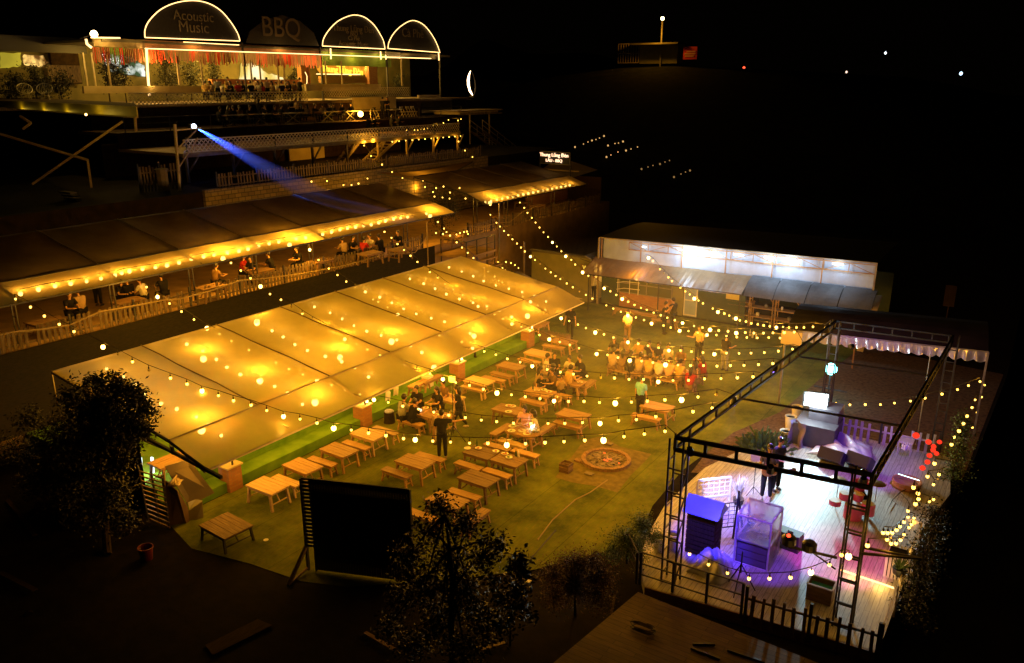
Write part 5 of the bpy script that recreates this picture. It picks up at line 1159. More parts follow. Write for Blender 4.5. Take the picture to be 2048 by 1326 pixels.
stand(945,727,'walk','down',60,BK,BK,'person walking up the green steps, legs showing under the tent edge')
stand(958,505,'stand','fwd',-150,WH,BK,'person with pale scarf on the dark steps behind the tent',z=1.0)
g4='guests on the fenced terrace'
for x,y,c,f,lb,k in ((198,612,WH,20,'person in a white shirt standing at the left fence','stand'),(243,598,BK,-90,'guest in black at the left fence table','sit'),(262,598,BK,90,'second guest in black at the left fence table','sit'),(290,596,WH,120,'guest in white at the left fence table','sit'),
   (484,545,RD,-60,'guest in dark red behind the middle fence','sit'),(507,548,BK,-160,'guest in black behind the middle fence','sit'),(545,540,BK,120,'guest in a dark jacket behind the middle fence','sit'),
   (703,505,BK,-90,'guest in black at the left of the four under the roof','sit'),(726,508,RD,0,'guest in red with a pale cap under the roof','sit'),(744,500,WH,180,'guest in white shirt and dark vest under the roof','sit'),(763,502,BK,90,'guest in black at the right of the four under the roof','sit')):
    if k=='sit': sit(x,y,'table',f,c,BK,lb,z=3.7,group=g4)
    else: stand(x,y,'stand','fwd',f,c,BK,lb,z=3.7,group=g4)
g5='guests silhouetted on the upper deck'
for i,(x,y,k,f) in enumerate(((455,232,'sit',0),(470,235,'sit',90),(498,234,'sit',-90),(520,236,'stand',20),(560,232,'sit',0),(595,234,'stand',160),(606,234,'sit',90),(628,222,'sit',-90),(648,222,'sit',90),(662,222,'sit',180),(671,223,'sit',160),(687,220,'sit',180),(705,222,'sit',180),(736,246,'sit',0),(747,246,'sit',0),(783,246,'sit',0),(796,246,'sit',0),(766,234,'stand',10),(776,234,'stand',190))):
    lb=['guest at the far left of the dark upper deck','guest second from the left on the dark upper deck','guest third from the left on the upper deck','guest standing left of centre on the upper deck','guest seated left of the standing pair of hands','guest standing with pale sleeves in the middle of the upper deck','guest seated right beside the pale sleeved one','silhouetted guest sitting left of the table by the brick column','silhouetted guest in tan at the upper deck table','silhouetted guest leaning left at the upper deck table','silhouetted guest behind the tan one on the upper deck','silhouetted guest before the lit counter, left one','silhouetted guest before the lit counter, right one','dark head left of centre behind the lower lattice rail','dark head second behind the lower lattice rail','dark head third behind the lower lattice rail','dark head rightmost behind the lower lattice rail','figure in black standing by the lit counter, left of the pair','figure in black standing by the lit counter, right of the pair'][i]
    X_=-44.5 if y>240 else -47.5; z_=8.92 if y>240 else 9.8
    p=AX(x,y,X_); person('sit' if k=='sit' else 'stand','table' if k=='sit' else 'fwd',V(X_,p.y,z_),f,BK if i not in (5,8) else TN,BK,lb,hair='long' if i%3==0 else 'short',group=g5)
g6='guests at the restaurant rail'
for i,(x,c,k) in enumerate(((412,YE,'sit'),(424,TN,'sit'),(436,GR,'stand'),(464,BK,'sit'),(478,RD,'sit'),(488,BK,'sit'),(503,BK,'sit'),(520,WH,'sit'),(535,TN,'stand'),(547,TN,'sit'),(565,NV,'sit'),(580,BK,'sit'),(590,BR,'sit'))):
    lb=['guest in yellow at the left end of the restaurant rail','guest in tan second at the restaurant rail','grey standing figure among the restaurant guests','guest in black left of the red one','guest in dark red at the restaurant rail','guest in black right beside the red one','guest in black in the middle of the restaurant rail','guest in bright white turned to the lit mural','standing guest in front of the lit mural','guest in tan right of the lit mural','guest in navy near the brick column','guest in black nearest the brick column','guest in brown half behind the brick column'][i]
    p=AX(x,183,-51.2); person(k if k=='sit' else 'stand','table' if k=='sit' else 'fwd',V(-51.2,p.y,11.3+(.15 if k=='sit' else 0)),180 if i%2 else 60,c,BK,lb,hair='long' if i%2 else 'short',group=g6)
for i,(x,y,z_,X_,c,k,lb) in enumerate(((437,232,9.8,-47.0,BK,'sit','guest in black at the extreme left of the upper deck tables'),(482,232,9.8,-48.6,BR,'sit','guest in brown behind the left upper deck tables'),(535,230,9.8,-48.6,BK,'sit','guest in black behind the third upper deck table'),(548,232,9.8,-47.0,NV,'sit','guest in navy left of the pale sleeved guest'),(575,230,9.8,-48.6,BK,'sit','guest in black far behind the pale sleeved guest'),(617,226,9.8,-48.6,TN,'sit','guest in tan under the curved light strip'),
  (445,183,11.3,-52.0,WH,'sit','guest in white near the grey standing figure at the rail'),(456,183,11.3,-52.0,YE,'stand','standing guest in yellow behind the black clad ones'),(511,183,11.3,-52.2,TN,'stand','standing guest in tan left of the lit mural'),(527,183,11.3,-52.2,RD,'sit','second guest in dark red, before the mural'),(556,183,11.3,-52.2,WH,'sit','guest in white between mural and brick column'),(572,183,11.3,-52.2,YE,'sit','guest in yellow near the brick column'),(600,183,11.3,-52.0,BK,'stand','standing guest in black right of the brick column'))):
    p=AX(x,y,X_); person(k,'table' if k=='sit' else 'fwd',V(X_,p.y,z_-(.0 if k=='stand' else .03)+(.12 if (k=='sit' and z_>11) else 0)),(0,90,180,-90)[i%4],c,BK,lb,hair='long' if i%2 else 'short',group=g5 if z_<11 else g6)
for i,(x,y,c,f,lb) in enumerate(((140,627,BK,-90,'guest in black near the far left end of the picket fence'),(165,622,TN,90,'guest in tan near the far left end of the picket fence'),(330,588,BK,90,'guest in black right of the bare lamp at the left fence'),(430,566,BR,0,'guest in brown at the low table behind the rope'),(600,528,BK,180,'guest in black left of the bare lamp by the fence'),(690,508,TN,90,'guest in tan beside the four under the roof'),(800,492,BK,180,'guest in black at the right end of the terrace'))):
    sit(x,y,'table',f,c,BK,lb,z=3.7,group=g4)
# performers
stand(1531,998,'stand',('fold','hold'),-165,(.14,.13,.20),BK,'performer in patterned shirt singing with a guitar on stage',z=.3,shoes=(.5,.4,.4),hair='cap',sc=1.05)
stand(1549,980,'stand','hold',-120,(.05,.05,.07),BK,'second performer in dark clothes behind the singer',z=.3,sc=1.03)
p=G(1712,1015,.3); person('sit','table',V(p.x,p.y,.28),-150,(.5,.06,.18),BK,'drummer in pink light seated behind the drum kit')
# ================= STAGE =================
DP=[(-8.25,20.95),(-7.95,18.9),(-7.6,17.7),(-7.0,16.75),(-1.65,17.35),(-1.55,23.5),(-1.1,26.5),(-1.4,29.4),(-5.5,29.5),(-6.2,28.0),(-7.6,26.0),(-8.15,24)]
sd=thing('stage_deck','low wooden stage floor of pale boards under the black truss','stage',(-4.5,22,0))
m=MB(); m.prism(DP,.0,.3); m.build('floor',M['board'],sd)
m=MB()
for i in range(3,5): a,b=DP[i],DP[(i+1)%len(DP)]
m.bar((*DP[3],.15),(*DP[4],.15),.06,.3); m.build('edge_board',M['wood_d'],sd)
ts=thing('stage_truss','black steel box truss frame standing over the stage','truss',(-4.5,17.3,0))
ZT=4.3
def ladder(a,b,dz,th,n,lace=False,nm='beam'):
    a=V(*a);b=V(*b); m=MB(); m.bar(a,b,th); m.bar(a-V(0,0,dz),b-V(0,0,dz),th)
    for k in range(n+1):
        p=a+(b-a)*k/n; m.bar(p,p-V(0,0,dz),th*.8)
        if lace and k<n: q=a+(b-a)*(k+1)/n; m.bar(p-V(0,0,dz if k%2 else 0),q-V(0,0,0 if k%2 else dz),th*.5)
    return m.build(nm,M['steel_b'],ts)
FLc=V(-6.65,17.32,ZT); FRc=V(-2.27,17.84,ZT); BLc=V(-5.75,30.1,ZT); BRc=V(-1.98,30.4,ZT)
ladder(FLc,FRc,.32,.09,6)
ladder(FLc,BLc,.28,.065,16)
ladder(FRc,BRc,.28,.06,18,True)
ladder(BLc,BRc,.25,.06,6)
for y0,y1 in ((21.2,21.6),(25.85,26.2)):
    t=(y0-17.3)/12.8; a=FLc.lerp(BLc,t)-V(0,0,.2); b=FRc.lerp(BRc,(y1-17.8)/12.6)-V(0,0,.2); m=MB(); m.bar(a,b,.05); m.build('cross_bar',M['steel_b'],ts)
def tower(a,w,h,n,z0=0):
    for dx in(0,w):
        for dy in(0,w): m=MB(); m.bar((a[0]+dx,a[1]+dy,z0),(a[0]+dx,a[1]+dy,h),.042); m.build('upright',M['steel_b'],ts)
    m=MB()
    for k in range(n):
        z=z0+.35+(h-z0-.5)*k/n; m.bar((a[0],a[1],z),(a[0]+w,a[1],z),.035); m.bar((a[0],a[1]+w,z+.35),(a[0]+w,a[1]+w,z+.35),.035); m.bar((a[0],a[1],z+.2),(a[0],a[1]+w,z+.2),.03); m.bar((a[0]+w,a[1],z+.1),(a[0]+w,a[1]+w,z+.45),.03)
        m.bar((a[0]+w,a[1],z),(a[0]+w,a[1]+w,z+.5),.025)
    m.build('rungs',M['steel_b'],ts)
tower((-6.75,17.2),.36,ZT,6); tower((-2.66,17.75),.38,ZT,6)
tower((-5.9,30.0),.3,ZT,5); tower((-2.1,30.3),.3,ZT,5)
def on_truss(name,label,p,cat='spotlight',g=None): return thing(name,label,cat,p,g)
# par lamps on a side arm of the near right tower
m=MB(); m.bar((-2.75,17.75,2.1),(-3.9,17.6,2.1),.05); m.bar((-2.75,17.75,1.8),(-3.3,17.68,2.1),.03); m.build('side_arm',M['steel_b'],ts)
m=MB(); m.bar((-2.3,18.1,2.35),(-1.1,18.6,2.2),.05); m.bar((-2.3,17.8,2.35),(-1.1,18.6,2.2),.05); m.build('side_arm',M['steel_b'],ts)
for x,lb,red in ((-3.82,'round stage lamp with a red lens on the truss side arm',1),(-3.35,'round black stage lamp beside the one with the red lens',0)):
    p=V(x,17.6,2.25); t=thing('stage_lamp',lb,'spotlight',p,'round stage lamps on the side arm'); m=MB(); m.lathe(p-V(0,0,.1),[(.12,0),(.17,.04),(.17,.2),(.1,.26)],14); m.build('body',M['black'],t)
    if red: m=MB(); m.ball(p+V(.0,-.06,.17),.05,8,6); m.build('lens',emis('red_glow',(1,.06,.02),4),t)
# floods behind the stage
def flood(px,py,Y,label,col,w,size,to,em,ang=110):
    p=AY(px,py,Y); t=thing('flood_light',label,'floodlight',p,'floodlights behind the stage'); d=(V(*to)-p).normalized()
    q=d.to_track_quat('-Z','Y').to_matrix(); m=MB(); m.box(p,(size[0],size[1],.04),q); m.build('lens',emis('flood_glow',em,18),t)
    m=MB(); m.box(p-d*.07,(size[0]*1.15,size[1]*1.15,.09),q); m.build('housing',M['black'],t); m=MB(); m.tube([(p.x-.1,Y+.12,0),p-d*.1],.03,6); m.build('stand',M['steel_b'],t)
    spot(p+d*.06,to,w,col,ang,.3,.2,parent=t); return p
fp1=flood(1632,800,28.3,'blazing white square floodlight on a stand behind the stage',(.50,.88,1),2300,(.75,.5),(-3.4,20.3,.3),(.85,1,.98),66)
point(fp1+V(0,-.5,.1),190,(.7,.95,1),.2)
p2=AY(1662,738,33.5); t=thing('flood_light','round teal floodlight farther back above the dark ground','floodlight',p2,'floodlights behind the stage'); m=MB(); m.ball(p2,.24,12,8); m.build('lens',emis('teal_glow',(.20,.85,.8),8,clear=True),t); m=MB(); m.tube([(p2.x,33.5,0),p2-V(0,0,.2)],.03,6); m.bar(p2+V(-.6,.1,-.9),p2+V(.7,.1,-.9),.05); m.build('stand',M['steel_b'],t)
point(p2-V(0,.5,.2),60,(.05,.6,.75),.2,parent=t)
# coloured lamps fixed to the truss
def par(p,to,w,col,lb,ang=50,em=None):
    t=thing('stage_lamp',lb,'spotlight',p,'coloured lamps on the truss'); d=(V(*to)-V(*p)).normalized(); m=MB(); m.tube([V(*p)-d*.22,V(*p)],[.07,.10],10); m.build('body',M['black'],t)
    m=MB(); m.ball(V(*p),.06,8,6); m.build('lens',emis('lens_'+lb[:5],em or col,4,clear=True),t); spot(V(*p)+d*.04,to,w,col,ang,.5,.06,parent=t)
par((-6.3,17.5,3.9),(-6.2,19.3,1.2),1700,(.06,.04,1),'blue violet lamp on the near left truss corner',42)
par((-4.4,17.6,3.9),(-4.9,19.5,1.0),700,(.22,.06,1),'violet lamp in the middle of the front beam',46)
par((-2.5,18.2,3.9),(-3.1,20.5,.6),900,(1,.02,.6),'magenta lamp above the drum kit',38)
par((-6.5,21.2,3.9),(-6.3,20.6,1.0),1100,(.04,.07,1),'blue lamp on the left truss above the gabled cabinet',48)
par((-2.2,24.5,3.9),(-4.6,27.6,.3),700,(.28,.06,1),'violet lamp on the right truss aimed at the picket fence',66)
par((-6.3,24.5,3.9),(-5.9,22.9,1.2),900,(.22,.12,1),'violet lamp above the singers',40)
par((-5.0,29.6,3.6),(-4.2,32.2,3.0),120,(.30,.08,1),'lilac lamp at the far end of the truss aimed at the awning',100)
# scalloped awning
sa=thing('scalloped_awning','pale awning with a scalloped hanging edge across the back of the stage','awning',(-4.4,33,3))
A0=V(-7.85,31.6,3.25);A1=V(-.95,32.8,3.25)
def val(u,v):
    p=A0.lerp(A1,u); drop=.34+.09*abs(math.sin(u*math.pi*17)); return (p.x,p.y-.03*math.sin(u*120)*v,p.z-drop*v)
plast=sheet('crinkled_plastic',(.75,.68,.72),.15,.35,.35,.15); m=MB(); m.grid(val,240,3); m.build('valance',plast,sa)
m=MB(); m.grid(lambda u,v:(A0.lerp(A1,u)+V(-.3*v,3.2*v,.35*math.sin(v*2))),20,6); m.build('roof_sheet',M['darktarp'],sa)
m=MB(); m.bar(A0,A1,.06); m.bar(A0,(A0.x,A0.y,0),.07); m.bar(A1,(A1.x,A1.y,0),.07); m.build('frame',M['steel_g'],sa)
m=MB(); m.box((A0.x+.25,A0.y-.05,2.95),(.8,.05,.55)); m.build('side_panel',M['wall_c'],sa)
# far back: thin pole
pole('cable_pole','thin pale pole standing behind the stage picket fence',(-2.6,30.6,0),3.4,.02)
# picket fence at the back of the stage
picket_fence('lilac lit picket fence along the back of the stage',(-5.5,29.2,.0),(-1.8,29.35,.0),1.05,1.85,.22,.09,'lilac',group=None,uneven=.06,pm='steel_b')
# equipment
def box_thing(name,label,cat,c,d,mt,rz=0,parts=(),group=None):
    t=thing(name,label,cat,c,group); q=Matrix.Rotation(rz,3,'Z'); m=MB(); m.box(V(*c)+V(0,0,d[2]/2),d,q); m.build('body',mt,t); return t
def speaker(px,py,d,label,rz,tilt=0,z=.3,grp='loudspeakers on the stage'):
    c=G(px,py,z); t=thing('loudspeaker',label,'speaker',c,grp); q=Matrix.Rotation(rz,3,'Z')@Matrix.Rotation(tilt,3,'X'); C=c+V(0,0,d[2]/2+abs(math.sin(tilt))*d[1]*.35)
    m=MB(); m.box(C,d,q); m.build('body',mat('speaker_vinyl',(.03,.03,.035),rough=.5),t); m=MB(); m.box(C+q@V(0,-d[1]/2-.006,0),(d[0]*.9,.012,d[2]*.88),q); m.build('grille',M['black'],t)
    m=MB(); m.box(C+q@V(0,0,d[2]/2+.012),(d[0]*.25,.05,.02),q); m.build('handle',M['black'],t)
speaker(1578,1095,(.62,.36,.5),'black speaker standing beside the wrapped display case',R(-8)); speaker(1662,928,(.8,.45,.4),'wedge monitor speaker at the back of the bright floor, left one',R(-10),R(-35)); speaker(1717,938,(.8,.45,.4),'wedge monitor speaker at the back of the bright floor, right one',R(-16),R(-35))
# wrapped display case
c=V(-5.05,19.6,.3); t=thing('display_case','glass display case wrapped in milky plastic, purple lit','display case',c); wrap=sheet('wrapping_film',(.42,.40,.62),.45,.4,.12,.2)
w,d,h=.88,1.0,1.42; fr=MB()
for a in(-1,1):
    for b in(-1,1): fr.bar(c+V(a*w/2,b*d/2,0),c+V(a*w/2,b*d/2,h),.045)
for z in(.02,.72,h):
    for a in(-1,1): fr.bar(c+V(a*w/2,-d/2,z),c+V(a*w/2,d/2,z),.04); fr.bar(c+V(-w/2,a*d/2,z),c+V(w/2,a*d/2,z),.04)
fr.build('frame',M['lilac'],t)
m=MB(); m.box(c+V(0,0,.36),(w*.94,d*.94,.66)); m.build('drawer_base',mat('violet_dark',(.07,.05,.10),rough=.5),t)
for k in range(3): m=MB(); m.box(c+V(0,-d/2+.02,.15+.2*k),(w*.86,.03,.16)); m.build('drawer',mat('violet_dark2',(.10,.08,.14),rough=.45) if k==0 else bpy.data.materials['violet_dark2'],t)
m=MB(); m.grid(lambda u,v:(c.x-w/2-.02+(w+.04)*u,c.y-d/2-.02+(d+.04)*v,c.z+h+.03+.012*math.sin(u*9+v*7)),14,14); m.build('plastic_top',wrap,t,True)
m=MB(); m.grid(lambda u,v:(c.x+w/2+.03+.012*math.sin(v*11+u*5),c.y-d/2+d*u,c.z+h*v),10,12); m.build('plastic_side',wrap,t,True); m=MB(); m.grid(lambda u,v:(c.x-w/2+w*u,c.y-d/2-.03-.01*math.sin(v*9+u*8),c.z+.7+(h-.7)*v),10,8); m.build('plastic_front',wrap,t,True)
m=MB(); m.box(c+V(.1,.0,.95),(.45,.5,.04)); m.bar(c+V(-.25,-.2,.8),c+V(.1,.2,1.1),.04); m.ball(c+V(.25,-.2,.86),.05); m.build('contents',M['white'],t)
# gabled cabinet; roof's blue light and body's shade are partly put into the colours
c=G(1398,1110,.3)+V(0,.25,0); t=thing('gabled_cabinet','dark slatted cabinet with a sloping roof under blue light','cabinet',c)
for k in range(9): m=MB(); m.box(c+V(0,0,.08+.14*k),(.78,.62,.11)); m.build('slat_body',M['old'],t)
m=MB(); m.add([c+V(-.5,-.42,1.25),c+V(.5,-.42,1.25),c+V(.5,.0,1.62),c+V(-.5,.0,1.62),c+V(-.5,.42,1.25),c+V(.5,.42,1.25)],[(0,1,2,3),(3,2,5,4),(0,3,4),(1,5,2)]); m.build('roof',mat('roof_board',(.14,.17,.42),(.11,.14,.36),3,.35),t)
# white lattice frame, white plume plant
def gridpanel(name,label,a,b,z0,z1,mt,n,mz,th,cat='panel'):
    a=V(*a);b=V(*b); t=thing(name,label,cat,a); m=MB()
    for z in(z0,z1): m.bar(V(a.x,a.y,z),V(b.x,b.y,z),th*2.2)
    for p in(a,b): m.bar(V(p.x,p.y,z0-.2),V(p.x,p.y,z1),th*2.2)
    m.build('frame',mt,t); m=MB()
    for k in range(1,n): p=a.lerp(b,k/n); m.bar(V(p.x,p.y,z0),V(p.x,p.y,z1),th)
    for k in range(1,mz): z=z0+(z1-z0)*k/mz; m.bar(V(a.x,a.y,z),V(b.x,b.y,z),th)
    m.build('grid',mt,t)
a=G(1392,1012,.3);b=G(1458,1004,.3); gridpanel('lattice_screen','white lattice frame glowing blue white beside the plume plant',a,b,.55,1.15,M['white'],6,4,.025); spot(V(a.x+.3,a.y-.8,2.6),(b.x,b.y,.8),1500,(.35,.38,1),44,.4)
a=G(1432,1075,.3);b=G(1475,1070,.3); gridpanel('wire_screen','black wire grid screen standing between cabinet and display case',a,b,.6,1.35,M['steel_b'],4,6,.012); 
m=MB(); m.bar(a.lerp(b,.9)+V(0,-.2,0),a.lerp(b,.9)+V(0,0,1.4),.05); m.bar(a.lerp(b,.9)+V(.2,.1,0),a.lerp(b,.9)+V(0,0,1.2),.05); tag(m.build('easel',M['black']),'black easel legs behind the wrapped display case','easel')
p=G(1476,1008,.3)
def plume(p,h,n,mt,label,cat='plant',spread=.3,name='plume_plant',seed=1):
    t=thing(name,label,cat,p); rg=random.Random(seed); m=MB()
    for k in range(n):
        a=rg.uniform(0,6.28); r=rg.uniform(.1,1)*spread; hh=h*rg.uniform(.6,1); q=p+V(math.cos(a)*r,math.sin(a)*r,hh); mid=p+V(math.cos(a)*r*.35,math.sin(a)*r*.35,hh*.6); m.tube([p+V(math.cos(a)*.05,math.sin(a)*.05,.12),mid,q],[.008,.010,.003],3,False)
    m.build('foliage',mt,t); m=MB(); m.lathe(p,[(.12,0),(.15,.05),(.17,.2),(.15,.2)],10); m.build('pot',M['black'],t); return t
plume(p,.95,110,M['white'],'white feathery plant lit blue white beside the lattice frame')
# music stand, mic stand, guitar
p=G(1506,988,.3); t=thing('music_stand','thin music stand in front of the singer','stand',p); m=MB(); m.tube([p,p+V(0,0,1.15)],.012,5)
for k in range(3): a=2.1*k; m.bar(p+V(0,0,.25),p+V(math.cos(a)*.28,math.sin(a)*.28,0),.016)
m.build('pole',M['steel_b'],t); m=MB(); m.box(p+V(0,0,1.25),(.36,.03,.26),Matrix.Rotation(R(30),3,'Z')@Matrix.Rotation(R(-35),3,'X')); m.build('desk',M['white'],t)
p=G(1531,998,.3); t=thing('guitar','guitar held across the singer\'s chest','guitar',p+V(-.05,-.24,1.05)); q=p+V(.03,-.25,1.02)
m=MB(); m.ball(q,.17,14,8,(1,.28,.85)); m.ball(q+V(.17,0,.05),.13,12,8,(1,.3,.85)); m.build('body',M['wood'],t); m=MB(); m.bar(q+V(.25,0,.08),q+V(.72,.05,.28),.045,.03); m.box(q+V(.76,.05,.30),(.12,.03,.07)); m.build('neck',M['wood_d'],t)
# drum kit
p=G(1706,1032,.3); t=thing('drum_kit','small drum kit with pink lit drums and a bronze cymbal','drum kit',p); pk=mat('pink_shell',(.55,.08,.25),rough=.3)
for k,(x,y,z,r,h) in enumerate(((0,-.1,0,.26,.42),(-.3,.05,.45,.16,.2),(.05,.12,.5,.15,.2),(.38,-.02,.2,.19,.35),(-.5,-.25,.35,.17,.14))):
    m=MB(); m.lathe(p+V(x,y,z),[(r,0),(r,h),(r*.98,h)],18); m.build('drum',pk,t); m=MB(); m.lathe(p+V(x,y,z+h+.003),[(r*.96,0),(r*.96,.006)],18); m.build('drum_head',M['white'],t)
for x,y,z in((.5,.25,1.1),(-.55,.2,.95)): m=MB(); m.lathe(p+V(x,y,z),[(.24,0),(.2,.015),(.04,.03)],18); m.build('cymbal',mat('bronze',(.55,.38,.12),rough=.3,metal=.8) if x>0 else bpy.data.materials['bronze'],t); m=MB(); m.tube([p+V(x,y,0),p+V(x,y,z)],.012,5); m.build('cymbal_stand',M['steel_g'],t)
# covered pile and buckets at the left back
p=G(1612,905,.0); t=thing('covered_pile','dark pile of equipment under a violet lit tarp behind the buckets','equipment',p); rg=random.Random(5)
m=MB(); m.box(p+V(.2,.5,.55),(1.4,1.3,1.1)); m.box(p+V(.35,.9,1.3),(1.0,.9,.55)); m.build('boxes',mat('dark_case',(.045,.04,.05),(.07,.06,.07),3,.5),t)
m=MB(); m.grid(lambda u,v:p+V(-.6+.55*u+.03*math.sin(v*9),-.22+.15*math.sin(u*5)+.06*math.sin(v*7+u*8),1.15*(1-v)+.03),14,14); m.build('tarp',mat('violet_cloth',(.18,.14,.28),(.12,.1,.2),4,.5),t,True)
for px,py,lb in ((1592,838,'white bucket, farthest of three behind the stage shrub'),(1579,858,'white bucket, middle of three behind the stage shrub'),(1569,888,'white bucket, nearest of three behind the stage shrub')):
    p=G(px,py,0); t=thing('bucket',lb,'bucket',p,'white plant buckets'); m=MB(); m.lathe(p,[(.15,0),(.2,.5),(.215,.5),(.215,.54),(.19,.54),(.18,.45)],16); m.build('shell',M['white'],t); m=MB(); m.lathe(p+V(0,0,.44),[(.18,0),(.17,.04),(.05,.08)],12); m.build('soil',M['soil'],t)
for px,py,lb,z in ((1317,1102,'large white plant bucket by the near left tower',.3),(1345,1096,'second plant bucket behind the near left tower',.3)):
    p=G(px,py,z); t=thing('bucket',lb,'bucket',p,'white plant buckets'); m=MB(); m.lathe(p,[(.13,0),(.17,.42),(.185,.42),(.185,.46),(.16,.46),(.15,.38)],16); m.build('shell',M['white'],t); m=MB(); m.lathe(p+V(0,0,.37),[(.15,0),(.14,.04),(.05,.07)],12); m.build('soil',M['leaf'],t)
# crumpled plastic sheet
def crumple(A,B,h,label,mt,seed=0):
    rg=random.Random(seed); ph=[(rg.uniform(2,9),rg.uniform(2,9),rg.uniform(0,6)) for _ in range(5)]
    def fn(u,v):
        z=sum(abs(math.sin(a*u+b*v+c)) for a,b,c in ph)/5*h*math.sin(math.pi*u)**.5*math.sin(math.pi*v)**.5 if 0<u<1 and 0<v<1 else .01
        return (A.x+(B.x-A.x)*u+.1*math.sin(v*5),A.y+(B.y-A.y)*v+.1*math.sin(u*6),A.z+z+.01)
    m=MB(); m.grid(fn,30,30); return tag(m.build('plastic_sheet',mt),label,'plastic sheet','crumpled plastic sheets on the stage')
crumple(V(-5.6,27.0,.3),V(-3.7,28.9,.3),.55,'crumpled pale plastic sheet before the lilac picket fence',mat('pale_film',(.6,.55,.6),(.48,.44,.5),4,.3),3)
crumple(V(-6.4,17.9,.3),V(-5.4,19.3,.3),.6,'crumpled clear plastic beside the wrapped display case',mat('blue_film',(.45,.45,.6),(.3,.3,.42),4,.25),8)
# small tables and things at the right back
for px,py,lb,h,w in ((1808,905,'small low table with bottles by the red lanterns',.45,.5),(1795,892,'low stool left of the bottle table',.35,.35)):
    p=G(px,py,.3); t=thing('side_table',lb,'table',p,'small tables at the back of the stage'); m=MB(); m.box(p+V(0,0,h),(w,w,.04)); m.build('table_top',M['lilac'],t)
    for a in(-1,1):
        for b in(-1,1): m=MB(); m.bar(p+V(a*w*.4,b*w*.4,0),p+V(a*w*.4,b*w*.4,h),.03); m.build('leg',M['lilac'],t)
for k in range(4): p=G(1805+4*k,898+2*(k%2),.75); m=MB(); m.lathe(p,[(.035,0),(.035,.14),(.013,.19),(.013,.25)],8); tag(m.build('bottle',M['white']),['leftmost bottle on the small table by the red lanterns','second bottle on the small table by the lanterns','third bottle on the small table by the lanterns','rightmost bottle on the small table by the lanterns'][k],'bottle','bottles on the small stage table')
p=G(1812,975,.3); t=thing('planter_trough','dark oval trough with a lit rim at the right of the bright floor','planter',p); m=MB(); m.lathe(p,[(.34,0),(.42,.08),(.44,.26),(.40,.26),(.36,.12)],20); m.build('body',M['brick'],t); m=MB(); m.tube([p+V(-.3,.18,.32),p+V(.34,.05,.32)],.012,5); m.build('rim_light',emis('cool_rim',(.6,.9,1),4),t)
# cooler box with teal lining and slatted planter
p=G(1640,1196,.3); t=thing('cooler_box','open wooden box with a teal lining near the front rail','box',p); m=MB()
for a,b,s in((-.28,0,(.03,.44,.42)),(.28,0,(.03,.44,.42)),(0,-.22,(.59,.03,.42)),(0,.22,(.59,.03,.42))): m.box(p+V(a,b,.21),s)
m.build('body',M['wood_d'],t); m=MB(); m.box(p+V(0,0,.28),(.53,.41,.03)); m.build('lining',mat('teal_lining',(.05,.35,.38),rough=.5),t)
m=MB(); m.box(p+V(0,-.22,.44),(.64,.04,.03)); m.box(p+V(0,.22,.44),(.64,.04,.03)); m.box(p+V(-.3,0,.445),(.04,.44,.03)); m.box(p+V(.3,0,.445),(.04,.44,.03)); m.build('rim',M['lilac'],t)
p=G(1797,1150,.3); t=thing('slatted_planter','tall slatted wooden planter with a lit plant at the right rail','planter',p)
for k in range(8):
    for b in(-1,1): m=MB(); m.bar(p+V(-.3+.085*k,b*.28,0),p+V(-.3+.085*k,b*.28,.7),.06,.015); m.build('slat',M['lilac'],t)
m=MB(); m.box(p+V(0,0,.33),(.6,.52,.6)); m.build('liner',M['soil'],t)
# glowing strip on the floor
P=[G(1682,1140,.32),G(1735,1158,.32),G(1788,1176,.32)]; m=MB(); m.tube(P,.022,6); tag(m.build('led_strip',M['led']),'glowing strip light lying on the boards at the near right of the stage','led strip')
for a in (P[0].lerp(P[1],.5),P[1].lerp(P[2],.5)): point(a+V(0,-.15,.18),14,WARM2,.15)
# railings
def railing(label,pts,h,n,mt='steel_b',rails=(1,.66,.33)):
    t=thing('railing',label,'railing',pts[0],'stage railings'); m=MB()
    for a,b in zip(pts,pts[1:]):
        for z in rails: m.bar(V(*a)+V(0,0,h*z),V(*b)+V(0,0,h*z),.03)
    m.build('rail',M[mt],t)
    for a,b in zip(pts,pts[1:]):
        for k in range(n+1): p=V(*a).lerp(V(*b),k/n); m=MB(); m.bar(p,p+V(0,0,h),.06); m.build('post',M[mt],t)
railing('front railing of the stage, left half behind the bulbs',[(-7.2,16.9,.2),(-4.6,17.0,.2)],.95,3)
picket_fence('dark picket fence along the front right of the stage',(-4.5,17.0,.1),(-1.6,17.25,.1),.95,1.5,.24,.08,'wood_d',group='stage railings',uneven=.2)
railing('pale railing running back along the right side of the stage',[(-1.55,17.3,.2),(-1.5,22.6,.2)],.9,3,'rail',(1,.8,.6,.4))
railing('dark railing at the near left corner of the stage',[(-7.9,17.6,.2),(-7.3,16.9,.2)],.9,1)
p=G(1478,1180,.3); t=thing('tripod','black tripod standing before the display case','tripod',p); m=MB(); m.tube([p+V(0,0,.5),p+V(0,0,1.1)],.02,6)
for k in range(3): a=2.1*k+.5; m.bar(p+V(0,0,.75),p+V(math.cos(a)*.4,math.sin(a)*.4,0),.025)
m.build('legs',M['black'],t)
light_string('bulbs sagging along the front rail of the stage',[AY(x,y,17.1) for x,y in ((1379,1108),(1417,1129),(1455,1146),(1498,1157),(1539,1157),(1581,1155),(1622,1145),(1659,1130),(1683,1110),(1697,1113))],'ssssssBssB','bulb strings round the stage',lw=4)
light_string('row of bulbs across the back behind the white floodlight',[AY(x,y,30.2) for x,y in ((1672,806),(1700,809.5),(1730.5,809),(1761,809),(1789,806),(1821,802),(1850,796),(1884,788),(1915,779),(1937,771),(1960,763))],None,'bulb strings round the stage',lights=4,lw=14)
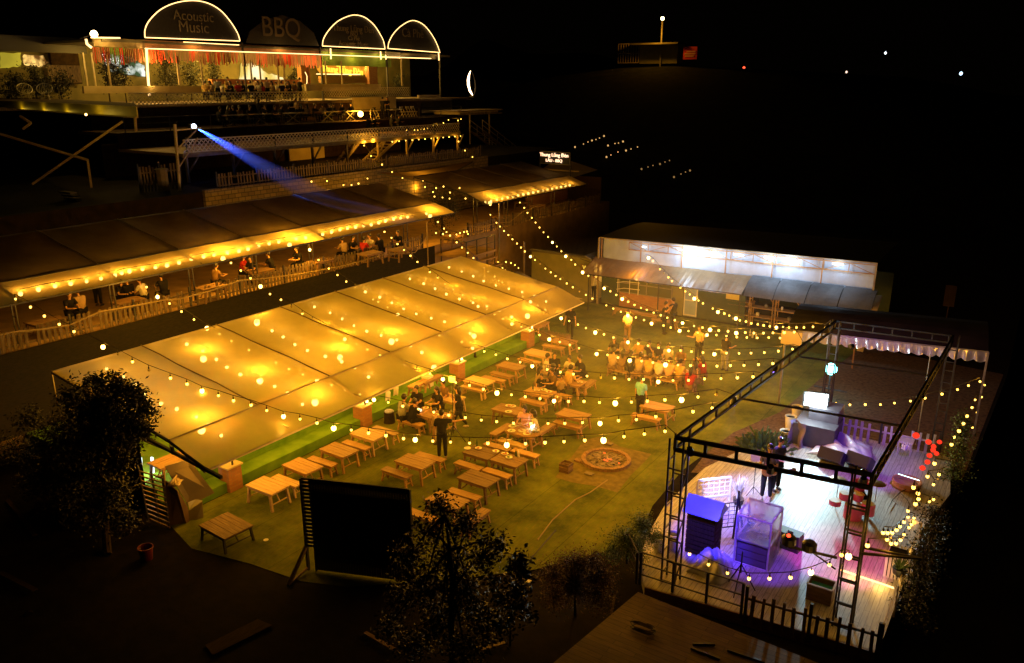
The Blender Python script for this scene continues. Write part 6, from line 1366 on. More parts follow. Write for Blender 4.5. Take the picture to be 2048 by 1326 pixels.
light_string('bulbs running down the right edge of the ground to the vines',[AX(x,y,-1.0) for x,y in ((1969,770),(1963,794),(1950,799.5),(1944,815),(1954,825),(1934,832),(1927,847),(1945,855),(1918,862),(1908,874),(1903,889))],None,'bulb strings round the stage',lights=4,lw=12)
light_string('bulbs climbing the dark vines at the right of the stage',[AX(x,y,-1.35) for x,y in ((1869,927),(1910,931),(1878,949),(1855,953),(1867,969),(1920,962),(1895,994),(1885,1004),(1867,999),(1859,1003),(1837,998),(1831,1008),(1836,987),(1827,975))],None,'bulb strings round the stage',cable=True,lights=5,lw=10)
light_string('curtain of bulbs hanging at the right edge, upper strand',[AX(x,y,-1.8) for x,y in ((1816,1022),(1816,1034),(1828,1036),(1808,1044),(1800,1053),(1793,1060),(1784,1066),(1766,1065.6),(1775,1066))],None,'bulb strings round the stage',lights=4,lw=10)
light_string('curtain of bulbs hanging at the right edge, lower strand',[AX(x,y,-1.8) for x,y in ((1822.5,1049),(1818,1055),(1808,1069),(1801,1080),(1792,1087),(1782,1087),(1774,1079),(1818,1085),(1735,1091))],None,'bulb strings round the stage',lights=4,lw=10)
# ---------- lower right platform ----------
t=thing('boardwalk','broad wooden platform in the dark at the lower right','platform',(-4.5,14,0))
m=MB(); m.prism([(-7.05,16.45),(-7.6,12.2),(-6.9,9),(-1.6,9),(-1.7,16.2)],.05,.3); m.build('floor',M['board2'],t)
p=G(1285,1262,.3); m=MB(); rg=random.Random(2)
m.tube([p+V(.28*math.cos(k*.45)*(1+.15*math.sin(k*1.7)),.16*math.sin(k*.45)*(1+.2*math.cos(k*.9)),.03+.002*k) for k in range(60)],.012,4); tag(m.build('cable_coil',M['cable']),'loose coil of black cable on the lower right platform','cable')
for a,b,lb in (((1385,1288),(1430,1288),'short dark batten on the lower right platform'),((1382,1296),(1440,1318),'long dark batten on the lower right platform, left of two'),((1455,1300),(1530,1325),'long dark batten on the lower right platform, right of two')): m=MB(); m.bar(G(*a,.33),G(*b,.33),.05); tag(m.build('batten',M['steel_b']),lb,'batten','battens on the lower right platform')
# ================= TREES, SHRUBS, FOREGROUND =================
def foliage(blobs,mt,parent,name='crown',size=.07,seed=0,droop=.3,shape=2.2,twigs=None):
    # many separate small leaves scattered in uneven clumps
    rg=random.Random(seed); m=MB()
    for (c,r,n) in blobs:
        c=V(*c); subs=[c+V(rg.gauss(0,.5)*r,rg.gauss(0,.5)*r,rg.gauss(0,.5)*r) for _ in range(max(3,int(n/15)))]
        for s_ in subs:
            if twigs is not None: twigs.tube([c,c.lerp(s_,.5)+V(0,0,.03),s_],[.012,.008,.004],3,False)
            for _ in range(28):
                p=s_+V(rg.gauss(0,1),rg.gauss(0,1),rg.gauss(0,1))*(.20*r+.05)
                d=V(rg.gauss(0,1),rg.gauss(0,1),rg.gauss(0,.6)-droop).normalized(); l=size*rg.uniform(.6,1.4); w=l/shape
                s=d.cross(V(rg.gauss(0,1),rg.gauss(0,1),rg.gauss(0,1))).normalized()*w/2
                m.add([p,p+d*l*.45+s,p+d*l,p+d*l*.45-s],[(0,1,2,3)])
    o=m.build(name,mt,parent)
    return o
def tree(label,base,blobs,trunk,mt='leaf',size=.07,seed=0,cat='tree',name='leafy_tree',r0=.09,shape=2.2):
    t=thing(name,label,cat,base); m=MB()
    n=len(trunk); m.tube(trunk,[r0*(1-.75*i/(n-1)) for i in range(n)],8); m.build('trunk',M['bark'],t)
    m=MB(); top=V(*trunk[-1])
    for k,(c,r,_) in enumerate(blobs):
        a=V(*trunk[min(n-1,1+k%max(1,n-1))]); m.tube([a,a.lerp(V(*c),.5)+V(0,0,.08),c],[r0*.4,r0*.25,.01],5,False)
    foliage(blobs,M[mt],t,'crown',size,seed,shape=shape,twigs=m); m.build('limbs',M['bark'],t); return t
def PX(px,py,Y): p=AY(px,py,Y); return p
# centre tree, in front of the lawn
YT=11.4; B=lambda x,y,dy=0:PX(x,y,YT+dy)
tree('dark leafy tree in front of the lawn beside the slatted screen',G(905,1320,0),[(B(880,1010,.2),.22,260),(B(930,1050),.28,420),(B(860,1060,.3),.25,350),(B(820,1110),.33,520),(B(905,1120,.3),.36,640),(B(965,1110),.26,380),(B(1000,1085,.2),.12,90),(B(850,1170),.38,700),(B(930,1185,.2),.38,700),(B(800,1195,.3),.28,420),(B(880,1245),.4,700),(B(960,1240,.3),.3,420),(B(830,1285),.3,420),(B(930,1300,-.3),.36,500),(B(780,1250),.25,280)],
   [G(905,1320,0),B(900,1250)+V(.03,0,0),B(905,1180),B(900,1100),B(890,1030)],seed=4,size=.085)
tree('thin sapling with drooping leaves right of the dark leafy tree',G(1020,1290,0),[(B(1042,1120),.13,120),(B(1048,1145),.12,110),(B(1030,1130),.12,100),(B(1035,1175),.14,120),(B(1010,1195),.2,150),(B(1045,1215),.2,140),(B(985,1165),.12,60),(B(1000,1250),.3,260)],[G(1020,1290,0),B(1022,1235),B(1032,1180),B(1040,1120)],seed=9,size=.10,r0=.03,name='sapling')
# left tree
YL=10.9; B2=lambda x,y,dy=0:PX(x,y,YL+dy)
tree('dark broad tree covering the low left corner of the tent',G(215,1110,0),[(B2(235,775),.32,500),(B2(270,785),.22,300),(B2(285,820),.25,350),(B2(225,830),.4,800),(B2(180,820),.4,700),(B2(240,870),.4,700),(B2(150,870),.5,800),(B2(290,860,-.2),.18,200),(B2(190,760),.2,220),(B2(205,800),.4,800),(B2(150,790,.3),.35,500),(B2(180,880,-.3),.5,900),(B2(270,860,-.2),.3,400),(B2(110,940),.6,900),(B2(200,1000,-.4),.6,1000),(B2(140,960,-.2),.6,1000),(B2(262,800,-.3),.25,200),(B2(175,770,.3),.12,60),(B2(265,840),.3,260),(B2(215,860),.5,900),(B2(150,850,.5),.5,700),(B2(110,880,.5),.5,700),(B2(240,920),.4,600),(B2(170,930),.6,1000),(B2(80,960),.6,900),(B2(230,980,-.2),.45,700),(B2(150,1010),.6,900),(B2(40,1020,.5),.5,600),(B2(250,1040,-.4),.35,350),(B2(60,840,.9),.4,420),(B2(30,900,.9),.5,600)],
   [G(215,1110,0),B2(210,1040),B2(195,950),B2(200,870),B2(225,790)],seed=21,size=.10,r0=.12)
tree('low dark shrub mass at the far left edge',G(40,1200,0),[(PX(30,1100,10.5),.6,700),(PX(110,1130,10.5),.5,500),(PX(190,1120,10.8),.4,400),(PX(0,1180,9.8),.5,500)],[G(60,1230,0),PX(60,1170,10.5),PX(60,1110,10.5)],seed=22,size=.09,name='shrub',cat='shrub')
# purple shrub and the green one by the stage
YS=14.6; B3=lambda x,y,dy=0:PX(x,y,YS+dy)
tree('purple leaved shrub on the dark bank left of the stage',G(1150,1225,0),[(B3(1110,1150),.28,1200),(B3(1150,1130),.3,1400),(B3(1185,1120,.2),.25,450),(B3(1200,1155),.3,1300),(B3(1150,1170,-.2),.38,1800),(B3(1110,1190),.3,1100),(B3(1195,1190),.28,1000)],[G(1150,1230,0),B3(1150,1190),B3(1155,1140)],mt='leaf_r',seed=31,size=.05,name='shrub',cat='shrub',r0=.04,shape=3)
YS2=17.6; B4=lambda x,y,dy=0:PX(x,y,YS2+dy)
tree('green shrub at the near left corner of the stage',G(1262,1120,0),[(B4(1285,1050),.25,900),(B4(1305,1075,.3),.22,600),(B4(1250,1080),.32,1300),(B4(1225,1100),.22,700),(B4(1275,1100),.3,1000)],[G(1262,1120,0),B4(1262,1090),B4(1265,1060)],mt='leaf_g',seed=33,size=.055,name='shrub',cat='shrub',r0=.03,shape=3)
p=G(1530,905,.0); t=thing('shrub','spiky green shrub between the lawn and the back of the stage','shrub',p); rg=random.Random(8); m=MB()
for k in range(700):
    a=rg.uniform(0,6.28); e=rg.uniform(.15,1.4); L=rg.uniform(.5,1.0); c=p+V(rg.gauss(0,.25),rg.gauss(0,.35),.02); d=V(math.cos(a)*math.cos(e),math.sin(a)*math.cos(e),math.sin(e)); q=c+d*L*.75; s=V(-d.y,d.x,0).normalized()*.012; m.add([c-s,c+s,q+s*.8,q+V(d.x,d.y,-.3)*.15*L,q-s*.8],[(0,1,2,3,4)])
m.build('foliage',M['leaf_g'],t)
# vines and plants at the right edge of the stage
for k,(x,y,Y,h,sd,lb) in enumerate(((1850,1080,22.3,1.5,41,'dark vine covered column nearest the bulb curtain'),(1870,1010,24.3,1.8,42,'tall dark vine column in the middle of the right edge'),(1905,960,26.3,1.9,43,'tall yellow lit vine column, farthest of three'))):
    p=AX(x,y,-1.15); p=V(-1.15,p.y,-.1); tree(lb,p,[(p+V(0,.1*j,.35+h*j/5),.34-.02*j,260) for j in range(6)],[p,p+V(0,.1,h*.5),p+V(0,.3,h)],mt='leaf_g' if k==2 else 'leaf',seed=sd,size=.07,name='vine_column',cat='vine',r0=.05)
    point(p+V(-.45,-.1,h*.8),7,WARM2,.08)
p=G(1805,1108,1.0); plume(G(1797,1150,.98),.5,90,M['leaf_g'],'small lit plant growing in the slatted planter',spread=.26,name='potted_plant',seed=5)
# dry branch across the boards
m=MB(); P=[G(1820,975,.35),G(1800,985,.5),G(1785,1000,.35),G(1775,1020,.34)]; m.tube(P,[.02,.015,.01,.006],5); m.tube([P[1],G(1815,1000,.4),G(1822,1015,.36)],[.012,.01,.005],4); m.tube([P[2],G(1795,1010,.36)],.006,4); tag(m.build('branch',M['bark']),'bare forked branch lying over the boards at the right of the stage','branch')
# strings of red paper lanterns
t0=None
for k,(x,y) in enumerate(((1832,871),(1857,884),(1867,893),(1879,884),(1873,907),(1859,911),(1855,924),(1845,936),(1866,900))):
    p=AX(x,y,-1.6); m=MB(); m.ball(p,.075,8,6,(1,1,.9)); t=thing('paper_lantern',['largest red lantern, leftmost of the cluster by the vines','upper left red lantern of the cluster','red lantern at the heart of the cluster','upper right red lantern of the cluster','red lantern on the right of the cluster','red lantern left of the cluster middle','lower red lantern of the cluster','lowest red lantern of the cluster','small red lantern just below the heart of the cluster'][k],'lantern',p,'red paper lanterns by the vines')
    m.build('shade',emis('red_lantern',(1,.04,.015),1.3),t); m=MB(); m.bar(p+V(0,0,.07),p+V(0,0,.4),.008); m.build('cord',M['cable'],t)
# garden shrub with red leaves behind the far right
# slatted dark screen
P0=V(-15.06,12.88,0); P1=V(-12.3,13.95,0); hh=AY(617,962,12.88).z
sc_=thing('slatted_screen','tall black slatted screen with one propped leg in front of the lawn','screen',P0)
d=(P1-P0).normalized(); nn=V(d.y,-d.x,0)
q0=P0+d*.24; m=MB(); m.add([q0-nn*.03+V(0,0,.35),P1-nn*.03+V(0,0,.35),P1-nn*.03+V(0,0,hh-.32),q0-nn*.03+V(0,0,hh-.32),q0-nn*.05+V(0,0,.35),P1-nn*.05+V(0,0,.35),P1-nn*.05+V(0,0,hh-.32),q0-nn*.05+V(0,0,hh-.32)],[(0,1,2,3),(7,6,5,4),(0,4,5,1),(3,2,6,7),(0,3,7,4),(1,5,6,2)]); m.build('backing',M['black'],sc_)
m=MB(); L=(P1-P0).length; k=0
while .26+k*.072<L: q=P0+d*(k*.072+.26); m.bar(q+V(0,0,.05),q+V(0,0,hh-.02),.066,.02,up=nn); k+=1
m.bar(q0+V(0,0,hh-.06)+nn*.02,P1+V(0,0,hh-.06)+nn*.02,.03,.1)
m.build('slats',mat('charcoal_slat',(.03,.028,.026),(.05,.045,.04),3,.7),sc_)
m=MB(); m.bar(P0,P0+V(0,0,hh),.07); m.bar(P0+d*.24,P0+d*.24+V(0,0,hh),.05); m.bar(P0+V(0,0,hh),P1+V(0,0,hh),.05); m.bar(P1,P1+V(0,0,hh),.06); m.build('frame',M['steel_b'],sc_)
m=MB(); 
for k in range(18): z=hh-.10-k*.11; m.box(P0+d*.12+V(0,0,z),(.2,.03,.075),Matrix.Rotation(math.atan2(d.y,d.x),3,'Z'))
m.build('ladder_slats',M['steel_b'],sc_)
m=MB(); m.bar(P0+V(0,0,.75),P0+nn*.75-d*.2,.08); m.bar(P0+V(0,0,.1),P0+nn*.75-d*.2,.05); m.build('prop_leg',M['wood_d'],sc_)
# plywood hut with a gable roof, slatted crate wall
hp=V(-19.4,12.6,0); hb=thing('plywood_hut','small pale plywood hut with a steep roof at the foot of the green steps','hut',hp)
A=[G(330,1075,0)+V(0,0,0),G(382,1090,0),G(404,1088,0)]
rp=[AY(322,937,12.4),AY(405,950,13.2),AY(428,1000,13.1),AY(377,1005,12.4)]
def slab(name,P,mt,parent,th=.04):
    P=[V(*p) for p in P]; n=(P[1]-P[0]).cross(P[2]-P[0]).normalized()*th; k=len(P); m=MB(); m.add(P+[p-n for p in P],[tuple(range(k)),tuple(range(k,2*k))[::-1]]+[(i,i+k,(i+1)%k+k,(i+1)%k) for i in range(k)]); return m.build(name,mt,parent)
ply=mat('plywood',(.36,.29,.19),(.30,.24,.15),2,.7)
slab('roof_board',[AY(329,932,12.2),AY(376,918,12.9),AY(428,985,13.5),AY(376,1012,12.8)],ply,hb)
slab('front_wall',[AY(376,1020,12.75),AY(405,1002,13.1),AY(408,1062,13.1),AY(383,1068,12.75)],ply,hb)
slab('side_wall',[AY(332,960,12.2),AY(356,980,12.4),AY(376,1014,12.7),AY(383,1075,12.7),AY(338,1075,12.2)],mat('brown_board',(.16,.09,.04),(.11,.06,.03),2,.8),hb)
slab('ledge',[AY(376,1006,12.7),AY(392,1000,13.0),AY(405,1003,13.1),AY(379,1021,12.75)],M['white'],hb,.03)
p=AY(338,952,12.25); crumple(V(p.x-.2,p.y-.1,p.z-.25),V(p.x+.25,p.y+.4,p.z-.2),.25,'crumpled sheet stuffed under the plywood hut roof',M['oldtarp'],4)
ps=thing('slatted_crate_wall','dark slatted pallet wall with light shining through, left of the plywood hut','pallet wall',AY(277,940,12.0))
for k in range(11):
    a=AY(277+k*2.2,942+k*9.5,12.0);b=AY(325+k*1.5,955+k*10,12.1); m=MB(); m.bar(a,b,.045,.03); m.build('slat',M['wood_d'],ps)
m=MB(); m.bar(AY(277,935,12.03),AY(300,1060,12.03),.05); m.bar(AY(325,950,12.13),AY(340,1065,12.13),.05); m.bar(AY(302,942,12.08),AY(322,1060,12.08),.04); m.build('frame',M['steel_b'],ps)
# lit booth behind with blue grille
lbt=thing('lit_booth','small booth with white lit door posts and a blue grille behind the pallet wall','booth',AY(280,950,13.0))
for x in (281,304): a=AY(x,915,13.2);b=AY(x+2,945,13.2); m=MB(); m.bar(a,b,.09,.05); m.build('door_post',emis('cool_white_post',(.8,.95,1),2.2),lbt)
a=AY(247,920,13.0);b=AY(275,958,13.0)
for k in range(6): x=a.x+(b.x-a.x)*k/5; m=MB(); m.bar((x,13.0,a.z),(x,13.0,b.z),.02); m.build('grille_bar',mat('blue_steel',(.08,.3,.6),rough=.4) if k==0 else bpy.data.materials['blue_steel'],lbt)
m=MB(); m.box(((a.x+b.x)/2,13.2,(a.z+b.z)/2),(b.x-a.x,.05,a.z-b.z)); m.build('panel',mat('blue_panel',(.05,.16,.32),rough=.5),lbt); m=MB(); m.bar((a.x,13.0,b.z),(b.x+.3,13.0,b.z-.05),.1); m.build('sill',M['white'],lbt)
point(AY(292,935,12.95),26,(.75,.92,1),.1,parent=lbt); point(AY(262,945,12.7),8,(.3,.6,1),.1,parent=lbt)
# red bucket, pipe, boards and litter in the dark foreground
p=G(294,1118,0); t=thing('bucket','dull red plastic bucket in the dark yard at the lower left','bucket',p); m=MB(); m.lathe(p,[(.15,0),(.19,.34),(.21,.34),(.21,.38),(.18,.38),(.16,.1)],18); m.build('shell',mat('dull_red',(.14,.012,.008),rough=.5),t); m=MB(); m.tube([p+V(-.2,0,.36),p+V(-.1,-.1,.3),p+V(.1,-.1,.3),p+V(.2,0,.36)],.008,5); m.build('handle',M['steel_g'],t)
m=MB(); m.tube([AY(238,1092,11.9),AY(245,1073,12),AY(262,1062,12.1),AY(290,1045,12.3)],.025,6); m.tube([AY(250,1078,12),AY(290,1052,12.25)],.015,6); tag(m.build('pipe_rail',M['steel_g']),'pair of bent pale pipes beside the red bucket','pipe')
for a,b,w,lb in (((15,1000),(70,1070),.12,'dark plank leaning at the far left of the foreground'),((0,1145),(70,1180),.14,'dim board at the lower left edge'),((730,1265),(790,1300),.1,'lit scrap board under the dark leafy tree, left one'),((960,1300),(1010,1285),.09,'lit scrap board under the dark leafy tree, right one'),((1230,1190),(1222,1230),.06,'thin plank between purple and green shrubs')):
    m=MB(); m.bar(G(*a,.04),G(*b,.06),w,.03); tag(m.build('board',M['wood_d' if 'lit' in lb else 'old']),lb,'board','boards lying in the foreground')  # boards out of the light get darker wood, shade put into colour
m=MB(); m.add([G(x,y,.05) for x,y in ((425,1310),(545,1250),(515,1238),(410,1290))]+[G(x,y,.02) for x,y in ((425,1310),(545,1250),(515,1238),(410,1290))],[(0,1,2,3),(7,6,5,4),(0,4,5,1),(1,5,6,2),(2,6,7,3),(3,7,4,0)]); tag(m.build('board_sheet',M['old']),'wide flat board lying in the bottom left dark','board')
for x,y,lb in ((532,1080,'small pale leaf litter scrap on the lawn near the low table'),(1058,1163,'round pale paper plate dropped near the sapling')):
    p=G(x,y,.03); m=MB(); m.lathe(p,[(.07,0),(.075,.01)],10); tag(m.build('litter',M['white']),lb,'litter','litter on the lawn')
# ================= THINGS ON THE TABLES =================
rg=random.Random(12)
def plate(px,py,h,label,r=.13,food=True,group='plates of food on the tables',z0=0):
    p=G(px,py,z0+h+.012); t=thing('plate',label,'plate',p,group); m=MB(); m.lathe(p,[(r*.6,0),(r,.018),(r,.024),(r*.6,.01)],16); m.build('dish',M['white'],t)
    if food:
        m=MB()
        for k in range(9): a=rg.uniform(0,6.28); q=rg.uniform(0,.55)*r; m.ball(p+V(math.cos(a)*q,math.sin(a)*q,.03),rg.uniform(.015,.03),6,4,(1,1,.6))
        m.build('food',[M['food_o'],M['food_g']][rg.random()<.4],t)
M['food_o']=mat('orange_food',(.5,.16,.04),(.35,.08,.02),20,.5); M['food_g']=mat('green_salad',(.10,.22,.03),(.2,.3,.05),20,.6)
for i,(x,y) in enumerate(((1025,853),(1023,862),(1044,862),(1054,868),(1037,850))): plate(x,y,.62,['oval plate at the far left of the salad table','wide plate at the left edge of the salad table','plate in the middle of the salad table','plate at the near edge of the salad table','large platter at the back of the salad table'][i],.15)
p=G(1070,862,.64); t=thing('salad_bowl','heap of green salad leaves at the right of the salad table','bowl',p); foliage([(p+V(0,0,.05),.16,170)],M['leaf_g'],t,'leaves',.05,3); m=MB(); m.lathe(p,[(.1,0),(.17,.05),(.18,.06)],14); m.build('bowl',M['white'],t)
p=G(1063,852,.74); t=thing('table_light','glaring white light standing on the salad table before the girls','lamp',p); m=MB(); m.ball(p,.06,10,8); m.build('globe',emis('phone_light',(1,.92,.8),20,clear=True),t); m=MB(); m.bar(p-V(0,0,.1),p-V(0,0,.03),.03); m.build('stem',M['black'],t); point(p+V(0,.05,.08),16,(1,.78,.6),.05,parent=t)
for i,(x,y) in enumerate(((1018,812),(1025,813),(1017,824))): plate(x,y,.62,['big plate on the dark worn table','second plate on the dark worn table','small dish near the edge of the dark worn table'][i],.14)
for i,(x,y) in enumerate(((935,897),(957,897),(992,903),(1018,915),(1010,908))): plate(x,y,.62,['empty ringed plate at the left end of the leftovers table','leafy plate at the left of the leftovers table','small dish in the middle of the leftovers table','salad plate at the right of the leftovers table','dish beside the bottle on the leftovers table'][i],.12,i!=0)
def bottle(px,py,h,label,mt='glass_g',z0=0,group='bottles and glasses on the tables'):
    p=G(px,py,z0+h+.01); m=MB(); m.lathe(p,[(.032,0),(.034,.15),(.013,.21),(.013,.26)],8); tag(m.build('bottle',M[mt]),label,'bottle',group)
M['glass_g']=mat('green_glass',(.05,.09,.02),rough=.15); M['glass_y']=mat('yellow_drink',(.7,.45,.08),rough=.2)
for i,(x,y,mt) in enumerate(((1032,912,'glass_g'),(1037,914,'white'),(954,893,'glass_g'))): bottle(x,y,.62,['green bottle on the leftovers table near its right end','pale bottle beside the green one on the leftovers table','green bottle at the left of the leftovers table'][i],mt)
names=['by the pale grey shirt','in front of the person in black','at the back edge','beside the grill pan','in the middle','near the long haired person','at the near corner','at the right end']
for i,(x,y) in enumerate(((838,822),(846,826),(852,816),(862,823),(872,830),(880,822),(890,832),(900,836))):
    if i%2==0: plate(x,y,.62,'plate on the laid table of the group in black, '+names[i],.12)
    else: bottle(x,y,.62,'glass on the table of the group in black, '+names[i],'glass_y')
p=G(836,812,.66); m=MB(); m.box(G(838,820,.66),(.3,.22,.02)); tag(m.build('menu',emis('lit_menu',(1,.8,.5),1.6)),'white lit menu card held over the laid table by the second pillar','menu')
for i,(x,y,f) in enumerate(((1074,781,1),(1088,780,1),(1098,784,1),(1066,778,0),(1138,760,1),(1150,762,0),(1160,765,1))):
    if f: plate(x,y,.62,['dark grill plate on the grill table','second grill plate on the grill table','large bright plate at the right of the grill table','','plate on the far table of the middle group','','plate at the end of the far middle group table'][i],.13)
    else: bottle(x,y,.62,['','','','bottle at the left of the grill table','','bottle on the far table of the middle group',''][i])
pn=['at the left end','second from the left','third from the left','left of the middle','in the middle','right of the middle','third from the right','second from the right','at the right end']
for i in range(9):
    x=1240+15*i; y=720+2.6*i
    if i%2: bottle(x,y,.62,'drink on the long party table '+pn[i],'glass_y')
    else: plate(x,y,.62,'plate on the long party table '+pn[i],.13)
p=G(1322,722,.75); t=thing('table_grill','smoking grill with a bright lamp on the long party table','grill',p); m=MB(); m.lathe(p-V(0,0,.1),[(.12,0),(.16,.08),(.17,.1)],12); m.build('pan',M['steel_g'],t); 
# log stool with blue cover, tripod light, white box and cloths
p=G(779,845,0); t=thing('log_stool','log stump stool topped with a blue cushion beside the seated group','stool',p); m=MB(); m.lathe(p,[(.23,0),(.21,.1),(.2,.42),(.19,.44)],14); m.build('stump',M['bark'],t); m=MB(); m.ball(p+V(0,0,.47),.19,12,6,(1,1,.35)); m.build('cushion',mat('blue_cushion',(.35,.38,.7),(.28,.3,.6),4,.6),t)
p=G(907,882,0); t=thing('light_tripod','tall black tripod carrying a small light panel near the pointing man','tripod',p); m=MB(); m.tube([p+V(0,0,.3),p+V(0,0,2.35)],.016,6); m.build('pole',M['black'],t)
for k in range(3): a=2.1*k+.3; m=MB(); m.bar(p+V(0,0,.62),p+V(math.cos(a)*.5,math.sin(a)*.5,0),.022); m.build('leg',M['black'],t)
m=MB(); m.box(p+V(0,0,2.42),(.24,.03,.24),Matrix.Rotation(R(20),3,'Z')); m.build('light_panel',M['white'],t)
p=G(855,757,1.1); m=MB(); m.box(p-V(0,0,.1),(.34,.34,.46)); tag(m.build('white_box',M['white']),'white box standing under the tent edge beyond the white cloths','box')
for x,y,lb in ((781,782,'white cloth draped at the tent edge, left one'),(797,772,'white cloth draped at the tent edge, right one')):
    p=G(x,y,1.15); m=MB(); m.grid(lambda u,v:(p.x-.16+.32*u,p.y-.1+.1*math.sin(u*4)-.05*v,p.z-.42*v*(1-.3*u)+.03*math.sin(u*9)),8,8); tag(m.build('white_cloth',M['white'],None,True),lb,'cloth','white cloths at the tent edge')
# planter hedge beside the fourth pillar, palm behind, hedge behind restaurant rail
p=V(-20.3,33.6,0); t=thing('hedge_planter','low planter hedge beside the fourth brick pillar','planter',p); m=MB(); m.box((-19.9,34.1,.22),(1.6,.5,.44)); m.build('box',M['wood_d'],t); foliage([((-20.4,34.1,.5),.2,160),((-19.9,34.1,.52),.22,160),((-19.4,34.1,.5),.2,160)],M['leaf_g'],t,'foliage',.06,6)
p=G(1140,590,0); t=thing('palm_plant','dark palm like plant in front of the olive wall','plant',p); rg2=random.Random(4)
for k in range(12):
    a=k*.52; m=MB(); q=[p+V(0,0,.9),p+V(math.cos(a)*.5,math.sin(a)*.5,1.35+.2*math.sin(k)),p+V(math.cos(a)*.95,math.sin(a)*.95,.95)]
    m.tube(q,[.02,.014,.006],4); 
    for j in range(12):
        u=j/12; c=q[0].lerp(q[1],u*2) if u<.5 else q[1].lerp(q[2],u*2-1); s=V(-math.sin(a),math.cos(a),-.3)
        for sg in(-1,1): m.add([c,c+V(s.x*sg,s.y*sg,-.35)*.22+V(0,0,.02),c+V(math.cos(a),math.sin(a),0)*.04],[(0,1,2)])
    m.build('frond',M['leaf'],t)
m=MB(); m.tube([p,p+V(0,0,.9)],[.07,.05],7); m.build('trunk',M['bark'],t)
tree('dark bush wound with bulbs between the two long roofs',V(-30.6,38.6,3.7),[((-30.8,38.8,5.6),.7,800),((-30.5,39.4,5.2),.6,600),((-30.6,38.2,4.9),.6,500)],[(-30.6,38.6,3.7),(-30.6,38.7,4.6),(-30.7,38.8,5.4)],seed=51,size=.09,name='bush',cat='bush')
tree('dark bush behind the tent, wound with bright bulbs',V(*G(975,560,0)),[(G(965,525,1.4),.6,500),(G(985,545,1.1),.6,500),(G(1010,552,.9),.5,350)],[G(975,560,0),G(975,545,.6),G(975,535,1.2)],seed=52,size=.08,name='bush',cat='bush')
# plants inside and before the restaurant
for k,(x,y,X_,h,s_,lb) in enumerate(((215,165,-55.5,3.2,.55,'tall leafy plant in the lit window at the left of the restaurant'),(248,165,-55.5,3.0,.6,'second leafy plant before the cool lit window'),(330,160,-57,3.0,.8,'dark tree standing inside the restaurant behind the columns'),(380,160,-58,2.8,.9,'broad dark plant in the middle of the restaurant'),(425,158,-58,2.6,.8,'dark plant left of the lit mural'),(590,150,-58.5,2.4,.6,'bush at the right of the lit mural'),(70,170,-56,2.0,.8,'dark planting before the lit shelves at the far left'),(120,172,-55,1.8,.8,'dark planting left of the restaurant corner'),(20,172,-56,1.6,.7,'dark planting at the extreme left edge'),(800,160,-58,2.2,.5,'round topped plant by the right wall of the restaurant'),(475,165,-58.6,1.2,.45,'low bush in front of the mural, left one'),(520,166,-58.6,1.0,.45,'low bush in front of the mural, right one'))):
    q=AX(x,y,X_); b=V(X_,q.y,11.3); tree(lb,b,[(b+V(0,rg.uniform(-.3,.3),h*.45),s_,260),(b+V(0,rg.uniform(-.4,.4),h*.75),s_*.9,260),(b+V(.1,.2,h*.98),s_*.6,140)],[b,b+V(0,0,h*.5),b+V(0,.05,h*.9)],seed=60+k,size=.16,name='indoor_plant' ,cat='plant',r0=.05)
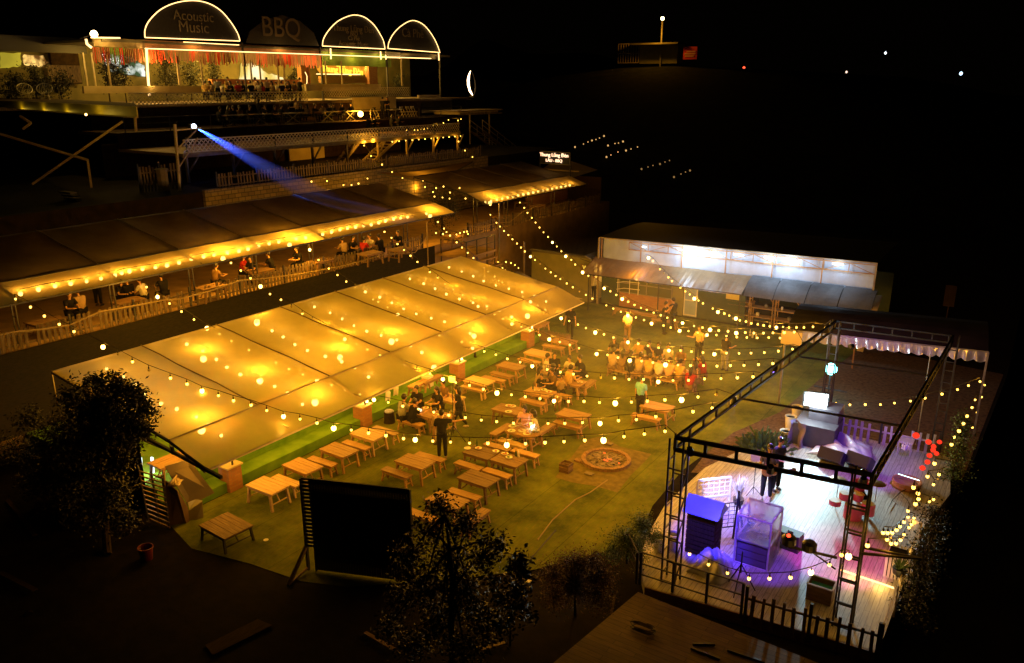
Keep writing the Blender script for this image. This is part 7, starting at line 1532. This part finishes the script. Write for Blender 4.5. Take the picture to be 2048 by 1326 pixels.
# tables on the upper deck, with folding legs
for i,(x,w_) in enumerate(((470,1.6),(520,1.6),(585,1.8),(655,1.6),(700,1.5),(790,1.4))):
    q=AX(x,225,-47.2); b=V(-47.2,q.y,9.8); t=thing('folding_table',['folding table at the far left of the upper deck','folding table second from the left on the upper deck','folding table before the pale sleeved guest','folding table of the guests by the brick column','folding table before the lit counter','folding table right of the pair by the counter'][i],'table',b,'folding tables on the upper deck')
    m=MB(); m.box(b+V(0,0,.74),(.8,w_,.04)); m.build('table_top',M['steel_g'],t)
    for s in(-1,1): m=MB(); m.bar(b+V(0,s*w_*.4,0),b+V(0,-s*w_*.3,.72),.04); m.build('leg',M['steel_b'],t)
for i,x in enumerate((752,806,818,828)):
    q=AX(x,225,-47.6); b=V(-47.6,q.y,9.85); t=thing('folding_chair',['black folding chair left of the pair by the counter','folding chair right of the pair by the counter','folding chair farther right on the upper deck','rightmost folding chair on the upper deck'][i],'chair',b,'folding chairs on the upper deck')
    m=MB(); m.box(b+V(0,0,.45),(.42,.42,.04)); m.build('seat',M['black' if i==0 else 'rail'],t); m=MB(); m.box(b+V(-.2,0,.78),(.04,.42,.22)); m.build('backrest',M['black' if i==0 else 'rail'],t)
    for s in(-1,1): m=MB(); m.bar(b+V(.2,s*.18,0),b+V(-.2,s*.18,.85),.03); m.bar(b+V(-.2,s*.18,0),b+V(.2,s*.18,.45),.03); m.build('leg',M['rail'],t)
# steps on the dark slope, far left
t=thing('garden_steps','dim stone garden steps descending the dark slope at the left','steps',AX(150,400,-40))
for k in range(11):
    a=AX(135+k*5,385+k*6,-38.5); m=MB(); m.box(a,(1.0,.3,.08)); m.build('tread',M['concrete'],t)
# concrete posts of the fence behind
pole('gate_post','small pale leaning barrel post by the dim picket fence',tuple(AX(327,375,-38)-V(0,0,.3)),1.2,.28,'concrete','post')
picket_fence('dim picket fence at the left below the dark deck',(-38.5,24.2,7.3),(-38.5,26.6,7.3),1.3,1.3,.18,.09,group=None)
# ================= SMOKE FROM THE GRILLS, WIDENED TO ADD GLOW ROUND THE BULBS =================
HZ=bpy.data.materials.new('grill_smoke'); HZ.use_nodes=True; ht=HZ.node_tree; ht.nodes.clear(); N=ht.nodes.new; L=ht.links.new
hv=N('ShaderNodeVolumePrincipled'); hv.inputs['Color'].default_value=(.9,.9,.9,1); hv.inputs['Anisotropy'].default_value=.3; ho=N('ShaderNodeOutputMaterial'); L(hv.outputs[0],ho.inputs['Volume'])
tc=N('ShaderNodeTexCoord'); g_=N('ShaderNodeTexGradient'); g_.gradient_type='SPHERICAL'; L(tc.outputs['Object'],g_.inputs[0]); n=N('ShaderNodeTexNoise'); n.inputs['Scale'].default_value=2.2; n.inputs['Detail'].default_value=3; L(tc.outputs['Object'],n.inputs['Vector'])
mu=N('ShaderNodeMath'); mu.operation='MULTIPLY'; L(g_.outputs[1],mu.inputs[0]); L(n.outputs[0],mu.inputs[1]); m2=N('ShaderNodeMath'); m2.operation='MULTIPLY'; L(mu.outputs[0],m2.inputs[0]); m2.inputs[1].default_value=.022; L(m2.outputs[0],hv.inputs['Density'])
m=MB(); m.ball((0,0,0),1,24,16); o=outward(m.build('smoke',HZ)); o.location=(-13.8,28.5,2.7); o.scale=(9.5,15,3.6); tag(o,'thin lit smoke drifting over the long party and the middle of the lawn','smoke',kind='stuff')
